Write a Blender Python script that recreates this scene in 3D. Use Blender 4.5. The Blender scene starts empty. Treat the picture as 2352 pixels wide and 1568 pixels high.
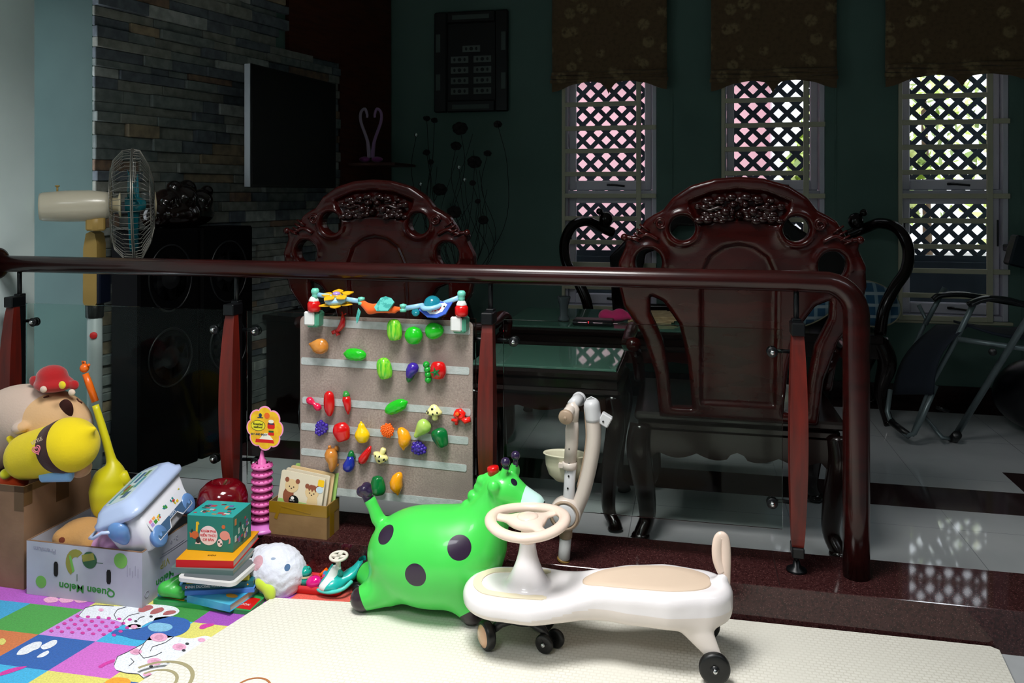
import bpy, math, random
import numpy as np
from mathutils import Vector, Matrix
random.seed(7)
sc = bpy.context.scene
COL = sc.collection
PI = math.pi
# ---------------------------------------------------------------- measured camera
H, F, HY, CX = 1.2, 1858.0, 446.0, 1176.0
TH = math.atan(414 / 1858)
ST, CT = math.sin(TH), math.cos(TH)
YB = 5.36          # window wall
ZF = -0.06         # floor of the far room
ZL = 0.096         # top of the granite ledge

def _r(px, py):
    a = (px - CX) / F
    return (-ST + CT * a, CT + ST * a, (HY - py) / F)
def atd(px, py, d):
    r = _r(px, py); return Vector((r[0] * d, r[1] * d, H + r[2] * d))
def onz(px, py, z):
    r = _r(px, py); return atd(px, py, (z - H) / r[2])
def ony(px, py, y):
    return atd(px, py, y / _r(px, py)[1])
def onplane(px, py, p, n):
    r = Vector(_r(px, py)); o = Vector((0, 0, H)); n = Vector(n)
    t = (Vector(p) - o).dot(n) / r.dot(n)
    return o + r * t

# ---------------------------------------------------------------- materials
def lin(c):
    if isinstance(c, str):
        c = c.lstrip('#'); c = [int(c[i:i + 2], 16) / 255 for i in (0, 2, 4)]
    return [(x / 12.92 if x <= .04045 else ((x + .055) / 1.055) ** 2.4) for x in c] + [1]

class MatB:
    def __init__(s, name, rough=.5, metal=0, spec=.5, coat=0, trans=0, ior=1.45, sheen=0, alpha=1):
        s.m = bpy.data.materials.new(name); s.m.use_nodes = True
        s.nt = s.m.node_tree; s.b = s.nt.nodes['Principled BSDF']
        b = s.b.inputs
        b['Roughness'].default_value = rough; b['Metallic'].default_value = metal
        b['Specular IOR Level'].default_value = spec; b['Coat Weight'].default_value = coat
        b['Coat Roughness'].default_value = .06
        b['Transmission Weight'].default_value = trans; b['IOR'].default_value = ior
        b['Sheen Weight'].default_value = sheen; b['Alpha'].default_value = alpha
        s.tc = None
    def n(s, t, **k):
        nd = s.nt.nodes.new(t)
        for a, v in k.items(): setattr(nd, a, v)
        return nd
    def l(s, a, b): s.nt.links.new(a, b)
    def coord(s):
        if not s.tc: s.tc = s.n('ShaderNodeTexCoord')
        return s.tc.outputs['Object']
    def mix(s, fac, a, b):
        nd = s.n('ShaderNodeMix', data_type='RGBA')
        for sock, v in ((nd.inputs[0], fac), (nd.inputs[6], a), (nd.inputs[7], b)):
            if isinstance(v, bpy.types.NodeSocket): s.l(v, sock)
            else: sock.default_value = v
        return nd.outputs[2]
    def noise(s, scale, detail=3, stretch=None):
        nd = s.n('ShaderNodeTexNoise'); nd.inputs['Scale'].default_value = scale
        nd.inputs['Detail'].default_value = detail
        c = s.coord()
        if stretch:
            mp = s.n('ShaderNodeMapping'); mp.inputs['Scale'].default_value = stretch
            s.l(c, mp.inputs[0]); c = mp.outputs[0]
        s.l(c, nd.inputs['Vector']); return nd.outputs['Fac']
    def ramp(s, v, lo, hi):
        nd = s.n('ShaderNodeMapRange'); nd.inputs[1].default_value = lo; nd.inputs[2].default_value = hi
        s.l(v, nd.inputs[0]); return nd.outputs[0]
    def bump(s, v, strength, dist=.002):
        nd = s.n('ShaderNodeBump'); nd.inputs['Strength'].default_value = strength
        nd.inputs['Distance'].default_value = dist
        s.l(v, nd.inputs['Height']); s.l(nd.outputs[0], s.b.inputs['Normal'])
    def color(s, v):
        if isinstance(v, bpy.types.NodeSocket): s.l(v, s.b.inputs['Base Color'])
        else: s.b.inputs['Base Color'].default_value = v

_mc = {}
def M(name, c, rough=.5, metal=0, spec=.5, coat=0, var=None, bump=None, trans=0, sheen=0, ior=1.45, alpha=1, stretch=None):
    """plain material; var=(scale, second colour, lo, hi), bump=(scale, strength)"""
    if name in _mc: return _mc[name]
    s = MatB(name, rough, metal, spec, coat, trans, ior, sheen, alpha)
    base = lin(c)
    if var:
        f = s.ramp(s.noise(var[0], stretch=stretch), var[2] if len(var) > 2 else .35, var[3] if len(var) > 3 else .65)
        s.color(s.mix(f, base, lin(var[1])))
    else:
        # faint unevenness so that nothing is perfectly flat
        f = s.noise(9.0)
        s.color(s.mix(f, [x * .95 for x in base[:3]] + [1], [min(1, x * 1.04) for x in base[:3]] + [1]))
    if bump: s.bump(s.noise(bump[0], 4), bump[1])
    _mc[name] = s.m
    return s.m

def emis(name, c, st):
    s = MatB(name); s.color(lin(c)); s.b.inputs['Emission Color'].default_value = lin(c)
    s.b.inputs['Emission Strength'].default_value = st; return s.m

def region_mat(name, base, regs, origin, rough=.5, coat=0, sheen=0, bump=None, spec=.5):
    """colour regions of one skin, fixed to the object.
    regs: ('s', centre, radius, colour[, scale]) ball; ('p', point, normal, half_thickness, colour) slab / half space"""
    s = MatB(name, rough, 0, spec, coat, sheen=sheen)
    cur = lin(base)
    f0 = s.noise(14.0)
    cur = s.mix(f0, [x * .94 for x in cur[:3]] + [1], [min(1, x * 1.05) for x in cur[:3]] + [1])
    o = Vector(origin)
    for r in regs:
        if r[0] == 's':
            sub = s.n('ShaderNodeVectorMath', operation='SUBTRACT'); s.l(s.coord(), sub.inputs[0])
            sub.inputs[1].default_value = Vector(r[1]) - o
            v = sub.outputs[0]
            if len(r) > 4:
                mu = s.n('ShaderNodeVectorMath', operation='MULTIPLY'); s.l(v, mu.inputs[0]); mu.inputs[1].default_value = r[4]; v = mu.outputs[0]
            ln = s.n('ShaderNodeVectorMath', operation='LENGTH'); s.l(v, ln.inputs[0])
            val = ln.outputs['Value']; thr = r[2]; col = r[3]
        else:
            sub = s.n('ShaderNodeVectorMath', operation='SUBTRACT'); s.l(s.coord(), sub.inputs[0])
            sub.inputs[1].default_value = Vector(r[1]) - o
            dt = s.n('ShaderNodeVectorMath', operation='DOT_PRODUCT'); s.l(sub.outputs[0], dt.inputs[0])
            dt.inputs[1].default_value = Vector(r[2]).normalized(); val = dt.outputs['Value']
            if r[3] is not None:
                ab = s.n('ShaderNodeMath', operation='ABSOLUTE'); s.l(val, ab.inputs[0]); val = ab.outputs[0]; thr = r[3]
            else: thr = 0
            col = r[4]
        lt = s.n('ShaderNodeMath', operation='LESS_THAN'); s.l(val, lt.inputs[0]); lt.inputs[1].default_value = thr
        cur = s.mix(lt.outputs[0], cur, lin(col))
    s.color(cur)
    if bump: s.bump(s.noise(bump[0], 4), bump[1])
    return s.m

# ---------------------------------------------------------------- mesh builder
def T(x=0, y=0, z=0): return Matrix.Translation((x, y, z))
def RX(a): return Matrix.Rotation(a, 4, 'X')
def RY(a): return Matrix.Rotation(a, 4, 'Y')
def RZ(a): return Matrix.Rotation(a, 4, 'Z')
def S(x, y=None, z=None):
    if y is None: y = z = x
    return Matrix.Diagonal((x, y, z, 1))
def axis_m(a, b):
    """matrix whose +Z runs from a to b, origin a"""
    a = Vector(a); d = Vector(b) - a
    return T(*a) @ d.to_track_quat('Z', 'Y').to_matrix().to_4x4()

MW = {}
class MB:
    def __init__(s): s.v = []; s.f = []; s.mi = []; s.sm = []
    def add(s, vs, fs, m=None, mi=0, smooth=False):
        o = len(s.v)
        if m is not None: vs = [m @ Vector(v) for v in vs]
        s.v += [tuple(v) for v in vs]
        s.f += [tuple(i + o for i in f) for f in fs]
        n = len(fs)
        s.mi += list(mi) if hasattr(mi, '__len__') else [mi] * n
        s.sm += [smooth] * n
        return s
    def box(s, x0, x1, y0, y1, z0, z1, m=None, mi=0, bev=0):
        if bev:
            b = min(bev, abs(x1 - x0) * .49, abs(y1 - y0) * .49, abs(z1 - z0) * .49)
            vs = []; idx = {}
            for ix, (xo, xi) in enumerate(((x0, x0 + b), (x1, x1 - b))):
                for iy, (yo, yi) in enumerate(((y0, y0 + b), (y1, y1 - b))):
                    for iz, (zo, zi) in enumerate(((z0, z0 + b), (z1, z1 - b))):
                        idx[ix, iy, iz] = len(vs)
                        vs += [(xo, yi, zi), (xi, yo, zi), (xi, yi, zo)]
            I = lambda a, b_, c, k: idx[a, b_, c] + k
            fs = []
            for a in (0, 1):
                q = [I(a, 0, 0, 0), I(a, 1, 0, 0), I(a, 1, 1, 0), I(a, 0, 1, 0)]; fs.append(q if a else q[::-1])
                q = [I(0, a, 0, 1), I(0, a, 1, 1), I(1, a, 1, 1), I(1, a, 0, 1)]; fs.append(q if a else q[::-1])
                q = [I(0, 0, a, 2), I(1, 0, a, 2), I(1, 1, a, 2), I(0, 1, a, 2)]; fs.append(q if a else q[::-1])
            for a in (0, 1):
                for c in (0, 1):
                    for k, (p, q) in enumerate((((a, c, 0), (a, c, 1)),)):
                        f = [I(*p, 0), I(*p, 1), I(*q, 1), I(*q, 0)]; fs.append(f if a ^ c else f[::-1])
                    p, q = (a, 0, c), (a, 1, c)
                    f = [I(*p, 2), I(*p, 0), I(*q, 0), I(*q, 2)]; fs.append(f if a ^ c else f[::-1])
                    p, q = (0, a, c), (1, a, c)
                    f = [I(*p, 1), I(*p, 2), I(*q, 2), I(*q, 1)]; fs.append(f if a ^ c else f[::-1])
            for a in (0, 1):
                for c in (0, 1):
                    for e in (0, 1):
                        f = [I(a, c, e, 0), I(a, c, e, 1), I(a, c, e, 2)]; fs.append(f if (a + c + e) % 2 else f[::-1])
            return s.add(vs, fs, m, mi)
        vs = [(x, y, z) for x in (x0, x1) for y in (y0, y1) for z in (z0, z1)]
        fs = [(0, 1, 3, 2), (4, 6, 7, 5), (0, 4, 5, 1), (2, 3, 7, 6), (0, 2, 6, 4), (1, 5, 7, 3)]
        return s.add(vs, fs, m, mi)
    def lathe(s, prof, m=None, n=24, mi=0, smooth=True, cap=True, rad=None):
        """prof: list of (r, z) along +Z; rad(angle, t) multiplies the radius"""
        vs = []; fs = []
        k = len(prof)
        for j, (r, z) in enumerate(prof):
            for i in range(n):
                a = 2 * PI * i / n
                q = r * (rad(a, j / (k - 1)) if rad else 1)
                vs.append((q * math.cos(a), q * math.sin(a), z))
        for j in range(k - 1):
            for i in range(n):
                i2 = (i + 1) % n
                fs.append((j * n + i, j * n + i2, (j + 1) * n + i2, (j + 1) * n + i))
        if cap:
            fs.append(tuple(range(n - 1, -1, -1))); fs.append(tuple(range((k - 1) * n, k * n)))
        return s.add(vs, fs, m, mi, smooth)
    def cyl(s, a, b, r0, r1=None, n=20, mi=0, smooth=True):
        a = Vector(a); L = (Vector(b) - a).length
        r1 = r0 if r1 is None else r1
        e = min(.12 * min(r0, r1), L * .2)
        return s.lathe([(r0 - e, 0), (r0, e), (r1, L - e), (r1 - e, L)], axis_m(a, b), n, mi, smooth)
    def ball(s, c, r, m=None, n=20, mi=0, sc_=(1, 1, 1)):
        k = max(6, n // 2)
        prof = [(max(1e-5, math.sin(PI * j / k)) * r, -math.cos(PI * j / k) * r) for j in range(k + 1)]
        mm = T(*c) @ S(*sc_)
        if m is not None: mm = m @ mm
        return s.lathe(prof, mm, n, mi, True, cap=False)
    def tube(s, pts, r, n=10, mi=0, closed=False, flat=None, cap=True):
        pts = [Vector(p) for p in pts]
        k = len(pts); rs = r if hasattr(r, '__len__') else [r] * k
        vs = []; fs = []; up = None
        for j, p in enumerate(pts):
            if closed: t = pts[(j + 1) % k] - pts[j - 1]
            else: t = pts[min(j + 1, k - 1)] - pts[max(j - 1, 0)]
            t.normalize()
            if up is None:
                up = Vector((0, 0, 1)) if abs(t.z) < .9 else Vector((0, 1, 0))
            u = (up - t * up.dot(t)).normalized(); w = t.cross(u); up = u
            for i in range(n):
                a = 2 * PI * i / n
                cu, cw = math.cos(a) * rs[j], math.sin(a) * rs[j]
                if flat: cu *= flat[0]; cw *= flat[1]
                vs.append(p + u * cu + w * cw)
        for j in range(k if closed else k - 1):
            j2 = (j + 1) % k
            for i in range(n):
                i2 = (i + 1) % n
                fs.append((j * n + i, j * n + i2, j2 * n + i2, j2 * n + i))
        if not closed and cap:
            fs.append(tuple(range(n - 1, -1, -1))); fs.append(tuple(range((k - 1) * n, k * n)))
        return s.add(vs, fs, None, mi, True)
    def prism(s, pts, d0, d1, m=None, mi=0, mi_side=None):
        """outline in local XY, from z=d0 to z=d1"""
        n = len(pts)
        A = sum(pts[i][0] * pts[(i + 1) % n][1] - pts[(i + 1) % n][0] * pts[i][1] for i in range(n))
        if A < 0: pts = pts[::-1]
        vs = [(p[0], p[1], d0) for p in pts] + [(p[0], p[1], d1) for p in pts]
        fs = [tuple(range(n - 1, -1, -1)), tuple(range(n, 2 * n))]
        fs += [(i, (i + 1) % n, n + (i + 1) % n, n + i) for i in range(n)]
        ms = [mi, mi] + [mi if mi_side is None else mi_side] * n
        return s.add(vs, fs, m, ms)
    def grid(s, P, thick=None, mi=0, smooth=True):
        """P[j][i] -> points; thick adds a second skin offset by vector"""
        nj, ni = len(P), len(P[0])
        vs = [p for row in P for p in row]
        fs = [(j * ni + i, j * ni + i + 1, (j + 1) * ni + i + 1, (j + 1) * ni + i) for j in range(nj - 1) for i in range(ni - 1)]
        if thick:
            t = Vector(thick); o = len(vs)
            vs = vs + [Vector(v) + t for v in vs]
            fs = fs + [tuple(o + q for q in f[::-1]) for f in fs]
            B = [i for i in range(ni)] + [j * ni + ni - 1 for j in range(1, nj)] + [(nj - 1) * ni + i for i in range(ni - 2, -1, -1)] + [j * ni for j in range(nj - 2, 0, -1)]
            for a in range(len(B)):
                p, q = B[a], B[(a + 1) % len(B)]
                fs.append((q, p, o + p, o + q))
        return s.add(vs, fs, None, mi, smooth)
    def text(s, body, size, m, mi=0, ext=.0004, align='CENTER', sx=1.0, bold=0):
        cu = bpy.data.curves.new('t', 'FONT'); cu.body = body; cu.size = size; cu.extrude = ext
        cu.align_x = align; cu.align_y = 'CENTER'; cu.resolution_u = 3; cu.offset = bold
        o = bpy.data.objects.new('t', cu); COL.objects.link(o)
        me = bpy.data.meshes.new_from_object(o.evaluated_get(bpy.context.evaluated_depsgraph_get()))
        s.add([v.co for v in me.vertices], [tuple(p.vertices) for p in me.polygons], m @ S(sx, 1, 1), mi)
        bpy.data.objects.remove(o); bpy.data.curves.remove(cu); bpy.data.meshes.remove(me)
        return s
    def build(s, name, mats, parent=None, local=False, mods=None):
        me = bpy.data.meshes.new(name)
        vs = s.v
        base = Matrix.Identity(4)
        if parent is not None and not local:
            iv = MW[parent.name].inverted(); vs = [iv @ Vector(v) for v in vs]
        elif parent is None:
            a = np.array(vs); c = ((a[:, 0].min() + a[:, 0].max()) / 2, (a[:, 1].min() + a[:, 1].max()) / 2, a[:, 2].min())
            vs = [(v[0] - c[0], v[1] - c[1], v[2] - c[2]) for v in vs]; base = T(*c)
        me.from_pydata([tuple(v) for v in vs], [], s.f)
        for m in (mats if isinstance(mats, (list, tuple)) else [mats]): me.materials.append(m)
        me.polygons.foreach_set('material_index', s.mi)
        me.polygons.foreach_set('use_smooth', s.sm)
        me.update()
        o = bpy.data.objects.new(name, me); COL.objects.link(o)
        o.parent = parent
        if parent is None: o.matrix_world = base; MW[o.name] = base
        else: MW[o.name] = MW[parent.name]
        return o

def thing(name, label, cat, loc=(0, 0, 0), rot=None, group=None):
    o = bpy.data.objects.new(name, None); COL.objects.link(o)
    m = T(*loc) @ (rot if rot is not None else Matrix.Identity(4))
    o.matrix_world = m; MW[o.name] = m; o.empty_display_size = .05
    return tag(o, label, cat, group)
def tag(o, label=None, cat=None, group=None, kind=None):
    if label: o['label'] = label
    if cat: o['category'] = cat
    if group: o['group'] = group
    if kind: o['kind'] = kind
    return o
def struct(o): o['kind'] = 'structure'; return o
def copy_tree(o, parent=None, m=None, label=None):
    c = o.copy(); COL.objects.link(c); c.parent = parent
    if m is not None: c.matrix_world = m; MW[c.name] = m
    if label: c['label'] = label
    for ch in list(o.children): copy_tree(ch, c)
    return c

# ---------------------------------------------------------------- implicit surfaces
def smin(a, b, k):
    h = np.clip(.5 + .5 * (b - a) / k, 0, 1)
    return b * (1 - h) + a * h - k * h * (1 - h)
def sball(c, r): return lambda X, Y, Z: np.sqrt((X - c[0]) ** 2 + (Y - c[1]) ** 2 + (Z - c[2]) ** 2) - r
def sell(c, r, rot=None):
    R = None if rot is None else np.array(rot.to_3x3().inverted())
    def f(X, Y, Z):
        x, y, z = X - c[0], Y - c[1], Z - c[2]
        if R is not None: x, y, z = (R[i][0] * x + R[i][1] * y + R[i][2] * z for i in range(3))
        k0 = np.sqrt((x / r[0]) ** 2 + (y / r[1]) ** 2 + (z / r[2]) ** 2) + 1e-9
        k1 = np.sqrt((x / r[0] ** 2) ** 2 + (y / r[1] ** 2) ** 2 + (z / r[2] ** 2) ** 2) + 1e-9
        return k0 * (k0 - 1) / k1
    return f
def scone(a, b, r0, r1, sq=(1, 1, 1)):
    a = np.array(a, float); b = np.array(b, float)
    def f(X, Y, Z):
        d = (b - a) / np.array(sq); L = d @ d
        px, py, pz = (X - a[0]) / sq[0], (Y - a[1]) / sq[1], (Z - a[2]) / sq[2]
        t = np.clip((px * d[0] + py * d[1] + pz * d[2]) / L, 0, 1)
        return (np.sqrt((px - t * d[0]) ** 2 + (py - t * d[1]) ** 2 + (pz - t * d[2]) ** 2) - (r0 + (r1 - r0) * t)) * min(sq)
    return f
def sjoin(fs, k):
    def f(X, Y, Z):
        d = fs[0](X, Y, Z)
        for i, g in enumerate(fs[1:]): d = smin(d, g(X, Y, Z), k[i] if hasattr(k, '__len__') else k)
        return d
    return f
def fluffy(f, a=.0022, k=150):
    return lambda X, Y, Z: f(X, Y, Z) + a * (np.sin(k * X + 2 * np.sin(k * .4 * Z)) * np.sin(k * 1.1 * Y) + np.sin(k * .9 * Z + 2 * np.sin(k * .5 * X)))
def poly2(P):
    P = [np.array(p, float) for p in P]
    def f(x, y):
        d = np.full(x.shape, 1e9); s = np.ones(x.shape)
        n = len(P); j = n - 1
        for i in range(n):
            e = P[j] - P[i]; wx, wy = x - P[i][0], y - P[i][1]
            t = np.clip((wx * e[0] + wy * e[1]) / (e @ e), 0, 1)
            bx, by = wx - e[0] * t, wy - e[1] * t
            d = np.minimum(d, bx * bx + by * by)
            c1 = y >= P[i][1]; c2 = y < P[j][1]; c3 = e[0] * wy > e[1] * wx
            fl = (c1 & c2 & c3) | (~c1 & ~c2 & ~c3)
            s = np.where(fl, -s, s); j = i
        return s * np.sqrt(d)
    return f
def implicit(fn, lo, hi, h, mb=None, mi=None, m=None):
    lo = np.array(lo, float); hi = np.array(hi, float)
    n = np.ceil((hi - lo) / h).astype(int) + 1
    ax = [lo[i] + h * np.arange(n[i]) for i in range(3)]
    X, Y, Z = np.meshgrid(*ax, indexing='ij')
    D = fn(X, Y, Z); s = D < 0
    cn = n - 1
    acc = np.zeros(tuple(cn) + (3,)); cnt = np.zeros(tuple(cn))
    edges = []
    for a in range(3):
        sl0 = [slice(None)] * 3; sl1 = [slice(None)] * 3
        sl0[a] = slice(0, -1); sl1[a] = slice(1, None)
        A, B = D[tuple(sl0)], D[tuple(sl1)]
        idx = np.argwhere(s[tuple(sl0)] != s[tuple(sl1)])
        if len(idx) == 0: continue
        va, vb = A[tuple(idx.T)], B[tuple(idx.T)]
        pos = idx.astype(float); pos[:, a] += va / (va - vb)
        o1, o2 = [b for b in range(3) if b != a]
        cells = []
        ok = np.ones(len(idx), bool)
        for (u, w) in ((0, 0), (-1, 0), (-1, -1), (0, -1)):
            c = idx.copy(); c[:, o1] += u; c[:, o2] += w
            v = np.all((c >= 0) & (c < cn), axis=1); ok &= v
            cc = c[v]
            np.add.at(acc, tuple(cc.T), pos[v]); np.add.at(cnt, tuple(cc.T), 1)
            cells.append(c)
        flip = (va < 0) if a != 1 else (va >= 0)
        edges.append((np.stack(cells, 1)[ok], flip[ok]))
    used = cnt > 0
    ids = -np.ones(tuple(cn), int); ids[used] = np.arange(used.sum())
    V = acc[used] / cnt[used][:, None] * h + lo
    Fs = []
    for c, fl in edges:
        q = ids[c[..., 0], c[..., 1], c[..., 2]]
        q[~fl] = q[~fl][:, ::-1]
        Fs.append(q)
    Fs = np.concatenate(Fs)
    mb = mb or MB()
    if mi is not None and callable(mi):
        C = V[Fs].mean(1); mm = [int(v) for v in mi(C[:, 0], C[:, 1], C[:, 2])]
    else: mm = mi or 0
    return mb.add([tuple(v) for v in V], [tuple(int(i) for i in f) for f in Fs], m, mm, True)
def trace(fn, px, py, d0=1.2, d1=4):
    r = Vector(_r(px, py)); o = Vector((0, 0, H)); d = d0
    for _ in range(80):
        p = o + r * d
        v = float(fn(np.array([p.x]), np.array([p.y]), np.array([p.z]))[0])
        if v < .0005: break
        d += v * .8 / r.length
        if d > d1: break
    return o + r * d
def circ(r, n=24, a0=0, a1=2 * PI, ry=None, c=(0, 0)):
    return [(c[0] + r * math.cos(a0 + (a1 - a0) * i / n), c[1] + (ry or r) * math.sin(a0 + (a1 - a0) * i / n)) for i in range(n)]
def bez(pts, n=12):
    """smooth curve through points (Catmull-Rom)"""
    P = [Vector(p) for p in pts]; P = [P[0] * 2 - P[1]] + P + [P[-1] * 2 - P[-2]]
    out = []
    for i in range(1, len(P) - 2):
        for k in range(n):
            t = k / n
            out.append(.5 * ((2 * P[i]) + (P[i + 1] - P[i - 1]) * t + (2 * P[i - 1] - 5 * P[i] + 4 * P[i + 1] - P[i + 2]) * t * t + (3 * P[i] - P[i - 1] - 3 * P[i + 1] + P[i + 2]) * t ** 3))
    out.append(P[-2]); return out
# ================================================================ SETTING
m_wall = M('wall_paint_lit', '#d2e2e2', .75, var=(3, '#c8d8d8'), bump=(60, .15))  # same paint as the recess wall, lightened to paint in the light it catches
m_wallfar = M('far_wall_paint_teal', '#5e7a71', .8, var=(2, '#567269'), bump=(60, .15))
m_ceil = M('ceiling_paint', '#c9cdcb', .8)

# tile floor of the far room
def tile_mat():
    s = MatB('polished_floor_tiles', .05, 0, .7)
    br = s.n('ShaderNodeTexBrick'); br.offset = 0
    br.inputs['Color1'].default_value = lin('#c2c5c7'); br.inputs['Color2'].default_value = lin('#c9cbcc')
    br.inputs['Mortar'].default_value = lin('#7d8082'); br.inputs['Scale'].default_value = 1
    br.inputs['Mortar Size'].default_value = .0016; br.inputs['Brick Width'].default_value = .6; br.inputs['Row Height'].default_value = .6
    mp = s.n('ShaderNodeMapping'); mp.inputs['Location'].default_value = (.23, .13, 0)
    s.l(s.coord(), mp.inputs[0]); s.l(mp.outputs[0], br.inputs['Vector'])
    s.color(s.mix(s.ramp(s.noise(3), .3, .8), br.outputs['Color'], lin('#b2b6b8')))
    return s.m
m_tile = tile_mat()
m_tile_dark = M('dark_granite_tile', '#2b1d1e', .1, var=(60, '#3b2a2a'))
mb = MB()
mb.box(-3.2, 3.2, 2.62, 5.5, ZF - .05, ZF)
struct(mb.build('floor_far_room', m_tile))
mb = MB()
mb.box(-3.2, 2.4, 3.53, 3.79, ZF, ZF + .001)
mb.box(1.37, 1.63, 3.79, 4.06, ZF, ZF + .001)
mb.box(-3.2, 3.2, 5.1, 5.36, ZF, ZF + .001)
struct(mb.build('trim_2', m_tile_dark))
tag(bpy.data.objects['trim_2'], 'dark granite bands laid in the pale floor tiles')
# near floor
m_nfloor = M('near_floor_tiles', '#b9bcbf', .15, var=(4, '#a8abad'))
mb = MB(); mb.box(-2.5, 3.2, -3.5, 2.383, -.09, -.022)
struct(mb.build('floor', m_nfloor))
# ledge
def granite():
    s = MatB('maroon_granite', .05, 0, .6)
    v = s.n('ShaderNodeTexVoronoi'); v.inputs['Scale'].default_value = 210; s.l(s.coord(), v.inputs['Vector'])
    c1 = s.mix(s.ramp(v.outputs['Distance'], .12, .3), lin('#6a4a48'), lin('#3a1f1f'))
    c2 = s.mix(s.ramp(s.noise(130), .5, .62), c1, lin('#2a1314'))
    s.color(c2); return s.m
m_gran = granite()
mb = MB(); mb.box(-3.2, 3.2, 2.383, 2.624, -.09, ZL, bev=.0015)
for x in (-1.6, -.68, .24, 1.2): mb.box(x, x + .002, 2.39, 2.618, ZL, ZL + .0006, mi=1)
struct(mb.build('trim_1', [m_gran, M('granite_joint', '#1a0e0e', .5)]))
bpy.data.objects['trim_1']['label'] = 'maroon speckled granite step carrying the railing'
# walls
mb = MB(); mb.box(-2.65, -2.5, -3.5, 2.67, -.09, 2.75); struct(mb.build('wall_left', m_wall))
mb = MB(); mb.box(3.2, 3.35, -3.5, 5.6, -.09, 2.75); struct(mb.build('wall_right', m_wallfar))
# rear wall of the near room
mb = MB()
mb.box(-2.65, 3.35, -3.65, -3.5, -.09, 2.75)
struct(mb.build('wall_near', m_wall))
mb = MB(); mb.box(-3.6, 3.35, -3.65, 5.7, 2.75, 2.85); struct(mb.build('ceiling', m_ceil))
# added unseen beam, keeps near-room lamp light off the far room
mb = MB(); mb.box(-3.6, 3.2, 2.40, 2.62, 1.98, 2.75); struct(mb.build('added_shade_beam', m_wall))
bpy.data.objects['added_shade_beam']['label'] = 'added unseen beam shading the far room from the near lamps'
# recessed wall stub left of the stone wall
A = Vector((-2.6, 3.1, 0)); B = Vector((-2.085, YB, 0))
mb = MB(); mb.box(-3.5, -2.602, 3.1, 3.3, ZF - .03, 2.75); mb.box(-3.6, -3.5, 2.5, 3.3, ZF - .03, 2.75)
struct(mb.build('wall_recess', M('wall_paint_shaded', '#4a5f5c', .75, var=(3, '#445856'), bump=(60, .15))))  # same paint as the left wall, darkened to paint in the recess shade
# side wall behind the stone
U = (B - A).normalized(); NRM = Vector((U.y, -U.x, 0))    # into the room
WM = Matrix(((U.x, NRM.x, 0, A.x), (U.y, NRM.y, 0, A.y), (0, 0, 1, 0), (0, 0, 0, 1)))   # local x along wall, y out, z up
LW = (B - A).length
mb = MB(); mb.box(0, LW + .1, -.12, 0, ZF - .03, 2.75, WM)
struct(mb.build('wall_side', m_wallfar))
def wall_uz(px, py):
    p = onplane(px, py, A, NRM); return (p - A).dot(U), p.z
u_end, _ = wall_uz(772, 200); u_top, _ = wall_uz(655, 80)
stones = [M('slate_' + str(i), c, .8, var=(22, c2), bump=(45, .9)) for i, (c, c2) in enumerate(
    (('#848b87', '#68706f'), ('#94958c', '#787a73'), ('#6c747a', '#555c63'), ('#a69377', '#827562'), ('#b4b8b4', '#8f9590'), ('#8f745e', '#6e5b4f')))]
mb = MB(); z = ZF
while z < 2.74:
    hh = random.choice((.035, .045, .05, .06))
    u = 0
    while u < u_end:
        L = random.uniform(.1, .42); u2 = min(u + L, u_end)
        zt = _z = 2.74
        if (u + u2) / 2 > u_top:
            f = ((u + u2) / 2 - u_top) / (u_end - u_top); zt = 2.02 - .12 * f * 0
        if z + hh * .5 < zt:
            d = random.choice((.012, .02, .028, .036)) + random.uniform(0, .004)
            mb.box(u + .0006, u2 - .0006, -.005, d, z + .0006, z + hh - .0006, WM, mi=random.choices(range(6), (6, 4, 5, 1.3, 2, 1))[0], bev=.003)
        u = u2
    z += hh
tag(struct(mb.build('trim_4', stones)), 'split slate cladding on the side wall')
m_wpan = M('orange_brown_panelling', '#54240f', .45, var=(6, '#3f190a'), stretch=(1, 1, 8))
mb = MB()
mb.box(u_top, u_end, 0, .03, 2.03, 2.745, WM); mb.box(u_end + .002, LW - .01, 0, .03, ZF + .1, 2.745, WM)
tag(struct(mb.build('trim_5', m_wpan)), 'reddish brown panel framing the slate wall')

# window wall with three openings
wins = []
for (a, b) in ((1293, 1508), (1658, 1895), (2063, 2318)):
    x0 = ony(a, 400, YB).x; x1 = ony(b, 400, YB).x
    wins.append((x0, x1))
ZW0 = ony(2080, 733, YB).z; ZW1 = 2.32
WT = .16
mb = MB()
xs = [-3.2] + [v for w in wins for v in w] + [3.2]
for i in range(0, 8, 2): mb.box(xs[i], xs[i + 1], YB, YB + WT, ZF - .03, 2.75)
for x0, x1 in wins: mb.box(x0, x1, YB, YB + WT, ZF - .03, ZW0); mb.box(x0, x1, YB, YB + WT, ZW1, 2.75)
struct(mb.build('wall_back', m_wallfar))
mb = MB(); mb.box(-2.1, 3.2, YB - .012, YB, ZF, ZF + .1); struct(mb.build('baseboard_back', m_tile_dark))
mb = MB()
for px in (1542, 1917, 2345):
    x = ony(px, 400, YB).x; mb.box(x, x + .008, YB - .006, YB, ZF + .1, 2.7)
tag(struct(mb.build('trim_6', m_wallfar)), 'thin painted conduits running up the window wall')

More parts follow.
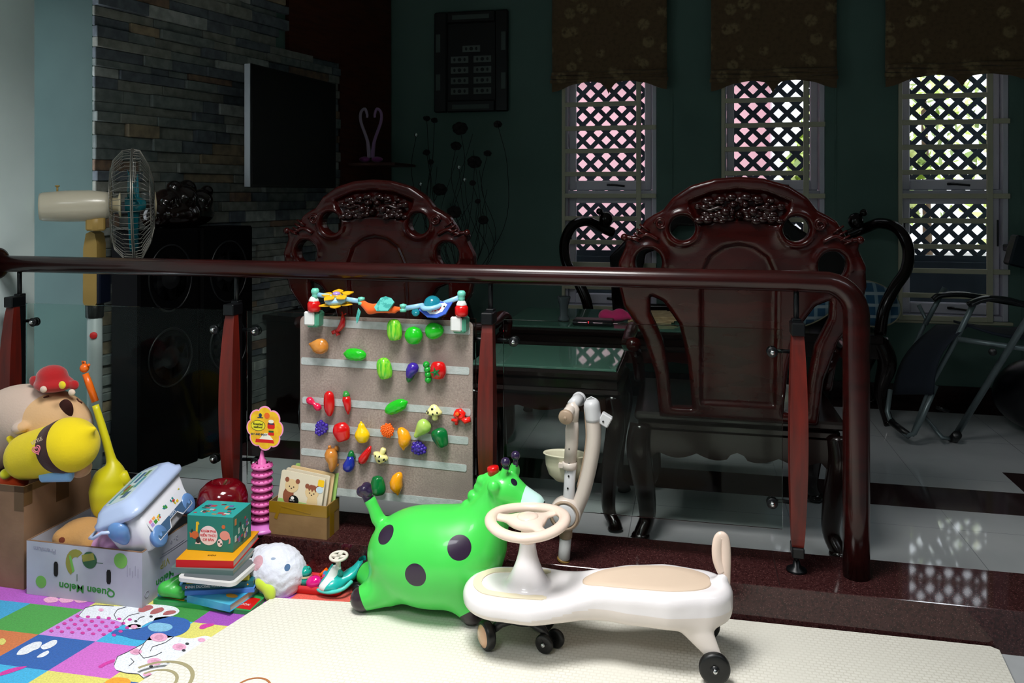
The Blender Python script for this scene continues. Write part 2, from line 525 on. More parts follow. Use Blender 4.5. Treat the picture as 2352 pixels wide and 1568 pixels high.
m_wf = M('white_window_frame', '#d8d5e2', .35)
m_bar = M('cream_window_bar', '#c6c2a8', .45)
m_glass = MatB('window_glass', .02, 0, .5, 0, 1, 1.1).m
m_hand = M('black_window_handle', '#1c1c20', .35)
def z_at(px, py): return ony(px, py, YB).z
bar_z = [z_at(1380, y) for y in (239, 294, 346, 399, 449, 501, 555, 606, 658, 706)]
def make_window(k):
    x0, x1 = wins[k]
    root = bpy.data.objects.new('window_%d' % (k + 1), None); COL.objects.link(root)
    m = T((x0 + x1) / 2, YB, ZW0); root.matrix_world = m; MW[root.name] = m; struct(root)
    w = (x1 - x0); X0, X1 = -w / 2, w / 2
    Zt = ZW1 - ZW0; f = .03
    a = MB()
    a.box(X0, X0 + f, .01, .12, 0, Zt, bev=.003); a.box(X1 - f, X1, .01, .12, 0, Zt, bev=.003)
    a.box(X0 + f, X1 - f, .01, .12, 0, f, bev=.003); a.box(X0 + f, X1 - f, .01, .12, Zt - f, Zt, bev=.003)
    zm = z_at(1380, 444) - ZW0
    a.box(X0 + f, X1 - f, .02, .12, zm - .018, zm + .018, bev=.003)
    a.build('window_frame', m_wf, root, local=True)
    for (za, zb) in ((f + .004, zm - .02), (zm + .02, Zt - f - .004)):
        sfr = MB(); s_ = .045
        xa, xb = X0 + f + .004, X1 - f - .004
        sfr.box(xa, xa + s_, .05, .1, za, zb, bev=.006); sfr.box(xb - s_, xb, .05, .1, za, zb, bev=.006)
        sfr.box(xa + s_, xb - s_, .05, .1, za, za + s_ + .02, bev=.006); sfr.box(xa + s_, xb - s_, .05, .1, zb - s_, zb, bev=.006)
        sash = sfr.build('sash', m_wf, root, local=True)
        g = MB(); g.box(xa + s_, xb - s_, .073, .078, za + s_ + .02, zb - s_); g.build('pane', m_glass, sash, local=True)
        h = MB(); h.box(-.02, .02, .028, .05, za + .03, za + .045, bev=.003); h.tube([(0, .03, za + .037), (.03, .022, za + .036), (.1, .02, za + .028)], .007, 8)
        h.build('window_handle', m_hand, sash, local=True)
        for sx in (xa + .01, xb - .018):
            e = MB(); e.box(sx, sx + .008, .035, .05, zb - .3, zb - .14, bev=.002); e.build('stay', m_hand, sash, local=True)
    # security bars on the room side
    g = MB(); t = .018
    xv = X0 + (X1 - X0) * .79
    g.box(X0 - .004, X0 + t, -.03, -.012, 0, Zt, bev=.002)
    g.box(xv, xv + .032, -.034, -.014, 0, Zt, bev=.002)
    for i, z in enumerate(bar_z):
        z -= ZW0
        if z < .01 or z > Zt: continue
        g.box(X0 + .002, xv + t * .5 if i % 3 != 1 else X1 - .002, -.028, -.012, z - .017, z + .013, bev=.003)
    g.box(X0 - .004, xv + t, -.03, -.012, Zt - .012, Zt, bev=.002)
    g.box(X0 - .02, X1 + .02, -.012, .03, -.02, 0, bev=.004)
    g.build('window_bars', m_bar, root, local=True)
for k in range(3): make_window(k)

# roman blinds
def blind_mat():
    s = MatB('flower_print_blind', .85, sheen=.2)
    v = s.n('ShaderNodeTexVoronoi'); v.inputs['Scale'].default_value = 9.5
    mp = s.n('ShaderNodeMapping'); mp.inputs['Scale'].default_value = (1, .001, 1); s.l(s.coord(), mp.inputs[0]); s.l(mp.outputs[0], v.inputs['Vector'])
    f = s.ramp(v.outputs['Distance'], .40, .30)
    c = s.mix(f, lin('#6b5439'), lin('#8d7854'))
    c = s.mix(s.ramp(s.noise(40), .45, .7), c, lin('#5c4730'))
    s.color(c); s.bump(s.noise(200), .3); return s.m
m_blind = blind_mat()
bl = [((1268, 1532), 168, 208, 190, 205, 'left'), ((1633, 1922), 164, 206, 188, 203, 'middle'), ((2034, 2352 + 40), 150, 196, 174, 189, 'right')]
for k, ((a, b), yf, ye, yt, yp, nm) in enumerate(bl):
    Y0 = YB - .06
    x0 = ony(a, 190, Y0).x; x1 = ony(b, 190, Y0).x; zf = ony(a, yf, Y0).z; ze = ony(a, ye, Y0).z; zt = ony((a + b) / 2, yt, Y0).z; zp = ony((a + b) / 2, yp, Y0).z - .03; zt += .008
    root = thing('roman_blind', 'brown flower print roman blind over the %s window' % nm, 'blind', ((x0 + x1) / 2, Y0, ze), group='roman blinds on the window wall')
    xc = (x0 + x1) / 2; w = x1 - x0
    mb = MB()
    P = []
    for j in range(14):
        z = 2.6 + (zt + .015 - 2.6) * j / 13
        P.append([(x0 + w * i / 24, Y0 + .006 * math.sin(i * .9 + j * .7), z) for i in range(25)])
    mb.grid(P, (0, .008, 0))
    mb.build('blind_cloth', m_blind, root)
    mb = MB()
    hz = (zf - zt) / 3
    for q in range(3):
        zz = zf - hz * (q + .5)
        pts = [(x0 - .004 * q + (w + .008 * q) * i / 16, Y0 - .012 - .008 * math.sin(i * .6 + q), zz + .004 * math.sin(i * .8 + q * 2)) for i in range(17)]
        mb.tube(pts, hz * .56, 10, flat=(1, .5))
    mb.build('blind_folds', m_blind, root)
    mb = MB(); n = 60; top = []; bot = []
    for i in range(n + 1):
        t = i / n; u = abs(t - .5) * 2
        if u < .12: zz = zp + (zt - .01 - zp) * (u / .12) ** .7
        elif u < .55: zz = zt - .01 + .012 * math.sin((u - .12) / .43 * PI)
        else: zz = zt - .01 + (ze - zt) * (.5 - .5 * math.cos((u - .55) / .45 * PI)) 
        top.append((x0 + w * t, Y0 - .004, zt + .03)); bot.append((x0 + w * t, Y0 - .004, zz))
    mb.grid([top, bot], (0, .008, 0), smooth=False)
    mb.build('scalloped_hem', m_blind, root)

# ---------------------------------------------------------------- outdoors
m_lat = M('dark_blue_grey_lattice', '#4d5662', .5)
for k, (x0, x1) in enumerate(wins):
    xa, xb, za, zb = x0 - .1, x1 + .22, .8, 2.5
    yl = YB + .42
    root = thing('lattice_screen', 'dark diagonal lattice screen outside the %s window' % ('left', 'middle', 'right')[k], 'lattice', ((xa + xb) / 2, yl, za), group='lattice screens outside the windows')
    for dr, yy in ((1, yl), (-1, yl + .012)):
        mb = MB(); st = .112; c = -2
        while c < 4:
            # line x = c + dr*(z-za), clipped
            pts = []
            z0, z1 = za, zb
            xs0, xs1 = c, c + dr * (zb - za)
            lo, hi = min(xs0, xs1), max(xs0, xs1)
            if hi > xa and lo < xb:
                t0 = max(0, ((xa if dr > 0 else xb) - c) / (dr * (zb - za))); t1 = min(1, ((xb if dr > 0 else xa) - c) / (dr * (zb - za)))
                if t1 > t0 + .01:
                    p0 = Vector((c + dr * (zb - za) * t0, yy, za + (zb - za) * t0)); p1 = Vector((c + dr * (zb - za) * t1, yy, za + (zb - za) * t1))
                    ang = math.atan2(p1.z - p0.z, p1.x - p0.x)
                    mb.box(0, (p1 - p0).length, 0, .01, -.0155, .0155, T(*p0) @ RY(-ang))
            c += st
        mb.build('slats', m_lat, root)
    mb = MB()
    mb.box(xa - .04, xa, yl - .01, yl + .03, za, zb); mb.box(xb, xb + .04, yl - .01, yl + .03, za, zb); mb.box(xa, xb, yl - .01, yl + .03, za - .04, za); mb.box(xa, xb, yl - .01, yl + .03, zb, zb + .04)
    mb.build('lattice_frame', m_lat, root)
mb = MB(); mb.box(-3.2, 3.4, YB + .36, YB + .5, -.5, .76)
tag(struct(mb.build('wall_garden', M('garden_wall_paint', '#3b4650', .8, var=(5, '#2f3942')))), 'low dark garden wall outside the windows')
mb = MB(); mb.box(-12, 14, YB + .5, 26, -.6, -.5)
struct(mb.build('floor_yard', M('yard_paving', '#8f8c86', .8, var=(3, '#7b7a74'))))
# pink neighbour house
m_pink = M('pink_house_paint', '#f0b9c2', .8); m_whp = M('white_house_paint', '#f4f1f6', .8)
hs = thing('neighbour_house', 'pink and white house seen through the left windows', 'building', (-1, 10, -.5))
mb = MB(); mb.box(-7, 1.2, 10, 13, -.5, 5.5); mb.build('house_wall', m_pink, hs)
mb = MB()
for x in (-4.2, -2.3, -.35, .9): mb.box(x, x + .3, 9.75, 10, -.5, 5.5)
mb.box(-7, 1.3, 9.7, 10, 2.7, 3.1); mb.box(-7, 1.3, 9.6, 10, 5.3, 5.7)
mb.build('pillars', m_whp, hs)
for x in (-5.8, -6.9): mb = MB(); mb.box(x, x + .7, 9.93, 10, .6, 2.1); mb.build('house_window', M('house_window_glass', '#9db0c0', .1), hs)
m_leaf = [M('leaf_a', '#b9d060', .5), M('leaf_b', '#dfe59a', .5), M('leaf_c', '#8fa65a', .5)]
m_bark = M('bark', '#5a4a38', .9)
for q, (x, y, r, zc, lb) in enumerate(((1.42, 7.8, .62, 1.35, 'leafy yellow green tree outside the middle window'), (4.3, 9.2, 1.5, 1.4, 'broad leafy tree outside the right window'), (3.4, 13.2, 2.0, 2.6, 'tall tree standing farther back in the garden'))):
    t = thing('garden_tree', lb, 'tree', (x, y, -.5))
    mb = MB(); mb.tube([(x, y, -.5), (x + .05, y, .3), (x, y + .03, zc)], [.09, .07, .04], 8); mb.build('trunk', m_bark, t)
    mb = MB(); vs = []; fs = []; mi = []
    rnd = random.Random(q)
    for i in range(1500):
        d = Vector((rnd.gauss(0, 1), rnd.gauss(0, 1), rnd.gauss(0, 1))).normalized() * r * rnd.random() ** .4
        c = Vector((x, y, zc)) + Vector((d.x, d.y, d.z * .95)); s_ = rnd.uniform(.05, .11)
        u = Vector((rnd.gauss(0, 1), rnd.gauss(0, 1), rnd.gauss(0, 1))).normalized(); w = u.orthogonal().normalized()
        o = len(vs); vs += [c - u * s_, c + w * s_ * .5, c + u * s_, c - w * s_ * .5]; fs.append((o, o + 1, o + 2, o + 3)); mi.append(rnd.randrange(3))
    mb.add(vs, fs, None, mi); f = mb.build('foliage', m_leaf, t); f['kind'] = 'stuff'
# ================================================================ RAILING
m_rail = M('dark_red_lacquer', '#2c0a09', .22, coat=.12, spec=.4, var=(5, '#1e0706'), stretch=(1, 6, 6))
m_blade = M('red_brown_lacquer', '#641509', .45, coat=.1, var=(8, '#480f08'), stretch=(6, 6, .6))
m_steel_blk = M('black_steel', '#0d0f12', .35, metal=.3)
m_chrome = M('polished_steel', '#c8cacc', .18, metal=1)
gm = MatB('railing_glass', .01, 0, .5, 0, 1, 1.12); gm.color(lin('#e6f4ee')); m_rglass = gm.m
RYC = 2.50
rail = thing('railing', 'dark red wooden handrail with glass panels on the granite step', 'railing', (-1, RYC, ZL))
pts = [(-2.5, RYC, .945), (-1.2, RYC, .945), (.30, RYC, .945)]
rr = .095; xe = .463
for k in range(1, 9):
    a = PI / 2 * k / 8; pts.append((xe - rr + rr * math.sin(a) - .0, RYC, .945 - rr + rr * math.cos(a)))
pts += [(xe, RYC, .6), (xe, RYC, .3), (xe, RYC, ZL)]
rad = [.03, .03, .031] + [.031 + .006 * k / 8 for k in range(1, 9)] + [.037, .037, .037]
mb = MB(); mb.tube(pts, rad, 24); mb.build('handrail', m_rail, rail)
mb = MB()
mb.lathe([(.058, 0), (.05, .004), (.03, .006)], T(-2.5, RYC, .945) @ RY(PI / 2), 24); mb.build('wall_flange', m_rail, rail)
posts = (-2.413, -1.529, -.629, .299)
for x in posts:
    core = MB()
    core.box(x - .013, x + .013, RYC - .005, RYC + .025, .165, .835, bev=.002)
    core.cyl((x, RYC + .008, .83), (x, RYC + .008, .925), .008)
    core.box(x - .019, x + .019, RYC - .045, RYC + .018, .79, .828, bev=.003)
    core.box(x - .017, x + .017, RYC - .045, RYC + .018, .148, .178, bev=.003)
    core.cyl((x, RYC, ZL + .02), (x, RYC, .15), .007)
    core.lathe([(.03, 0), (.028, .006), (.012, .014), (.009, .03)], T(x, RYC, ZL), 20)
    p = core.build('post', m_steel_blk, rail)
    # bowed wooden blade on the front of the post
    vs = []; n = 24
    for j in range(n + 1):
        t = j / n; z = .178 + (.79 - .178) * t
        bow = math.sin(PI * t) ** .8
        hw = .0165 + .0085 * bow; yf = RYC - .034 - .028 * bow; yb_ = RYC - .008
        vs += [(x - hw, yf, z), (x + hw, yf, z), (x + hw, yb_, z), (x - hw, yb_, z)]
    fs = [(j * 4 + i, j * 4 + (i + 1) % 4, j * 4 + 4 + (i + 1) % 4, j * 4 + 4 + i) for j in range(n) for i in range(4)] + [(3, 2, 1, 0), (n * 4, n * 4 + 1, n * 4 + 2, n * 4 + 3)]
    b_ = MB().add(vs, fs, None, 0); b_.build('wooden_blade', m_blade, p)
for (xa, xb) in ((-2.375, -1.575), (-1.485, -.675), (-.585, .26)):
    g = MB(); g.box(xa, xb, RYC - .004, RYC + .004, .214, .803, bev=.0012)
    gp = g.build('glass_panel', m_rglass, rail)
    for xx, s_ in ((xa + .035, -1), (xb - .03, 1)):
        for zz in (.735, .29):
            c = MB(); c.cyl((xx, RYC - .012, zz), (xx, RYC - .0045, zz), .016, mi=0); c.cyl((xx, RYC + .0045, zz), (xx, RYC + .014, zz), .016)
            c.ball((xx, RYC - .016, zz), .0085, mi=1)
            c.tube([(xx, RYC + .016, zz), (xx + s_ * .03, RYC + .018, zz), (xx + s_ * .058, RYC + .012, zz)], .006, 8, mi=0)
            c.build('glass_clamp', [m_steel_blk, m_chrome], gp)

# ================================================================ FELT BOARD
def felt():
    s = MatB('grey_beige_felt', .95, sheen=.3)
    c = s.mix(s.ramp(s.noise(160), .35, .65), lin('#8d7d76'), lin('#a5958c'))
    s.color(s.mix(s.ramp(s.noise(6), .4, .7), c, lin('#83756f'))); s.bump(s.noise(300), .5); return s.m
m_felt = felt()
m_strip = M('white_hook_tape', '#b7bdbd', .8, var=(40, '#a6adac'), bump=(220, .4))
BX0, BX1, BZ0, BZ1 = -1.267, -.676, .228, .799
BYf = 2.462
board = thing('felt_board', 'grey felt board with white tape rows hung on the railing glass', 'board', ((BX0 + BX1) / 2, BYf, BZ0))
def rrect(x0, x1, y0, y1, r, n=6, corners=(1, 1, 1, 1)):
    out = []
    for (cx, cy, a, on) in ((x1 - r, y0 + r, -PI / 2, corners[0]), (x1 - r, y1 - r, 0, corners[1]), (x0 + r, y1 - r, PI / 2, corners[2]), (x0 + r, y0 + r, PI, corners[3])):
        if on: out += [(cx + r * math.cos(a + PI / 2 * i / n), cy + r * math.sin(a + PI / 2 * i / n)) for i in range(n + 1)]
        else:
            out.append({0: (x1, y0), 1: (x1, y1), 2: (x0, y1), 3: (x0, y0)}[round((a + PI / 2) / (PI / 2))])
    return out
XZ = lambda y: Matrix(((1, 0, 0, 0), (0, 0, -1, y), (0, 1, 0, 0), (0, 0, 0, 1)))   # local xy -> world xz, local +z toward the camera
mb = MB(); mb.prism(rrect(BX0, BX1, BZ0, BZ1, .02), 0, .008, XZ(BYf + .008)); mb.build('felt_sheet', m_felt, board)
rows = [((700, 733, 1088, 758), (700, 752, 1088, 768)), ]
for (pa, pb, w) in (((700, 738), (1080, 760), 17), ((692, 828), (1078, 852), 17), ((695, 918), (1081, 947), 16), ((692, 978), (1076, 1012), 17), ((692, 1036), (1072, 1075), 16), ((692, 1120), (1063, 1158), 17)):
    a = ony(pa[0], pa[1], BYf); b = ony(pb[0], pb[1], BYf); ang = math.atan2(b.z - a.z, b.x - a.x); L = math.hypot(b.x - a.x, b.z - a.z)
    hw = w * 2.62 / F / 2
    mb = MB(); mb.prism(rrect(0, L, -hw, hw, .006), 0, .0015, XZ(BYf) @ T(a.x, a.z, 0) @ RZ(ang)); mb.build('hook_tape', m_strip, board)
# ================================================================ TOYS ON THE BOARD
PXM = 2.60 / F
def pl(name, c, rough=.22, **k): return M(name, c, rough, coat=.3, **k)
t_green = pl('toy_bright_green', '#1fb81f'); t_dgreen = pl('toy_dark_green', '#0a6b32'); t_red = pl('toy_red', '#c80d10')
t_pink = pl('toy_pink_red', '#d81448'); t_yel = pl('toy_yellow', '#f2c50c'); t_ora = pl('toy_orange', '#f4610a'); t_mango = pl('toy_mango', '#f3a010')
t_purp = pl('toy_purple', '#3a2196'); t_blue = pl('toy_blue', '#1b2c96'); t_cream = pl('toy_cream', '#ece39a'); t_black = pl('toy_black', '#0c0c0c')
t_brown = pl('toy_roast_brown', '#cf8a3c', var=(30, '#b87027')); t_lime = pl('toy_pale_lime', '#bcd66e', var=(10, '#8fc24a')); t_pale = pl('toy_pale_pink', '#f2a3ae')
def stripe_mat():
    s = MatB('toy_striped_green', .25, coat=.3)
    w = s.n('ShaderNodeTexNoise'); w.inputs['Scale'].default_value = 60
    mp = s.n('ShaderNodeMapping'); mp.inputs['Scale'].default_value = (3, 3, .25); s.l(s.coord(), mp.inputs[0]); s.l(mp.outputs[0], w.inputs['Vector'])
    s.color(s.mix(s.ramp(w.outputs['Fac'], .42, .62), lin('#49b926'), lin('#96d43a'))); return s.m
t_stripe = stripe_mat()
ZY = RX(-PI / 2)
class Toy:
    def __init__(s, px, py, ang=0, y=None):
        p = ony(px, py, BYf); s.p = p; s.fr = T(p.x, BYf - .002, p.z) @ RX(PI / 2) @ RZ(math.radians(ang)); s.mb = {}
        # local frame: x right, y up, z toward the camera
    def g(s, k='body'): return s.mb.setdefault(k, MB())
    def rev(s, prof, cx=0, cy=0, flat=.8, k='body', mi=0, rad=None, ang=0, n=24):
        hw = max(r for r, _ in prof)
        m = s.fr @ T(cx, cy, hw * flat * .9) @ RZ(math.radians(ang)) @ S(1, 1, flat) @ ZY
        s.g(k).lathe(prof, m, n, mi, rad=rad)
    def worm(s, pts, rad, k='body', mi=0, n=14, flat=1):
        hw = max(rad)
        P = [s.fr @ Vector((x, y, hw * .9)) for x, y in pts]
        s.g(k).tube(P, rad, n, mi)
    def ball(s, x, y, r, k='body', mi=0, z=None, sc_=(1, 1, 1)):
        s.g(k).ball((0, 0, 0), r, s.fr @ T(x, y, r * .9 if z is None else z) @ S(*sc_), 14, mi)
    def done(s, name, label, cat, mats, parts=(), group='plastic food toys stuck on the felt board'):
        if len(s.mb) == 1:
            o = s.mb['body'].build(name, mats); tag(o, label, cat, group); return o
        r = thing(name, label, cat, s.p + Vector((0, -.02, -.02)), group=group)
        for k, b in s.mb.items():
            b.build(k, mats if k == 'body' else parts[k], r)
        return r
def egg(L, W, pts): return [(max(1e-5, W * r), L * z) for r, z in pts]
OV = [(.0, -.5), (.3, -.46), (.42, -.38), (.5, -.2), (.5, .1), (.44, .3), (.3, .44), (.12, .49), (0, .5)]
def sm(L, W, pts, n=5):
    P = bez([(r, z, 0) for r, z in pts], n); return [(max(1e-5, p.x * W), p.y * L) for p in P]
u = PXM
# red shrimp
t = Toy(789, 745, -22); t.worm([(-8 * u, 24 * u), (-2 * u, 12 * u), (0, 0), (-3 * u, -12 * u), (-8 * u, -20 * u)], [2 * u, 6 * u, 7.5 * u, 6 * u, 4 * u])
for q in (-1, 1): t.worm([(-8 * u, -19 * u), (-8 * u + q * 8 * u, -27 * u)], [4 * u, 5 * u])
t.worm([(-7 * u, 22 * u), (-2 * u, 28 * u)], [2 * u, 1.2 * u]); t.worm([(-9 * u, 22 * u), (-14 * u, 27 * u)], [2 * u, 1.2 * u])
t.done('toy_shrimp', 'dull red toy shrimp hanging from the topmost tape row', 'toy food', pl('toy_dull_red', '#b3161a'))
for (px, py, an, lb) in ((911, 755, 5, 'striped pale green toy melon beside the green lime on the topmost tape row'), (888, 843, 12, 'striped pale green toy melon on the second tape row')):
    t = Toy(px, py, an); t.rev(sm(50 * u, 34 * u, OV), rad=lambda a, q: 1 + .06 * math.cos(5 * a)); t.done('toy_melon', lb, 'toy food', t_stripe)
t = Toy(956, 767, 0); t.rev(sm(40 * u, 41 * u, [(.0, -.5), (.3, -.45), (.5, -.15), (.5, .1), (.36, .38), (.14, .48), (.06, .5), (0, .47)])); t.done('toy_lime', 'round bright green toy lime between the striped melon and the green guava', 'toy food', t_green)
t = Toy(1003, 757, -80); t.rev(sm(42 * u, 37 * u, [(0, -.46), (.3, -.46), (.5, -.2), (.48, .1), (.34, .34), (.2, .46), (.1, .5), (0, .46)])); t.done('toy_guava', 'bright green toy guava beside the right clip of the hanging toy bar', 'toy food', t_green)
# roast chicken
t = Toy(738, 792, 80); t.rev(sm(50 * u, 36 * u, [(0, -.5), (.3, -.42), (.5, -.2), (.46, .05), (.3, .25), (.14, .4), (.07, .48), (0, .5)]), rad=lambda a, q: 1 + .07 * math.sin(3 * a + 6 * q))
t.worm([(-10 * u, -6 * u), (-15 * u, 6 * u), (-14 * u, 15 * u)], [7 * u, 6 * u, 3 * u]); t.done('toy_chicken', 'roast brown toy chicken piece above the second tape row', 'toy food', t_brown)
def knob(a, q): return 1 + .05 * math.sin(9 * a) * math.sin(60 * q) + .03 * math.cos(6 * a)
t = Toy(820, 812, 88); t.rev(sm(56 * u, 28 * u, [(0, -.5), (.2, -.46), (.42, -.3), (.5, 0), (.42, .3), (.2, .44), (.08, .5), (0, .52)], 8), rad=knob, n=32); t.done('toy_cucumber', 'knobbly bright green toy cucumber lying above the second tape row', 'toy food', t_green)
t = Toy(914, 931, -64); t.rev(sm(60 * u, 28 * u, [(0, -.5), (.2, -.46), (.42, -.3), (.5, 0), (.42, .3), (.2, .44), (.08, .5), (0, .52)], 8), rad=knob, n=32); t.done('toy_bitter_gourd', 'ridged bright green toy gourd tilted on the third tape row', 'toy food', t_green)
# eggplants
def eggplant(px, py, an, mat, lb):
    t = Toy(px, py, an); P = [(-3 * u, -22 * u), (-2 * u, -16 * u), (0, -8 * u), (2 * u, 2 * u), (0, 12 * u), (-4 * u, 16 * u)]
    t.worm([(0, -24 * u), (0, -20 * u), (1 * u, -12 * u), (2 * u, -3 * u), (1 * u, 6 * u), (-1 * u, 12 * u)], [5 * u, 11 * u, 14 * u, 12.5 * u, 9 * u, 7 * u])
    t.worm([(0, 9 * u), (-1 * u, 15 * u), (-2 * u, 20 * u), (-2 * u, 24 * u)], [8.6 * u, 8 * u, 6 * u, 3 * u], 'cap')
    for q in (-1, 0, 1): t.worm([(q * 5 * u, 12 * u), (q * 7 * u, 4 * u)], [4 * u, 1.5 * u], 'cap')
    t.done('toy_eggplant', lb, 'toy food', mat, {'cap': t_dgreen})
eggplant(949, 853, 152, t_purp, 'violet toy eggplant hanging upside down left of the pea pod')
eggplant(808, 1055, -14, t_blue, 'deep blue toy eggplant with green cap on the fifth tape row')
t = Toy(984, 853, 8)
for q in range(4): t.ball(math.sin(q) * 1.5 * u, (-17 + 11.5 * q) * u, 8 * u)
t.worm([(0, -20 * u), (0, 20 * u)], [6 * u, 6 * u]); t.done('toy_pea_pod', 'narrow green toy pea pod left of the tomato', 'toy food', pl('toy_mid_green', '#149a2c'))
# tomato with star
t = Toy(1011, 847, 0); t.rev(sm(40 * u, 38 * u, [(0, -.5), (.35, -.42), (.5, 0), (.35, .42), (0, .5)]), flat=.75)
st = [((13 if i % 2 == 0 else 4.5) * u * math.cos(PI / 2 + i * PI / 5), (13 if i % 2 == 0 else 4.5) * u * math.sin(PI / 2 + i * PI / 5)) for i in range(10)]
t.g('leaf_star').prism(st, 0, 1.5 * u, t.fr @ T(-2 * u, -2 * u, 27 * u) @ RZ(.3)); t.ball(-2 * u, -2 * u, 3 * u, 'leaf_star', z=29 * u)
t.done('toy_tomato', 'round red toy tomato with a green star leaf', 'toy food', t_red, {'leaf_star': t_dgreen})
# row 3
t = Toy(725, 925, 55); t.worm([(0, 21 * u), (0, 15 * u), (0, 8 * u), (0, 0), (0, -8 * u), (0, -15 * u), (0, -21 * u)], [4 * u, 8.5 * u, 8 * u, 4 * u, 8 * u, 8.5 * u, 4 * u])
t.ball(0, 0, 4 * u, 'disc', z=9 * u, sc_=(1, 1, .5)); t.done('toy_peanut', 'pink red toy peanut with a pale disc at the left of the third tape row', 'toy food', t_pink, {'disc': t_pale})
t = Toy(761, 924, 2); t.rev(sm(60 * u, 27 * u, [(0, -.5), (.2, -.45), (.42, -.25), (.5, .05), (.42, .35), (.2, .47), (0, .5)])); t.done('toy_sweet_potato', 'long glossy red toy sweet potato on the third tape row', 'toy food', t_red)
t = Toy(801, 921, 8); t.worm([(0, 14 * u), (0, 6 * u), (1 * u, -4 * u), (1 * u, -16 * u), (0, -28 * u)], [8 * u, 10 * u, 9 * u, 7 * u, 2 * u])
t.worm([(0, 13 * u), (0, 18 * u), (-1 * u, 26 * u)], [8.6 * u, 8 * u, 4 * u], 'cap'); t.done('toy_chili', 'upright red toy chili with a green cap on the third tape row', 'toy food', t_red, {'cap': pl('toy_leaf_green', '#2f8f38')})
def mushroom(px, py, an, lb, inv):
    t = Toy(px, py, an); t.worm([(0, -18 * u), (0, -14 * u), (0, -6 * u), (0, 2 * u)], [5 * u, 7 * u, 6 * u, 6 * u])
    t.rev([(1e-5, -4 * u), (14 * u, -5 * u), (19 * u, -2 * u), (18.5 * u, 2 * u), (13 * u, 9 * u), (6 * u, 17 * u), (1e-5, 19 * u)], flat=.6, cy=0)
    for (x, y, r) in ((-11, 1, 3.2), (-2, 9, 3), (0, -1, 2.6), (9, 1, 2.8), (-15, 4, 1.8)):
        t.ball(x * u, y * u, r * u, 'spots', z=(19 * .6 * .9 + max(0, (19 * .6) * math.sqrt(max(.05, 1 - (x / 19) ** 2)) * (1 - .5 * y / 19))) * u * .93, sc_=(1, 1.15, .6))
    t.done('toy_mushroom', lb, 'toy food', t_cream, {'spots': t_black})
mushroom(1001, 944, 3, 'cream toy mushroom with black spots standing upright', 0)
mushroom(879, 1043, 160, 'cream toy mushroom with black spots turned upside down', 1)
t = Toy(1059, 954, 30)
t.worm([(-3 * u, 14 * u), (6 * u, 10 * u), (10 * u, 2 * u), (4 * u, -2 * u), (-4 * u, -2 * u)], [5 * u, 7 * u, 6 * u, 7 * u, 6 * u]); t.worm([(-2 * u, 13 * u), (-8 * u, 8 * u), (-6 * u, 0), (-12 * u, -4 * u), (-22 * u, 2 * u)], [5 * u, 6 * u, 5 * u, 5 * u, 3 * u])
t.worm([(-12 * u, -4 * u), (-18 * u, -12 * u)], [4 * u, 4 * u]); t.worm([(2 * u, -3 * u), (6 * u, -14 * u), (18 * u, -16 * u)], [5 * u, 7 * u, 6 * u])
t.ball(-1 * u, 8 * u, 5 * u, 'eye', z=13 * u, sc_=(1, 1, .5)); t.done('toy_crab', 'bright red toy crab with an orange eye at the right board edge', 'toy food', pl('toy_scarlet', '#f01a10'), {'eye': t_ora})
# grapes
def grapes(px, py, an, lb):
    t = Toy(px, py, an); rows_ = [(13, 3), (6, 4), (-1, 4), (-8, 3), (-14, 2)]
    for q, (y, n) in enumerate(rows_):
        for i in range(n):
            x = (i - (n - 1) / 2) * 7.6; t.ball(x * u, y * u, 4.8 * u, z=(9 - abs(x) * .3) * u)
    t.rev(sm(32 * u, 28 * u, [(0, -.5), (.3, -.3), (.45, .1), (.4, .4), (0, .5)]), flat=.5)
    t.done('toy_grapes', lb, 'toy food', t_purp)
grapes(741, 981, -30, 'bunch of violet toy grapes at the left of the fourth tape row'); grapes(965, 1027, 80, 'bunch of violet toy grapes under the pale green pear')
t = Toy(791, 987, 15); t.rev(sm(42 * u, 40 * u, [(0, -.42), (.2, -.5), (.38, -.42), (.48, -.1), (.5, .15), (.36, .42), (.15, .5), (0, .42)]), rad=lambda a, q: 1 + .05 * math.cos(3 * a)); t.done('toy_red_apple', 'glossy red toy apple left of the yellow pear', 'toy food', t_red)
t = Toy(837, 988, 6); t.rev(sm(48 * u, 35 * u, [(0, -.48), (.3, -.47), (.5, -.2), (.45, 0), (.28, .2), (.2, .36), (.1, .43), (.06, .5), (0, .52)])); t.done('toy_pear', 'yellow toy pear standing upright on the fourth tape row', 'toy food', t_yel)
t = Toy(894, 985, 0)
t.rev(sm(26 * u, 26 * u, OV), flat=.5)
for i in range(46):
    a = i * 2.4; r = 15.5 * math.sqrt(i / 46); t.ball(r * math.cos(a) * u, r * math.sin(a) * u, 3.1 * u, z=(6 + 9 * math.sqrt(max(0, 1 - (r / 17) ** 2))) * u)
t.done('toy_orange', 'bright orange crinkled toy orange on the fourth tape row', 'toy food', t_ora)
def mango(px, py, an, lb):
    t = Toy(px, py, an); t.worm([(-9 * u, 23 * u), (-7 * u, 18 * u), (-1 * u, 10 * u), (3 * u, 0), (2 * u, -10 * u), (0, -18 * u), (0, -24 * u), (0, -28 * u)], [4 * u, 9 * u, 13 * u, 15 * u, 14.5 * u, 10 * u, 4 * u, 2 * u]); t.done('toy_mango', lb, 'toy food', t_mango)
mango(932, 1001, 0, 'orange yellow toy mango right of the crinkled orange'); 
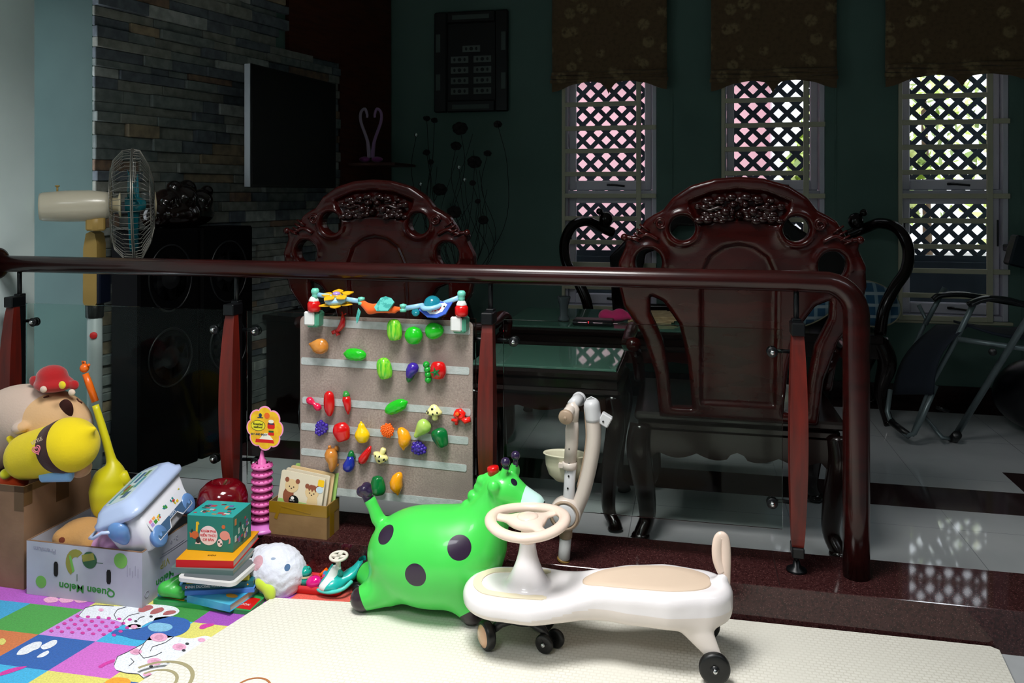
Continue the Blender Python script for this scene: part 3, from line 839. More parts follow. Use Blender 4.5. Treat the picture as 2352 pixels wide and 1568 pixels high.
t = Toy(918, 1103, 0); t.worm([(8 * u, 23 * u), (5 * u, 18 * u), (0 * u, 10 * u), (-3 * u, 0), (-2 * u, -10 * u), (0, -18 * u), (1 * u, -24 * u), (1 * u, -28 * u)], [4 * u, 9 * u, 13 * u, 15 * u, 14.5 * u, 10 * u, 4 * u, 2 * u]); t.done('toy_mango', 'orange yellow toy mango on the lowest tape row', 'toy food', t_mango)
t = Toy(972, 982, -40); t.rev(sm(48 * u, 34 * u, [(0, -.5), (.12, -.47), (.25, -.25), (.42, 0), (.5, .22), (.4, .42), (.2, .5), (0, .5)])); t.done('toy_pale_pear', 'pale lime toy pear tilted above the second mango', 'toy food', t_lime)
def pepper(px, py, an, lb):
    t = Toy(px, py, an); t.rev(sm(42 * u, 36 * u, [(0, -.42), (.25, -.5), (.46, -.35), (.5, -.1), (.42, .2), (.33, .42), (.2, .5), (0, .44)]), rad=lambda a, q: 1 + .08 * math.cos(4 * a)); t.done('toy_pepper', lb, 'toy food', t_dgreen)
pepper(1016, 1001, 200, 'dark green toy pepper at the right of the fourth tape row'); pepper(873, 1110, 0, 'dark green toy pepper beside the mango on the lowest tape row')
t = Toy(768, 1050, 0)
t.worm([(-3 * u, 24 * u), (-2 * u, 14 * u), (0, 4 * u), (3 * u, -8 * u), (2 * u, -18 * u), (0, -28 * u)], [9 * u, 15 * u, 15 * u, 11 * u, 9 * u, 4 * u]); t.worm([(-9 * u, 22 * u), (-10 * u, 29 * u)], [5 * u, 3 * u]); t.worm([(8 * u, 20 * u), (9 * u, 29 * u)], [6 * u, 4 * u]); t.worm([(6 * u, -14 * u), (13 * u, -16 * u)], [5 * u, 3 * u])
t.done('toy_roast_bird', 'roast brown toy bird hanging head down on the fifth tape row', 'toy food', t_brown)
t = Toy(843, 1042, -32); t.worm([(0, 26 * u), (1 * u, 14 * u), (1 * u, 0), (0, -14 * u), (-1 * u, -20 * u)], [2 * u, 7 * u, 10 * u, 10.5 * u, 7 * u]); t.worm([(-1 * u, -18 * u), (-2 * u, -26 * u)], [6 * u, 4 * u], 'cap'); t.done('toy_half_chili', 'tilted red toy chili right of the blue eggplant', 'toy food', t_red, {'cap': t_dgreen})

# ---------------------------------------------------------------- hanging toy bar
YT = 2.425
def q_(px, py, dy=0): return ony(px, py, YT + dy)
c_aqua = pl('aqua_plastic', '#6cc9b4', .35); c_sky = pl('sky_blue_plastic', '#92c4e4', .3); c_whp = pl('white_plastic_clip', '#dcdedd', .35); c_gr = pl('sea_green_plastic', '#4f9b80', .4)
c_yf = pl('yellow_petal_plastic', '#f5b91e', .4); c_lil = pl('lilac_plastic', '#a88ad6', .3); c_of = M('orange_plush_fabric', '#ee5f12', .9, sheen=.3); c_tf = M('teal_spotted_fabric', '#58b5ac', .9, var=(60, '#38958e', .5, .56))
c_rb = pl('blue_ray_fabric', '#2250b8', .6); c_cy = MatB('clear_cyan_dome', .05, 0, .5, .3, .6, 1.3); c_cy.color(lin('#2aa9bd')); c_cy = c_cy.m
bar = thing('toy_bar', 'baby toy bar with flower, orange animal and ray clipped on the felt board', 'toy bar', q_(890, 740))
for (cx, cy, rx, ry_, kx, ky) in ((716, 733, 721, 703, 724, 674), (1053, 746, 1060, 713, 1060, 680)):
    c = q_(cx, cy); k = PXM
    mb = MB(); mb.box(c.x - 15 * k, c.x + 17 * k, YT - .004, YT + .05, c.z - 19 * k, c.z + 17 * k, bev=.007); cl = mb.build('clip', c_gr, bar)
    mb = MB(); mb.box(c.x - 17 * k, c.x + 9 * k, YT - .012, YT - .002, c.z - 14 * k, c.z + 19 * k, bev=.006); mb.build('clip_cover', c_whp, cl)
    r = q_(rx, ry_); mb = MB(); mb.lathe([(.0, -.017), (.017, -.017), (.021, -.01), (.021, .01), (.016, .017), (0, .017)], T(*r), 20); rb = mb.build('red_joint', t_red, bar)
    mb = MB(); mb.lathe([(.015, .0), (.016, .008), (.011, .018), (.006, .022)], T(r.x, r.y, r.z + .012), 16, rad=lambda a, q: 1 + .08 * math.cos(5 * a)); mb.build('white_collar', c_whp, rb)
    kk = q_(kx, ky); mb = MB(); mb.lathe([(0, -.017), (.009, -.016), (.011, -.006), (.0105, 0), (.013, .003), (.013, .011), (.009, .017), (0, .018)], T(*kk), 18, rad=lambda a, q: 1 + .05 * math.cos(8 * a)); mb.build('knob', c_aqua, bar)
a, b = q_(727, 676), q_(828, 692); mb = MB(); mb.tube([a, a.lerp(b, .2), a.lerp(b, .8), b], .006, 10, flat=(1.3, .8)); 
mb.lathe([(0, -.011), (.034, -.010), (.037, 0), (.032, .008), (0, .010)], T(*q_(771, 687)) @ RX(.15), 28); mb.build('flower_arm', c_sky, bar)
def petals(c, n, a0, rr_, tilt, name, mat, parent):
    mb = MB()
    for i in range(n):
        a = a0 + 2 * PI * i / n
        prof = [(rr_ * (.35 + .65 * t), .0175 * math.sin(PI * (.12 + .88 * t) ** .8) ) for t in [j / 9 for j in range(10)]]
        m = T(*c) @ tilt @ RZ(a)
        pts = [(x, w) for x, w in prof] + [(x, -w) for x, w in prof[::-1]]
        mb.prism(pts, -.0015, .0015, m)
    mb.lathe([(0, -.002), (.016, -.002), (.016, .002), (0, .002)], T(*c) @ tilt, 20)
    return mb.build(name, mat, parent)
fl = petals(q_(773, 677), 5, .6, .056, RX(.22), 'flower', c_yf, bar)
mb = MB(); mb.ball(q_(773, 675), .0135, sc_=(1, 1, .6)); mb.build('flower_centre', c_lil, fl)
petals(q_(772, 698), 5, -.6 + PI, .056, RX(.1), 'lower_flower', c_yf, bar)
for (x, y) in ((830, 691), (926, 707)):
    mb = MB(); mb.lathe([(0, -.013), (.010, -.012), (.0115, -.004), (.008, -.002), (.008, .002), (.0115, .004), (.011, .011), (0, .014)], T(*q_(x, y)), 18); mb.build('knob', c_aqua, bar)
fn = sjoin([scone(q_(832, 695), q_(850, 710), .010, .014), scone(q_(850, 708), q_(880, 704), .013, .013), scone(q_(850, 714), q_(888, 712), .007, .008), scone(q_(880, 706), q_(922, 710), .012, .006), scone(q_(895, 714), q_(907, 716), .006, .005)], .01)
lo = q_(822, 730) - Vector((0, .03, 0)); hi = q_(935, 680) + Vector((0, .03, 0))
implicit(fn, lo, hi, .0035).build('orange_animal', c_of, bar)
mb = MB(); c = q_(886, 697); mb.prism([(-.03, -.012), (-.02, -.024), (.018, -.022), (.034, .008), (.022, .02), (.002, .026), (-.014, .02)], -.003, .003, T(c.x, c.y - .015, c.z) @ RX(PI / 2 - .5)); mb.build('spotted_leaf', c_tf, bar)
mb = MB(); c = q_(826, 722); mb.prism([(0, .022), (.008, .01), (.002, -.014), (-.005, -.028), (-.008, -.01)], -.002, .002, T(c.x, c.y - .01, c.z) @ RX(PI / 2)); mb.build('dangling_leaf', c_tf, bar)
a, b = q_(930, 708), q_(972, 701); mb = MB(); mb.tube([a, b], .006, 10, flat=(1.3, .8)); a, b = q_(1010, 700), q_(1060, 681); mb.tube([a, b], .006, 10, flat=(1.3, .8))
mb.lathe([(0, -.008), (.034, -.007), (.038, 0), (.033, .006), (0, .007)], T(*q_(992, 701)) @ RY(-.12) @ RX(.2), 28); mb.build('ray_arm', c_sky, bar)
mb = MB(); c = q_(993, 697); mb.lathe([(.027, 0), (.025, .010), (.018, .019), (.008, .024), (0, .0245)], T(*c) @ RY(-.12) @ RX(.2), 24, cap=False); mb.build('dome', c_cy, bar)
cm = T(*q_(1004, 712)) @ RZ(0) @ RX(PI / 2 - .45) @ RZ(.22)
out = [(-.055, .006), (-.03, -.022), (0, -.03), (.03, -.022), (.056, .012), (.05, .024), (.035, .014), (.02, .02), (-.02, .018), (-.04, .02)]
mb = MB(); mb.prism(out, -.003, .003, cm @ T(0, 0, .012)); ray = mb.build('ray', c_rb, bar)
mb = MB(); mb.prism([(-.036, .004), (-.02, -.014), (0, -.018), (.02, -.014), (.038, .006), (.03, .014), (-.03, .012)], .003, .0042, cm @ T(0, 0, .012), mi=0)
mb.prism([(-.012, .004), (.016, .006), (.018, -.002), (.01, -.009), (.004, -.005), (-.002, -.010), (-.007, -.006), (-.013, -.009)], .0042, .0052, cm @ T(0, 0, .012), mi=1)
for x in (-.026, .028): mb.prism(circ(.0045, 12, c=(x, .002)), .0042, .005, cm @ T(0, 0, .012), mi=0); mb.prism(circ(.0028, 12, c=(x, .001)), .005, .0056, cm @ T(0, 0, .012), mi=2)
mb.build('ray_face', [c_whp, t_red, t_black], ray)
mb = MB(); mb.lathe([(0, -.006), (.012, -.005), (.013, 0), (.012, .005), (0, .006)], T(*q_(955, 717)) @ RX(1.2), 18); mb.build('clear_ring', c_cy, bar)
# ================================================================ MATS
def foam():
    s = MatB('cream_play_foam', .6)
    ch = s.n('ShaderNodeTexBrick'); ch.offset = .5; ch.inputs['Scale'].default_value = 1; ch.inputs['Mortar Size'].default_value = .0022
    ch.inputs['Brick Width'].default_value = .017; ch.inputs['Row Height'].default_value = .0125; ch.inputs['Mortar Smooth'].default_value = .6
    ch.inputs['Color1'].default_value = lin('#e2dfd5'); ch.inputs['Color2'].default_value = lin('#dddad0'); ch.inputs['Mortar'].default_value = lin('#cbc7ba')
    s.l(s.coord(), ch.inputs['Vector']); s.color(s.mix(s.ramp(s.noise(5), .3, .8), ch.outputs['Color'], lin('#d8d5ca')))
    s.bump(ch.outputs['Fac'], -.45, .002); return s.m
m_foam = foam(); m_foam_e = M('foam_edge', '#d8d3c6', .7)
back = [(-1.22, 2.196), (-.923, 2.227), (-.70, 2.30), (-.45, 2.376), (.12, 2.366), (.772, 2.374), (.79, 2.36)]
out = back + [(.74, 1.9), (.70, .5), (-1.75, .5), (-1.48, 1.2), (-1.31, 1.806)]
mb = MB(); mb.prism(out, -.012, 0, mi=0, mi_side=1)
m_br = M('brown_print', '#a5673c', .7); m_ol = M('olive_print', '#9a9270', .7)
def ring(mb, c, r0, r1, z, mi, a0=0, a1=2 * PI, ry=1, n=28):
    vs = []; fs = []
    for i in range(n + 1):
        a = a0 + (a1 - a0) * i / n
        for r in (r0, r1): vs.append((c[0] + r * math.cos(a), c[1] + r * ry * math.sin(a), z))
    for i in range(n): fs.append((2 * i, 2 * i + 1, 2 * i + 3, 2 * i + 2))
    mb.add(vs, fs, None, mi)
p = onz(352, 1568, 0); ring(mb, p, .085, .095, .0007, 3, -.2, 2.6); ring(mb, p, .05, .058, .0007, 3, -.2, 2.6)
p = onz(580, 1580, 0); ring(mb, p, .038, .044, .0007, 2)
tag(mb.build('play_mat', [m_foam, m_foam_e, m_br, m_ol]), 'large cream foam mat with fine embossed grid under the ride-on car', 'play mat')

# ---- colourful printed mat
cc = {'P': '#b04fc0', 'B': '#2d9ccf', 'G': '#3f9a3c', 'K': '#c584d8', 'O': '#c9703c', 'D': '#1b58a8', 'M': '#c763c4', 'L': '#35a8d8', 'Y': '#d6cf6a', 'R': '#d9584a', 'V': '#9a3fb0', 'E': '#2b8a2e'}
def plush_mat(k, c):
    s = MatB('printed_plush_' + k, .9, sheen=.25); b = lin(c)
    s.color(s.mix(s.ramp(s.noise(220), .3, .7), [x * .8 for x in b[:3]] + [1], [min(1, x * 1.12) for x in b[:3]] + [1])); s.bump(s.noise(400), .5); return s.m
keys = list(cc); pm = [plush_mat(k, cc[k]) for k in keys]
xk = [('w', '#dfe3ec'), ('pk', '#e2a3c4'), ('mg', '#c92a9c'), ('ink', '#2b2b35'), ('sky', '#7cb6d8'), ('or', '#e59a1e'), ('rd', '#a8555a'), ('nose', '#cf8fb0')]
for k, c in xk: keys.append(k); pm.append(plush_mat(k, c))
K = {k: i for i, k in enumerate(keys)}
def gxy(i, j):   # grid corner: i column, j row from the back
    return Vector((-1.915 + .178 * (i - 3) - .021 * (j - 1), 2.03 - .142 * (j - 1) + .004 * (i - 3), 0))
rowsC = ['PPPPPPPREEEEE', 'PPPPYEVREEEEE', 'PPBGKLYVEOYEE', 'BGBODMYEVEOYE', 'GOLKLYDMMGKOE', 'GOLMDYGPLMOYB', 'KLYGOBMPYDGOL']
mb = MB(); zt = -.0125
for j, rw in enumerate(rowsC):
    for i, ch in enumerate(rw[:9]):
        j_ = j - 1; a, b, c, d = gxy(i, j_), gxy(i + 1, j_), gxy(i + 1, j_ + 1), gxy(i, j_ + 1)
        mb.add([(v.x, v.y, zt) for v in (d, c, b, a)], [(0, 1, 2, 3)], None, K[ch])
for side in range(1):
    a, b, c, d = gxy(0, -1), gxy(9, -1), gxy(9, 6), gxy(0, 6)
    for p, q in ((a, b), (b, c), (c, d), (d, a)): mb.add([(p.x, p.y, zt), (q.x, q.y, zt), (q.x, q.y, -.022), (p.x, p.y, -.022)], [(0, 1, 2, 3)], None, K['V'])
    mb.add([(v.x, v.y, -.022) for v in (a, b, c, d)], [(0, 1, 2, 3)], None, K['V'])
def blob(pts, k, lift=.0006):
    """closed outline through pixels, printed on the mat"""
    P = [onz(x, y, zt) for x, y in pts]; n = len(P); Q = []
    for i in range(n):
        p0, p1, p2, p3 = P[i - 1], P[i], P[(i + 1) % n], P[(i + 2) % n]
        for q in range(4):
            t = q / 4; Q.append(.5 * ((2 * p1) + (p2 - p0) * t + (2 * p0 - 5 * p1 + 4 * p2 - p3) * t * t + (3 * p1 - p0 - 3 * p2 + p3) * t ** 3))
    A = sum(Q[i].x * Q[(i + 1) % len(Q)].y - Q[(i + 1) % len(Q)].x * Q[i].y for i in range(len(Q)))
    if A < 0: Q = Q[::-1]
    mb.add([(v.x, v.y, zt + lift) for v in Q], [tuple(range(len(Q)))], None, K[k])
def dot(px, py, r, k, lift=.0009, ry=.6): blob([(px + r * math.cos(a), py + r * ry * math.sin(a)) for a in [i * PI / 4 for i in range(8)]], k, lift)
def stroke(pts, k, w=1.4, lift=.0012):
    P = [Vector(p) for p in pts]
    for a, b in zip(P, P[1:]):
        d = (b - a); n = Vector((-d.y, d.x)).normalized() * w
        Q = [onz(*(a + n), zt), onz(*(a - n), zt), onz(*(b - n), zt), onz(*(b + n), zt)]
        A = sum(Q[i].x * Q[(i + 1) % 4].y - Q[(i + 1) % 4].x * Q[i].y for i in range(4))
        if A < 0: Q = Q[::-1]
        mb.add([(v.x, v.y, zt + lift) for v in Q], [(0, 1, 2, 3)], None, K[k])
# clouds on the dark blue tile
for pts in ([(38, 1502), (48, 1490), (66, 1480), (82, 1474), (96, 1475), (90, 1488), (76, 1494), (60, 1502), (44, 1504)], [(94, 1484), (108, 1476), (122, 1470), (131, 1471), (128, 1480), (112, 1489), (98, 1491)], [(85, 1508), (96, 1500), (110, 1494), (112, 1500), (100, 1508), (88, 1510)]): blob(pts, 'w')
# dotted lilac tile
for r in range(5):
    for c in range(7):
        x = 118 + c * 24 + r * 15; y = 1449 - r * 8.5 + c * 1.6
        if x < 275 - 0 * r + (4 - r) * -2 + 30: dot(x, y, 5, 'mg')
# white bear lying down
blob([(182, 1412), (196, 1396), (220, 1390), (262, 1392), (300, 1392), (350, 1388), (395, 1392), (412, 1402), (402, 1412), (375, 1420), (345, 1428), (320, 1440), (296, 1440), (270, 1426), (230, 1420), (196, 1420)], 'w')
blob([(290, 1440), (300, 1434), (318, 1434), (326, 1440), (315, 1445), (298, 1445)], 'w'); dot(308, 1440, 8, 'pk', .0012); dot(232, 1401, 6, 'pk', .0012)
blob([(318, 1404), (322, 1394), (345, 1390), (352, 1396), (340, 1402), (328, 1406)], 'rd', .001); blob([(345, 1410), (352, 1400), (372, 1395), (376, 1402), (360, 1409)], 'rd', .001); blob([(374, 1412), (382, 1404), (400, 1402), (404, 1407), (388, 1412)], 'rd', .001)
dot(312, 1427, 4, 'ink', .0012); dot(347, 1416, 4, 'ink', .0012)
stroke([(268, 1424), (262, 1412), (270, 1400), (290, 1394)], 'ink', .7); stroke([(316, 1424), (322, 1418), (332, 1416)], 'ink', .8); stroke([(182, 1412), (196, 1396), (220, 1390), (262, 1392)], 'ink', .6); stroke([(280, 1436), (284, 1424), (296, 1414), (320, 1408)], 'ink', .6)
# blue whale
blob([(256, 1456), (266, 1446), (290, 1446), (330, 1440), (350, 1428), (360, 1418), (400, 1416), (432, 1424), (436, 1440), (420, 1455), (390, 1464), (350, 1470), (310, 1468), (280, 1460)], 'D'); blob([(345, 1434), (362, 1430), (390, 1434), (396, 1442), (380, 1450), (352, 1450), (340, 1442)], 'sky', .0009)
blob([(458, 1440), (466, 1434), (490, 1432), (490, 1436), (478, 1440), (468, 1444), (460, 1444)], 'mg')
# two pigs
blob([(262, 1528), (270, 1508), (292, 1498), (330, 1478), (345, 1462), (362, 1456), (400, 1462), (440, 1466), (470, 1460), (486, 1466), (470, 1480), (440, 1496), (420, 1510), (392, 1528), (372, 1548), (350, 1560), (330, 1558), (318, 1548), (290, 1546), (270, 1540)], 'w')
for (x, y, r) in ((365, 1464, 20), (312, 1497, 14), (412, 1486, 16), (355, 1520, 17)): dot(x, y, r, 'pk', .0012, .5); dot(x + 1, y, r * .55, 'nose', .0015, .5)
for (x, y, r) in ((463, 1470, 9), (338, 1549, 10)): dot(x, y, r, 'pk', .0012, .5)
for (x, y) in ((430, 1479), (422, 1494), (386, 1521), (347, 1531)): dot(x, y, 4.5, 'ink', .0015)
stroke([(330, 1480), (318, 1498), (330, 1512), (356, 1506), (372, 1498)], 'ink', .7); stroke([(400, 1462), (380, 1476), (350, 1486), (345, 1496)], 'ink', .7); stroke([(262, 1528), (270, 1508), (292, 1498), (330, 1478), (345, 1462)], 'ink', .7); stroke([(300, 1512), (308, 1520), (296, 1530)], 'ink', .7); stroke([(375, 1540), (392, 1528), (420, 1510), (440, 1496)], 'ink', .6); stroke([(268, 1540), (290, 1546), (318, 1548), (330, 1558)], 'ink', .7)
blob([(226, 1530), (244, 1520), (262, 1514), (262, 1520), (246, 1526), (232, 1534)], 'mg')
for x in (100, 135, 170): blob([(x, 1376), (x + 18, 1370), (x + 34, 1375), (x + 30, 1382), (x + 8, 1384)], 'pk', .0007)
blob([(0, 1545), (30, 1534), (62, 1530), (40, 1540), (0, 1552)], 'mg'); blob([(240, 1568), (262, 1556), (292, 1558), (300, 1568), (285, 1580), (250, 1580)], 'or')
blob([(0, 1468), (8, 1466), (14, 1472), (8, 1480), (0, 1480)], 'Y')
tag(mb.build('printed_mat', pm), 'colourful patchwork play mat printed with bear, whale and pigs', 'play mat')

# ================================================================ GREEN GIRAFFE HOPPER
YG = 2.235
g_ = lambda px, py, dy=0: ony(px, py, YG + dy)
bc = g_(992, 1268); bc.z = .150
parts = [sell((bc.x, bc.y, bc.z + .004), (.192, .132, .140)),
         sell((bc.x + .085, bc.y, bc.z + .02), (.11, .12, .12)),
         scone(g_(1100, 1228), g_(1148, 1128), .080, .046),
         sell(g_(1158, 1124), (.050, .045, .044)),
         scone(g_(1160, 1128), g_(1222, 1163), .046, .039),
         scone(g_(868, 1190), g_(852, 1150), .020, .015)]
f_tail = g_(838, 1126)
feet = []
for (px, py, dy, ax, ay) in ((832, 1383, -.055, 885, 1350), (1083, 1415, -.055, 1060, 1345), (838, 1362, .10, 880, 1340), (1090, 1385, .10, 1060, 1340)):
    p = g_(px, py, dy); a = g_(ax, ay, dy * .6)
    feet.append((p, a)); 
for p, a in feet: p.z = .036; parts.append(scone(a, p, .050, .034))
body = sjoin(parts, [.05, .05, .03, .02, .02] + [.04] * 4)
extra = [scone(g_(842, 1138), g_(850, 1152), .013, .013)] + [sball(g_(838 + dx, 1126 + dy, dd), r / 1000) for dx, dy, dd, r in ((-8, 2, 0, 15), (4, -8, 0, 15), (8, 4, -.01, 13), (-2, -2, -.015, 14), (0, 8, .008, 13))]
mane = [sball(g_(x, y), r) for x, y, r in ((1073, 1160, .016), (1087, 1138, .017), (1099, 1119, .014), (1107, 1103, .016), (1121, 1095, .013))]
ears = [sell(g_(1133, 1118, -.052), (.018, .013, .018)), scone(g_(1134, 1122, -.052), g_(1140, 1152, -.050), .014, .004), sell(g_(1182, 1080, .03), (.016, .01, .024)), scone(g_(1156, 1092, -.02), g_(1162, 1072, -.02), .012, .0085), scone(g_(1178, 1086, .02), g_(1184, 1064, .02), .012, .008)]
full = lambda X, Y, Z: sjoin([body] + extra[:1] + extra[1:] + mane + ears, [.012] * 1 + [.004] * 5 + [.009] * 5 + [.006] * 5)(X, Y, Z)
base_g = (bc.x, bc.y, 0)
spots = [(885, 1226, 21), (1055, 1257, 25), (954, 1321, 23)]
regs = []
for px, py, r in spots:
    p = trace(body, px, py); d = (p - Vector((0, 0, H))).length; regs.append(('s', p, r * d / F * 1.02, '#2b1c33'))
muz = trace(body, 1222, 1155); nrm = (g_(1236, 1170) - g_(1180, 1115)).normalized()
regs.append(('s', g_(1268, 1168), .094, '#bfe3dc'))
for i, (p, a) in enumerate(feet):
    regs.append(('s', p + (p - a).normalized() * .016, .040, '#2b1c25'))
regs.append(('s', f_tail + Vector((-.004, 0, .002)), .036, '#261a38'))
eye = trace(full, 1181, 1106)
regs.append(('s', eye, .010, '#171226', (1, 1, .75)))
for x, y, dy in ((1163, 1070, -.02), (1185, 1060, .02)): regs.append(('s', g_(x, y, dy), .011, '#241a35'))
m_gir = region_mat('green_rubber', '#45cf50', regs, base_g, .35, .25)
# muzzle plane must only touch the head: limit with a second pass of green below the neck
gir = thing('giraffe_hopper', 'bright green inflatable giraffe hopper with dark spots and white muzzle', 'ride-on toy', base_g)
o = implicit(full, (bc.x - .27, bc.y - .2, -.004), (bc.x + .33, bc.y + .2, .45), .0042).build('giraffe_body', m_gir, gir)
mb = MB()
for x, y, dy in ((1161, 1061, -.02), (1184, 1046, .02)):
    p = g_(x, y, dy); mb.ball(p, .0135, n=18); mb.cyl(p - Vector((0, 0, .03)), p, .008, .006)
mb.build('horns', pl('dark_violet_rubber', '#2a1f3d', .2), gir)
mb = MB(); c = g_(1133, 1079); mb.lathe([(.017, -.012), (.017, .004), (.016, .009), (.013, .011), (0, .011)], T(*c) @ RY(-.15), 22, rad=lambda a, q: 1 + .03 * math.cos(12 * a))
tag(mb.build('bottle_cap', t_red), 'small red plastic cap resting on the giraffe head', 'bottle cap')

# ================================================================ RIDE-ON SWING CAR
m_cw = M('white_car_plastic', '#e9e4e6', .25, coat=.4); m_cb = M('beige_car_plastic', '#e6cfc0', .28, coat=.3); m_pad = M('beige_rubber_pad', '#d3bda8', .6, bump=(150, .1)); m_tan = M('tan_hub', '#dcae8c', .25, coat=.4)
m_tyre = M('black_tyre', '#101112', .4); m_blk = M('black_plastic', '#141416', .35)
m_cpale = M('pale_cream_car_plastic', '#e0d6cf', .35)
yaw = math.atan2(2.150 - 2.095, .6)
CO = Vector((-.605, 2.085, 0))
CM = T(*CO) @ RZ(yaw)
car = thing('swing_car', 'white and beige ride-on swing car with round steering wheel', 'ride-on toy', CO, RZ(yaw))
chain = [(.120, .112), (.20, .114), (.27, .088), (.36, .070), (.46, .086), (.54, .096), (.625, .084)]
def plan(X, Y):
    d = None
    for (x0, r0), (x1, r1) in zip(chain, chain[1:]):
        t = np.clip((X - x0) / (x1 - x0), 0, 1); q = np.sqrt((X - (x0 + t * (x1 - x0))) ** 2 + Y ** 2) - (r0 + (r1 - r0) * t)
        d = q if d is None else smin(d, q, .03)
    return d
def ztop(X): return .168 + .032 * (1 / (1 + np.exp(-(X - .33) / .03))) + .004 * np.sin((X - .4) * 8) * (X > .4)
def zbot(X): return .104 + .004 * X
def carf(X, Y, Z):
    d2 = plan(X, Y); zt_, zb_ = ztop(X), zbot(X); c = (zt_ + zb_) / 2; hz = (zt_ - zb_) / 2; r = .026
    qx, qz = d2 + r, np.abs(Z - c) - hz + r
    d = np.sqrt(np.maximum(qx, 0) ** 2 + np.maximum(qz, 0) ** 2) + np.minimum(np.maximum(qx, qz), 0) - r
    # belly taper: lower edge tucks in
    d = d + np.clip((c - Z) / hz, 0, 1) ** 2 * .012
    for s_ in (-1, 1):
        d = smin(d, scone((.60, s_ * .066, .135), (.655, s_ * .088, .060), .042, .017, (1, .55, 1))(X, Y, Z), .02)
    d = smin(d, scone((.67, 0, .17), (.684, 0, .215), .026, .014)(X, Y, Z), .02)
    # steering column foot
    rr_ = np.sqrt((X - .18) ** 2 + Y ** 2); prof = .021 + .042 * np.clip((.285 - Z) / .12, 0, 1) ** 1.9
    cone = np.maximum(rr_ - prof, np.maximum(Z - .283, .12 - Z)) * .85
    return smin(d, cone, .012)
ms = lambda X, Y, Z: np.where(Z < .131 + .022 / (1 + np.exp(-(X - .28) / .03)), 1, 0)
b = MB(); implicit(carf, (-.02, -.15, .02), (.74, .15, .30), .0045, b, mi=ms)
b.build('car_body', [m_cw, m_cpale], car, local=True)
# seam line
def rim_pts(z0, z1, inset, n=90):
    """points around the plan outline"""
    pts = []
    for i in range(n):
        a = 2 * PI * i / n
        cx = .19 if False else None
        pts.append(a)
    return pts
# seat pad
def pad_outline(x0, x1, off, n=60):
    P = []
    for i in range(n):
        a = 2 * PI * i / n
        cx, rx = (x0 + x1) / 2, (x1 - x0) / 2
        t = (math.cos(a) + 1) / 2
        hw = off * (.62 + .38 * min(1, t * 1.6)) if t < .62 else off
        P.append((cx + rx * math.copysign(abs(math.cos(a)) ** .8, math.cos(a)), hw * math.copysign(abs(math.sin(a)) ** .75, math.sin(a))))
    return P
P = pad_outline(.325, .655, .072)
mb = MB(); vs = []; fs = []
n = len(P)
for k_, (sc_, dz) in enumerate(((1.0, -.004), (1.0, .0015), (.97, .0032), (.7, .0034), (.35, .0034), (.001, .0034))):
    for x, y in P:
        X = .49 + (x - .49) * sc_; Y = y * sc_
        vs.append((X, Y, float(ztop(np.array([X]))[0]) + dz))
for k_ in range(5):
    for i in range(n): fs.append((k_ * n + i, k_ * n + (i + 1) % n, (k_ + 1) * n + (i + 1) % n, (k_ + 1) * n + i))
mb.add(vs, fs, None, 0, True); mb.build('seat_pad', m_pad, car, local=True)
# nose pad (U shape round the column)
vs = []; fs = []; N_ = 40
for i in range(N_ + 1):
    t = i / N_; a = PI * .5 + PI * t
    if t < .18: base = Vector((.20 - .0 + (.18 - t) * .20, .072)); nn = Vector((0, 1))
    elif t > .82: base = Vector((.20 + (t - .82) * .20, -.072)); nn = Vector((0, -1))
    else:
        a = PI / 2 + PI * (t - .18) / .64; base = Vector((.128 + 0 * t, 0)); nn = Vector((math.cos(a), math.sin(a)))
        base = Vector((.20 - .072 * .0, 0)) if False else Vector((.118, 0)); base = base + nn * .072
        if t < .3: base.x += (.3 - t) / .12 * .04
        if t > .7: base.x += (t - .7) / .12 * .04
    w = .0115 * (1 if .03 < t < .97 else .6)
    for s_ in (-1, 1):
        q = base + nn * w * s_; vs.append((q.x, q.y, .1675)); vs.append((q.x, q.y, .1705))
for i in range(N_):
    o_ = i * 4; fs += [(o_ + 1, o_ + 5, o_ + 7, o_ + 3), (o_, o_ + 4, o_ + 5, o_ + 1), (o_ + 2, o_ + 3, o_ + 7, o_ + 6)]
fs += [(0, 1, 3, 2), (N_ * 4, N_ * 4 + 2, N_ * 4 + 3, N_ * 4 + 1)]
MB().add(vs, fs, None, 0, False).build('nose_pad', M('cream_rubber_pad', '#dfd3b8', .55), car, local=True)
# steering
mb = MB(); mb.lathe([(.020, .278), (.0215, .282), (.0215, .288), (.018, .290), (.0175, .325), (.02, .33)], T(.18, 0, 0), 28); col_ = mb.build('steering_column', m_cb, car, local=True)
mb = MB(); R_ = .097
SW = T(.18, 0, .336) @ RX(.03) @ RY(-.03)
mb.tube([SW @ Vector((R_ * math.cos(2 * PI * i / 48) * 1.02, R_ * .98 * math.sin(2 * PI * i / 48), .004 * math.cos(4 * PI * i / 48))) for i in range(48)], .0145, 14, closed=True, flat=(.85, 1.1))
sw = mb.build('steering_wheel', m_cb, car, local=True)
mb = MB(); hub = lambda X, Y, Z: smin(sell((.0, 0, -.004), (.046, .04, .016))(X, Y, Z), np.minimum(scone((0, 0, -.004), (-.088, .02, 0), .020, .016, (1, 1, .5))(X, Y, Z), np.minimum(scone((0, 0, -.004), (.07, .055, 0), .016, .013, (1, 1, .5))(X, Y, Z), scone((0, 0, -.004), (.05, -.075, 0), .018, .014, (1, 1, .5))(X, Y, Z))), .02)
implicit(hub, (-.11, -.1, -.035), (.11, .1, .03), .004, mb, m=SW)
mb.lathe([(.03, .0), (.029, .012), (.02, .0155), (0, .016)], SW @ T(0, 0, 0), 28); mb.build('wheel_hub_cover', m_cb, sw, local=True)
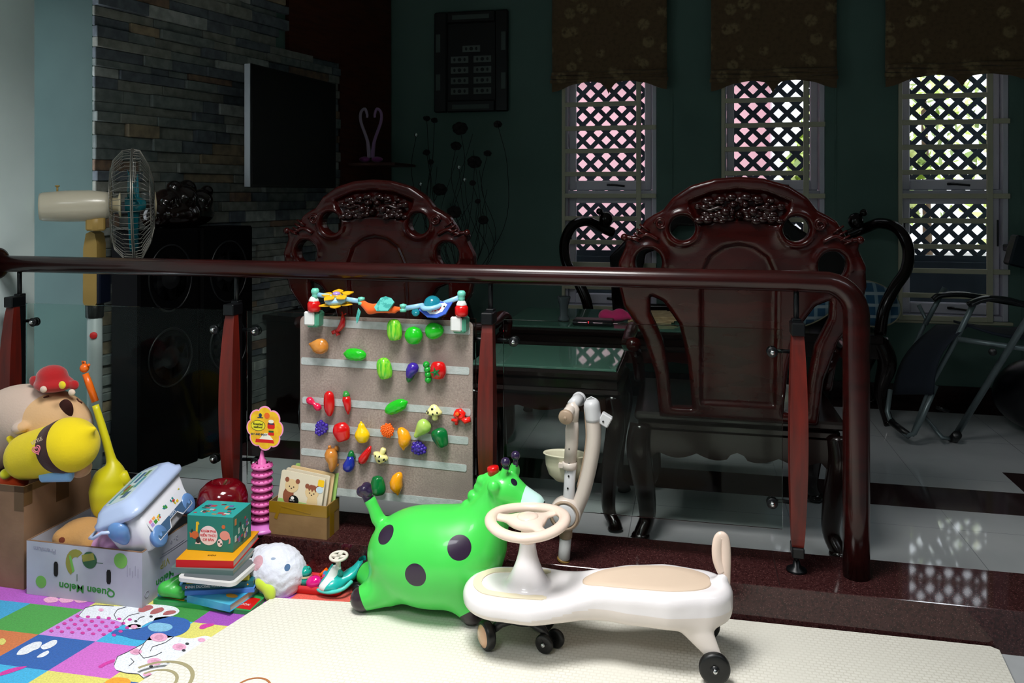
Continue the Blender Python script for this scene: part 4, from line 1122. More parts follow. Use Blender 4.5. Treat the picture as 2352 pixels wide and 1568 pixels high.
# tail loop
mb = MB(); L_ = [(.690, 0, .19), (.691, 0, .23), (.692, .0, .262), (.691, 0, .295), (.688, 0, .314), (.681, 0, .321), (.674, 0, .313), (.670, 0, .292), (.671, 0, .265), (.677, 0, .245), (.684, 0, .23)]
mb.tube(bez(L_, 5), .0078, 12, flat=(1.0, 1.7)); mb.build('tail_loop', m_cb, car, local=True)
# wheels
def wheel(name, c, r, w, axis, hubm=None, bolt=True, parent=car):
    ax = Vector(axis).normalized(); c = Vector(c)
    m = axis_m(c - ax * w / 2, c + ax * w / 2)
    mb = MB(); mb.lathe([(r * .45, .001), (r * .84, 0), (r * .97, w * .14), (r, w * .3), (r, w * .7), (r * .97, w * .86), (r * .84, w), (r * .45, w - .001)], m, 36)
    wh = mb.build(name, m_tyre, parent, local=True)
    if hubm: b2 = MB(); b2.lathe([(r * .80, w * .8), (r * .78, w * 1.02), (r * .5, w * 1.22), (0, w * 1.3)], m, 30, cap=False); b2.build('hub_cap', hubm, wh, local=True)
    else:
        b2 = MB(); b2.lathe([(r * .3, w * .6), (r * .28, w * 1.12), (0, w * 1.14)], m, 20, cap=False)
        for k_ in range(6): b2.box(r * .25, r * .8, -.0025, .0025, w * .6, w * .96, m @ RZ(k_ * PI / 3))
        hb = b2.build('hub', m_blk, wh, local=True)
        if bolt: b3 = MB(); b3.lathe([(.006, w * 1.05), (.006, w * 1.25), (.004, w * 1.4), (0, w * 1.42)], m, 12, cap=False); b3.build('bolt', m_chrome, hb, local=True)
    return wh
wheel('rear_wheel', (.652, -.100, .038), .038, .022, (0, -1, 0)); wheel('rear_wheel', (.652, .100, .038), .038, .022, (0, 1, 0))
inv = CM.inverted()
def loc(px, py, z): v = inv @ onz(px, py, z); return v
fw = loc(1118, 1458, .036); fw.z = .036
wheel('front_wheel', fw, .036, .026, (-.82, -.57, 0), m_tan)
fw2 = Vector((.21, .085, .036)); wheel('front_wheel', fw2, .036, .026, (.3, .95, 0))
tw = loc(1250, 1478, .025); tw.z = .025; wheel('caster_wheel', tw, .0245, .013, (-.35, -.93, 0)); tw2 = tw + Vector((.028, .03, 0)); wheel('caster_wheel', tw2, .0245, .013, (.35, .93, 0))
mb = MB(); c0 = Vector((.165, .0, .085))
mb.lathe([(.05, .080), (.05, .10), (.045, .118)], T(.17, 0, 0), 24)
for p in (fw, fw2): mb.tube([c0, c0.lerp(p, .6) + Vector((0, 0, .012)), p], [.015, .013, .009], 10)
mb.tube([c0, (tw + tw2) / 2 + Vector((-.02, 0, .03)), (tw + tw2) / 2], [.015, .012, .008], 10); mb.tube([tw, tw2], .005, 8)
mb.build('steering_chassis', m_blk, car, local=True)

# ================================================================ BEIGE FOLDED TOY STAND (pole with arm and bowl)
m_gy = M('warm_white_plastic', '#c9beb4', .35, coat=.2); m_gy2 = M('pale_grey_plastic', '#c3c4c6', .35, coat=.2); m_taupe = M('taupe_plastic', '#9d8873', .45); m_cream = M('cream_bowl_plastic', '#c6c3aa', .35, coat=.2)
YS = 2.412
s_ = lambda px, py, dy=0: ony(px, py, YS + dy)
st = thing('scooter_stem', 'beige folded scooter stem with curved arm and cream bowl standing on the step', 'scooter stem', s_(1296, 1318))
k = 2.455 / F
def seg(a, b, r, name, mat, par=st, r1=None):
    mb = MB(); mb.cyl(s_(*a), s_(*b), r * k, (r1 or r) * k, 20); return mb.build(name, mat, par)
base = s_(1293, 1330); base.z = ZL
mb = MB(); mb.cyl(base + Vector((0, 0, .0)), s_(1295, 1282), 15 * k, 15 * k); mb.build('foot_sleeve', M('amber_tape', '#7d6130', .4), st)
seg((1295, 1283), (1299, 1234), 13.5, 'lower_tube', m_gy2); seg((1299, 1234), (1301, 1195), 15, 'lower_collar', m_taupe)
p1 = seg((1303, 1200), (1311, 1060), 13, 'height_tube', m_gy2)
for (x, y) in ((1304, 1121), (1306, 1093), (1307, 1065), (1308, 1031)):
    c = s_(x, y, -.018); mb = MB(); mb.cyl(c, c + Vector((0, -.0012, 0)), .003, .003, 10); mb.build('pin_hole', m_blk, p1)
mb = MB(); P = [s_(1309, 1060), s_(1313, 1020), s_(1314, 985), s_(1316, 965)]; mb.tube(P, [14 * k, 15 * k, 15.5 * k, 12 * k], 18); P = [s_(1316, 968), s_(1318, 940), s_(1311, 925)]; mb.tube(P, [12 * k, 13 * k, 12 * k], 18); mb.build('upper_tube', m_gy, st)
mb = MB(); mb.lathe([(15 * k, -8 * k), (17 * k, -7 * k), (17 * k, 7 * k), (15 * k, 8 * k)], T(*s_(1308, 1068)), 20); mb.box(-.028, .018, -.012, .012, -.006, .006, T(*s_(1305, 1068))); mb.build('clamp_ring', m_gy, st)
mb = MB(); a = s_(1300, 957, -.045); mb.tube([s_(1313, 935, .0), s_(1306, 946, -.02), a], [12 * k, 12.5 * k, 13 * k], 16); g1 = mb.build('handle', m_gy, st)
mb = MB(); d_ = (a - s_(1310, 940, .01)).normalized(); mb.cyl(a - d_ * .004, a + d_ * .01, 17 * k, 16 * k, 24); mb.cyl(a + d_ * .01, a + d_ * .013, 4 * k, 4 * k, 12); mb.build('handle_cap', m_taupe, g1)
mb = MB(); mb.tube([s_(1314, 930, 0), s_(1322, 922, .02), s_(1330, 916, .04)], [12 * k, 13 * k, 14 * k], 16); mb.ball(s_(1330, 916, .045), 16.5 * k, sc_=(1, .8, 1)); mb.build('rear_handle', m_gy2, st)
# curved arm
mb = MB(); P = bez([s_(1358, 920), s_(1362, 960), s_(1364, 1010), s_(1355, 1070), s_(1340, 1130), s_(1322, 1175)], 6)
rads = [17, 19] ; n = len(P); rads = [(15 + 6 * math.sin(min(1, i / 5) * PI / 2) - (1.5 * (i / n))) * k for i in range(n)]
mb.tube(P, rads, 18, flat=(1, .8)); arm = mb.build('curved_arm', m_gy, st)
mb = MB(); mb.tube(bez([s_(1357, 917), s_(1360, 935), s_(1363, 965)], 5), [13 * k, 18 * k, 20.5 * k, 21.5 * k, 22 * k, 22 * k, 22 * k, 22 * k, 22 * k, 21.8 * k, 21.6 * k], 18, flat=(1, .82)); mb.build('arm_cap', m_gy2, arm)
mb = MB(); mb.tube([v + Vector((-.0205, 0, 0)) for v in P[4:-7]], .005, 8); mb.build('arm_groove', m_taupe, arm)
c = s_(1299, 1178, -.01)
mb = MB(); mb.cyl(c + Vector((0, .022, 0)), c + Vector((0, -.022, 0)), 36 * k, 36 * k, 36); jt = mb.build('hinge', m_gy, st)
mb = MB(); mb.tube([c + Vector((30 * k * math.cos(2 * PI * i / 36), -.022, 30 * k * math.sin(2 * PI * i / 36))) for i in range(36)], .0045, 8, closed=True); mb.build('hinge_ring', m_taupe, jt)
mb = MB(); mb.cyl(c + Vector((0, -.021, 0)), c + Vector((0, -.026, 0)), 25 * k, 25 * k, 30); mb.build('hinge_cover', m_gy2, jt)
mb = MB(); q = s_(1388, 962); mb.box(-.014, .02, -.013, .013, -.017, .017, T(*q) @ RY(.5), bev=.003); cl = mb.build('bracket', m_gy2, st)
mb = MB(); mb.cyl(q + Vector((-.002, -.012, -.004)), q + Vector((-.002, -.0155, -.004)), .003, .003, 10); mb.build('bracket_hole', m_blk, cl)
mb = MB(); mb.tube([s_(1344, 958), s_(1342, 935), s_(1348, 916), s_(1358, 911), s_(1369, 916), s_(1372, 924)], .0018, 8); mb.build('wire_hoop', m_gy2, st)
# bowl behind
c = s_(1300, 1045, .038)
mb = MB(); R0 = 46 * k
prof = [(1e-5, -.082), (.03, -.078), (.05, -.06), (.060, -.03), (.062, 0), (.068, .004), (.066, .007), (.059, .002), (.056, -.03), (.045, -.058), (1e-5, -.076)]
mb.lathe(prof, T(*c) @ S(1, .62, 1), 36, cap=False, rad=lambda a, q: 1 + .05 * math.cos(a * 2)); mb.build('bowl', m_cream, st)
# ================================================================ LEFT TOY HEAP
m_card = M('brown_cardboard', '#8a6a50', .8, var=(8, '#7c5e46'), bump=(80, .2)); m_card_in = M('cardboard_inside', '#6d523c', .9)
m_tape = M('brown_parcel_tape', '#5d432c', .3)
# big carton
c0 = onz(56, 1345, -.012); ux = Vector((.07, .997, 0)).normalized()   # side face direction (going back)
c0 = Vector((-2.0, 2.095, -.012)); fx = Vector((-1, .02, 0)).normalized(); D_ = .262; W_ = .42; hh = .315
wM = Matrix(((fx.x, ux.x, 0, c0.x), (fx.y, ux.y, 0, c0.y), (0, 0, 1, -.012), (0, 0, 0, 1)))
ct = thing('carton', 'tall brown cardboard carton holding the plush toys', 'box', c0)
def carton_walls(mb, W, D, h, t, m, mi=0, floor=True):
    mb.box(0, W, 0, t, 0, h, m, mi); mb.box(0, W, D - t, D, 0, h, m, mi); mb.box(0, t, t, D - t, 0, h, m, mi); mb.box(W - t, W, t, D - t, 0, h, m, mi)
    if floor: mb.box(t, W - t, t, D - t, 0, t, m, mi)
mb = MB(); carton_walls(mb, W_, D_, hh, .005, wM); mb.build('box_walls', m_card, ct)
mb = MB(); mb.box(-.0008, 0, 0, .03, hh - .06, hh, wM); mb.box(0, .035, -.0008, 0, hh - .075, hh, wM); mb.box(-.0008, 0, .12, .17, hh - .09, hh + .001, wM); mb.box(.0, W_, -.0008, 0, hh - .018, hh + .001, wM); mb.box(-.0008, 0, 0, D_, hh - .02, hh + .001, wM); mb.build('tape', m_tape, ct)

# ---- plush toys on the carton
YP = 2.20
p_ = lambda px, py, dy=0: ony(px, py, YP + dy)
kp = 2.58 / F
c = p_(85, 962, .07)
fb = sjoin([sell(c, (.20, .10, .112), RY(.10)), sell(p_(-20, 1010, .07), (.13, .10, .11)), sell(p_(48, 982, -.03), (.03, .025, .018), RY(-.2))], [.06, .008])
pb = thing('plush_animal', 'big beige plush animal with red hat and closed eyes', 'plush toy', p_(80, 1060, .05))
pnorm = Vector((0, -1, 0))
org = p_(80, 1060, .05)
rg = [('s', p_(112, 958, -.02), .095, '#d0a87c', (1, .6, 1.15)), ]
implicit(fb, (c.x - .36, c.y - .14, c.z - .16), (c.x + .24, c.y + .14, c.z + .14), .005).build('plush_body', region_mat('beige_plush', '#cbb3a4', rg, org, .95, sheen=.12, bump=(160, .4)), pb)
q = trace(fb, 150, 938); mb = MB(); implicit(sell(q + Vector((0, .002, -.004)), (.028, .010, .034)), q - Vector((.04, .02, .05)), q + Vector((.04, .02, .04)), .003, mb); mb.build('snout', M('brown_plush_nose', '#35120d', .95), pb)
for ex_, ey_, hw_, dz_ in ((103, 912, .012, .004), (181, 921, .010, -.006)):
    q = trace(fb, ex_, ey_); mb = MB(); mb.tube([q + Vector((-hw_, .003, -dz_)), q + Vector((0, -.001, 0)), q + Vector((hw_, .003, dz_))], .0028, 8); mb.build('closed_eye', M('brown_thread', '#4b2015', .9), pb)
mr = M('red_plush', '#a80d14', .95, sheen=.4, bump=(160, .4))
mb = MB(); h0 = p_(122, 878, .05); implicit(sjoin([sell(h0 + Vector((.004, 0, -.004)), (.062, .055, .026)), sell(h0 + Vector((-.004, 0, .022)), (.047, .045, .034)), sell(p_(80, 875, .05), (.020, .012, .018), RY(.4)), sell(p_(170, 884, .05), (.017, .012, .016))], .012), h0 - Vector((.12, .09, .05)), h0 + Vector((.12, .09, .07)), .005, mb); hat = mb.build('red_hat', mr, pb)
mb = MB(); mb.ball(p_(143, 884, -.004), .0125, sc_=(1, .5, 1)); mb.build('hat_button', M('yellow_plush', '#e0c81a', .95, sheen=.4), hat)
for x, y in ((100, 894), (165, 901)):
    q = p_(x, y, -.004); mb = MB(); mb.ball(q, .012, n=12, sc_=(1, .6, .9)); mb.build('ear', M('pale_beige_plush', '#d6bfae', .95, sheen=.4), pb)

c = p_(122, 1026, -.045); rotY = RY(.0)
ax = Vector((math.cos(.42), -.25, math.sin(.42))).normalized()
fy = sjoin([scone(p_(62, 1048, -.03), p_(155, 1010, -.06), .078, .088), sball(p_(217, 982, -.05), .010), sball(p_(200, 1000, -.055), .05), sball(p_(24, 1008, -.03), .012)], [.045, .03, .012])
fy = sjoin([scone(p_(70, 1046, -.03), p_(110, 1035, -.04), .074, .076), sell(p_(158, 1022, -.05), (.092, .082, .084)), scone(p_(196, 994, -.055), p_(215, 985, -.055), .024, .008), scone(p_(30, 1015, -.03), p_(22, 1007, -.03), .012, .010)], [.03, .02, .012])
py_ = thing('plush_bee', 'bright yellow plush toy with brown belt and pink heart', 'plush toy', p_(110, 1100, -.04)); org = p_(110, 1100, -.04)
cen = trace(fy, 92, 1020)
implicit(fy, (c.x - .2, c.y - .13, c.z - .13), (c.x + .22, c.y + .15, c.z + .13), .005).build('plush_body', region_mat('yellow_plush_skin', '#dfc60a', [('p', cen, Vector((.93, -.1, .36)), .027, '#35120c')], org, .95, sheen=.12, bump=(160, .4)), py_)
mb = MB(); m0 = T(*(cen + Vector((-.003, -.010, -.014)))) @ RX(PI / 2) @ RZ(.45)
for sc_ in (1, .55):
    pts = []
    for i in range(24):
        a = 2 * PI * i / 24; pts.append(m0 @ Vector((.0009 * sc_ * 16 * math.sin(a) ** 3, .0009 * sc_ * (13 * math.cos(a) - 5 * math.cos(2 * a) - 2 * math.cos(3 * a) - math.cos(4 * a)), .0)))
    mb.tube(pts, .0016, 6, closed=True)
mb.build('heart_stitching', M('pink_thread', '#e87f8f', .8), py_)
mb = MB(); mb.text('LITTLE', .014, T(*(cen + Vector((-.004, -.008, .012)))) @ RX(PI / 2) @ RZ(.45), bold=.0003); mb.build('lettering', M('beige_thread', '#cdb49a', .8), py_)
mb = MB(); a, b = p_(95, 1092, -.07), p_(165, 1090, -.07)
P = bez([a, a.lerp(b, .3), a.lerp(b, .7), b], 5); mb.tube(P, [(.021 if 0 < i < len(P) - 1 else .014) for i in range(len(P))], 12, flat=(1, .8)); mb.build('blue_sleeve', M('blue_plush', '#7fb0da', .95, sheen=.4, bump=(160, .4)), py_)
mb = MB(); mb.ball(p_(182, 1072, -.02), .036, sc_=(1.1, .9, .9)); mb.build('face', M('tan_plush', '#c99a70', .95, sheen=.4, bump=(160, .4)), py_)
po = thing('plush_orange', 'small orange plush with yellow pompom peeking out of the carton', 'plush toy', p_(28, 1120, -.055)); mb = MB()
implicit(sjoin([sell(p_(28, 1108, -.03), (.05, .04, .036)), sball(p_(45, 1088, -.04), .014)], .01), p_(28, 1112, -.055) - Vector((.07, .06, .05)), p_(28, 1112, -.055) + Vector((.07, .06, .06)), .004, mb); mb.build('plush_body', M('orange_plush', '#e24a14', .95, sheen=.4, bump=(160, .4)), po)
mb = MB(); mb.ball(p_(13, 1088, -.07), .0165); mb.build('pompom', M('lime_plush', '#d2cf1a', .95, sheen=.4), po)

# ---- yellow long toy
m_ye = M('yellow_toy_plastic', '#cdc310', .4, sheen=.1); m_oh = M('orange_handle', '#e0640f', .35, coat=.2)
yt = thing('balloon_pump', 'yellow pear-shaped toy with long neck and orange bear-topped handle', 'toy', p_(255, 1200, .10)); YQ = .08
q2 = lambda px, py, dy=0: p_(px, py, YQ + dy)
mb = MB(); P = bez([q2(258, 1190), q2(252, 1150), q2(252, 1110), q2(258, 1075), q2(254, 1050), q2(236, 985), q2(219, 930), q2(213, 925)][:7], 5); n = len(P)
R_ = [np.interp(i / (n - 1), [0, .12, .28, .42, .52, .62, .7, 1], [28, 40, 44, 36, 21, 12, 9.5, 7.5]) * kp for i in range(n)]
mb.tube(P, R_, 20); mb.build('body', m_ye, yt)
mb = MB(); mb.tube([q2(288, 1120, .02), q2(283, 1085, .0)], [18 * kp, 9 * kp], 14); mb.build('side_lobe', m_ye, yt)
mb = MB(); mb.tube([q2(219, 922), q2(204, 880), q2(196, 858)], [8 * kp, 8 * kp, 7 * kp], 14); hd = mb.build('handle', m_oh, yt)
mb = MB(); mb.ball(q2(194, 845), 10.5 * kp); mb.ball(q2(187, 848, -.008), 3.5 * kp); mb.ball(q2(204, 838), 3.5 * kp); mb.tube([q2(191, 838), q2(189, 829), q2(195, 830), q2(197, 838)], 2 * kp, 8); mb.build('bear_head', m_oh, hd)

# ================================================================ MELON BOX
MX0, MX1, MY0, MY1, MH = -1.972, -1.572, 2.076, 2.345, .150
m_mb = M('white_printed_card', '#b6b8c4', .5, var=(6, '#a4a6b4')); m_mi = M('grey_card_inside', '#857a6c', .9); m_gp = M('print_green', '#2f7d34', .6); m_gl = M('print_light_green', '#6fae4c', .6); m_go = M('print_olive', '#8c8a3a', .6); m_gd = M('print_dark_green', '#2f5a3a', .6); m_hole = M('hand_hole', '#0a0908', .9); m_grey = M('print_grey', '#8f8fa0', .6)
mbx = thing('fruit_box', 'white melon carton printed upside down in green, holding soft toys', 'box', ((MX0 + MX1) / 2, (MY0 + MY1) / 2, -.012))
mb = MB(); mb.f
BM = T(MX0, MY0, -.012); W_, D_ = MX1 - MX0, MY1 - MY0; t = .006
carton_walls(mb, W_, D_, MH + .012, t, BM)
o = mb.build('box_walls', m_mb, mbx)
mb = MB(); e = .0012; h_ = MH + .012
for a in ((0, W_, 0, t), (0, W_, D_ - t, D_), (0, t, t, D_ - t), (W_ - t, W_, t, D_ - t)): mb.box(*a, h_, h_ + e, BM)
mb.build('cut_edge', M('corrugated_edge', '#7d5f48', .9), mbx)
FM = T(MX0, MY0 - .0004, 0) @ RX(PI / 2)   # front print: x right, y up
PR = [m_gp, m_gl, m_go, m_gd, m_hole, m_grey]
def pr(name):
    global mb
    mb.build(name, PR, mbx); mb = MB()
mb = MB()
mb.text('Queen Melon', .031, FM @ T(.212, .024, 0) @ RZ(PI - .03), 0, bold=.0006, sx=1.12); pr('green_lettering')
mb.text('Premium', .020, FM @ T(.065, .128, 0) @ RZ(PI - .05), 5, sx=1.1, bold=.0003); pr('grey_lettering')
mb.prism(circ(.0225, 28, c=(.328, .1205)), 0, .0004, FM, 1); pr('green_dot')
mb.prism(circ(.0185, 28, c=(.052, .03)), 0, .0004, FM, 1); pr('green_dot')
mb.prism([(.145 + .036 * math.cos(a) * r_m + .03, .098 + .042 * math.sin(a) * r_m) for a, r_m in [(.9 + i * .33, 1) for i in range(11)] + [(4.2 - i * .33, .45) for i in range(10)]], 0, .0003, FM, 2)
mb.prism(circ(.025, 26, c=(.222, .112)), .0003, .0006, FM, 3); mb.prism([(.195, .125), (.235, .135), (.24, .115), (.20, .105)], .0006, .0008, FM, 2); mb.prism([(.150, .12), (.158, .118), (.17, .075), (.163, .068)], .0003, .0007, FM, 1)
mb.box(.243, .268, .106, .1075, 0, .0006, FM, 3); mb.box(.178, .1795, .045, .066, 0, .0006, FM, 3); pr('melon_picture')
for x, z0, z1 in ((.105, .052, .096), (.288, .048, .090)):
    mb.prism([(x - .0075, z0 + .007), (x - .004, z0), (x + .004, z0), (x + .0075, z0 + .007), (x + .0075, z1 - .007), (x + .004, z1), (x - .004, z1), (x - .0075, z1 - .007)], .0004, .0009, FM, 4); pr('hand_hole')
for i in range(5): mb.box(.35 + i * .009, .351 + i * .009, .075 + (i % 2) * .006, .11 - (i % 3) * .008, 0, .0004, FM, 5)
pr('leaf_drawing')
SM_ = T(MX1 + .0004, MY0, 0) @ RZ(PI / 2) @ RX(PI / 2)   # right side print
mb.text('Melon', .030, SM_ @ T(.105, .030, 0) @ RZ(PI), 0, bold=.0006, sx=1.15); pr('side_lettering'); mb.text('VIP', .03, SM_ @ T(.105, .075, 0) @ RZ(PI), 2, sx=1.1); pr('gold_lettering')
mb.box(.08, .22, .098, .1, 0, .0004, SM_, 5); mb.box(.09, .20, .105, .107, 0, .0004, SM_, 5); mb.text('2 - 9', .02, SM_ @ T(.15, .128, 0) @ RZ(PI), 5)
mb.tube([SM_ @ Vector((.02 + .009 * math.cos(a), .02 + .009 * math.sin(a), .0003)) for a in [i * PI / 10 for i in range(20)]], .0008, 5, closed=True, mi=5); pr('side_lettering')
# soft toys inside
mb = MB(); tb = onz(165, 1215, .15)
fT = sjoin([sell((-1.875, 2.20, .115), (.085, .075, .06)), sell((-1.80, 2.16, .12), (.05, .05, .045)), sball((-1.915, 2.145, .135), .018)], .03)
implicit(fT, (-1.965, 2.09, .0), (-1.72, 2.33, .2), .005, mb); tag(mb.build('plush_bear', region_mat('tan_long_plush', '#b98a52', [('s', (-1.905, 2.125, .14), .014, '#6d2f18')], (-1.87, 2.2, .055), .95, sheen=.12, bump=(120, .6))), 'curled tan plush bear at the left inside the melon carton', 'plush toy')
mb = MB(); fP = fluffy(sjoin([sell((-1.725, 2.145, .10), (.075, .055, .075), RY(.5)), sball((-1.76, 2.18, .145), .04)], .03))
implicit(fP, (-1.83, 2.084, .0), (-1.62, 2.25, .22), .005, mb); tag(mb.build('plush_ball', M('pink_fluffy_plush', '#d9a3cf', .98, sheen=.3, bump=(110, .9), var=(20, '#c384b8'))), 'fluffy pink plush inside the melon carton under the tub', 'plush toy')
mb = MB(); mb.tube([(-1.80, 2.29, .1), (-1.80, 2.275, .16), (-1.775, 2.27, .185), (-1.75, 2.27, .17), (-1.742, 2.27, .12)], [.02, .02, .018, .018, .02], 12); tag(mb.build('plush_snake', M('lime_green_plush', '#86c81c', .9, sheen=.4)), 'lime green soft toy loop between the tub and tall carton', 'plush toy')

# ================================================================ TUB (blue lid, printed side, wheels)
m_tub = M('frosted_white_plastic', '#d5d5de', .35, coat=.15); m_lid = M('pale_blue_lid', '#aebfe2', .3, coat=.3); m_bl = M('mid_blue_plastic', '#5d86bd', .35, coat=.2); m_navy = M('navy_print', '#3d5d80', .5)
# local: x = length, y = towards printed side (-y printed), z = up out of the lid
tc = Vector((-1.648, 2.235, .232))
tc = atd(338, 1168, 2.50); _v = (tc - Vector((0, 0, H))).normalized(); _rr = _v.cross(Vector((0, 0, 1))).normalized(); _uu = _rr.cross(_v)
ex = (_rr * .494 + _uu * .472 + _v * .727).normalized()             # length: up to the right and away
ez = _rr * -.439 + _uu * .860 - _v * .26; ez = (ez - ex * ez.dot(ex)).normalized()   # lid normal: up-left
ey = ez.cross(ex)
TM = Matrix(((ex.x, ey.x, ez.x, tc.x), (ex.y, ey.y, ez.y, tc.y), (ex.z, ey.z, ez.z, tc.z), (0, 0, 0, 1)))
tub = thing('storage_tub', 'white wheeled storage tub with pale blue lid tipped over in the melon carton', 'tub', tc, TM.to_3x3().to_4x4())
def rbox_loop(hx, hy, r, z, n=7): return [(x, y, z) for x, y in rrect(-hx, hx, -hy, hy, r, n)]
def loft(mb, loops, mi=0, cap=(1, 1)):
    n = len(loops[0]); vs = [p for L in loops for p in L]
    fs = [(j * n + i, j * n + (i + 1) % n, (j + 1) * n + (i + 1) % n, (j + 1) * n + i) for j in range(len(loops) - 1) for i in range(n)]
    if cap[0]: fs.append(tuple(range(n - 1, -1, -1)))
    if cap[1]: fs.append(tuple(range((len(loops) - 1) * n, len(loops) * n)))
    mb.add(vs, fs, None, mi, True)
mb = MB(); loft(mb, [rbox_loop(.112, .050, .022, -.085), rbox_loop(.118, .056, .026, -.078), rbox_loop(.130, .070, .03, .04)]); mb.build('tub_body', m_tub, tub, local=True)
mb = MB(); loft(mb, [rbox_loop(.138, .078, .034, .036), rbox_loop(.142, .082, .036, .038), rbox_loop(.142, .082, .036, .052), rbox_loop(.134, .075, .036, .058), rbox_loop(.124, .066, .036, .078), rbox_loop(.112, .054, .036, .086)]); lid = mb.build('lid', m_lid, tub, local=True)
mb = MB(); LZ = .086; mb.prism(rrect(-.095, .095, -.035, .042, .012), LZ, LZ + .0006, None, 0)
for x0, x1, y0, y1, c_ in ((-.06, -.03, -.02, .0, 1), (-.04, .0, -.005, .02, 2), (-.02, .03, -.025, -.012, 3), (.01, .06, .0, .012, 1), (.03, .06, -.02, -.008, 2), (-.066, .07, .027, .036, 3), (-.02, .01, .015, .024, 4)):
    x0 *= 1.3; x1 *= 1.3; mb.prism([(x0, y0), (x1 - .005, y0 - .003), (x1, y1), (x0 + .006, y1 + .002)], LZ + .0006, LZ + .0009, None, c_)
mb.build('lid_picture', [M('pale_sticker', '#b5c8cc', .4), m_navy, M('sticker_green', '#5b7a4a', .5), M('sticker_teal', '#4f8a97', .5), M('sticker_rust', '#98503a', .5)], lid, local=True)
for sx in (-1, 1):
    mb = MB(); implicit(sjoin([sell((sx * .140, 0, .018), (.020, .032, .030)), sell((sx * .136, 0, .0), (.014, .022, .03))], .01), (sx * .140 - .03, -.045, -.045), (sx * .140 + .03, .045, .06), .004, mb); mb.build('latch', m_bl, tub, local=True)
mb = MB(); mb.tube([(-.145, 0, .02), (-.162, .03, .04), (-.165, .06, .035), (-.14, .095, .03), (.0, .105, .03), (.14, .095, .03), (.158, .02, .03), (.145, 0, .02)], .005, 10); mb.build('carry_handle', m_lid, tub, local=True)
for x in (-.078, .078):
    mb = MB(); mb.lathe([(.024, 0), (.031, .002), (.032, .014), (.027, .019), (.010, .0175), (0, .019)], T(x * 1.08, -.053, -.062) @ RX(PI / 2), 28); mb.build('wheel', m_bl, tub, local=True)
tilt = math.atan2(.012, .133)
SP = T(0, -.0645, -.018) @ RX(PI / 2) @ RX(-.117) @ S(1.12, .98, 1) # plane of printed side, x right, y up
mb = MB(); mb.prism([(-.088, -.055), (-.03, -.055), (-.018, -.035), (.018, -.035), (.03, -.055), (.085, -.055), (.096, .055), (-.097, .055)], 0, .0012, SP, 0)
mb.prism([(-.086, -.053), (-.034, -.053), (-.02, -.033), (.02, -.033), (.034, -.053), (.083, -.053), (.086, -.022), (-.088, -.022)], .0012, .0016, SP, 1)
mb.text('BLOCKS', .022, SP @ T(-.042, .034, .0012), 2, bold=.0022, sx=.85); mb.text('BLOCKS', .022, SP @ T(-.042, .034, .002), 0, bold=.0004, sx=.85)
mb.text('TOYS', .012, SP @ T(0, -.027, .0016), 0)
rnd = random.Random(4)
for (x, y) in ((.03, .035), (.065, .02), (-.01, .008), (-.045, .0), (.03, -.005)):
    for i in range(7):
        a, b = x + rnd.uniform(-.011, .008), y + rnd.uniform(-.011, .008); mb.box(a, a + rnd.uniform(.004, .009), b, b + rnd.uniform(.003, .008), .0012, .0015 + i * .00012, SP, 3 + rnd.randrange(5))
for i, (x, c_) in enumerate(((-.085, 8), (-.07, 9), (-.085, 10), (-.07, 5))): mb.box(x, x + .012, .004 - .013 * (i // 2), .015 - .013 * (i // 2), .0012, .0016, SP, c_)
mb.build('printed_panel', [M('sticker_white', '#d9dce6', .4), m_navy, M('sticker_black', '#222228', .4), M('st_teal', '#1d7d7d', .4), M('st_yellow', '#d8b22a', .4), M('st_green', '#3f8f3a', .4), M('st_red', '#b52f2a', .4), M('st_blue', '#274a93', .4), M('st_pink', '#e37fa2', .4), M('st_peach', '#e8a55a', .4), M('st_lilac', '#a88fd0', .4)], tub, local=True)

# ================================================================ BOOKS
def book(px0, py0, px1, py1, z0, z1, depth, name, label, cover, mats=None, yawadj=0, cat='book', pages='#cfc9b8', kind='book', deco=None):
    """front edge from pixel 0 to pixel 1 along the top face height z1"""
    a = onz(px0, py0, z1); b = onz(px1, py1, z1); ang = math.atan2(b.y - a.y, b.x - a.x) + yawadj; L = (b - a).length
    m = T(a.x, a.y, z0) @ RZ(ang); h = z1 - z0
    r = thing(name, label, cat, Vector((a.x, a.y, z0)) , RZ(ang), group='picture books stacked beside the melon carton' if kind == 'book' else None)
    mb = MB()
    if kind == 'board': mb.box(0, L, 0, depth, 0, h, None, 0, bev=.002)
    else:
        c_ = .0016; mb.box(0, L, 0, depth, 0, c_); mb.box(0, L, 0, depth, h - c_, h); mb.box(0, L, 0, c_, c_, h - c_) if kind == 'spine' or kind == 'book' else None
    mb.build('cover' if kind != 'board' else 'board', cover, r, local=True)
    if kind != 'board':
        mb = MB(); mb.box(.003, L - .003, .002, depth - .003, .0016, h - .0016); mb.build('pages', M('book_pages', pages, .8), r, local=True)
    if deco: deco(r, L, depth, h)
    return r, L, m
bm_red = M('book_red', '#c00f0c', .35); bm_yel = M('book_amber', '#dd9a10', .35); bm_teal = M('book_teal', '#155a66', .35); bm_blue = M('book_blue', '#4e80cf', .35); bm_cy = M('book_cyan', '#2b8fc4', .35, var=(14, '#56b7d2')); bm_grey = M('book_grey', '#5d7371', .4); bm_oly = M('book_olive', '#a9a02a', .4); bm_wh = M('book_white', '#cfd0d0', .4); bm_grn = M('book_green', '#2f8f4a', .4); bm_crm = M('book_cream', '#cabd8e', .4)
zb = -.012
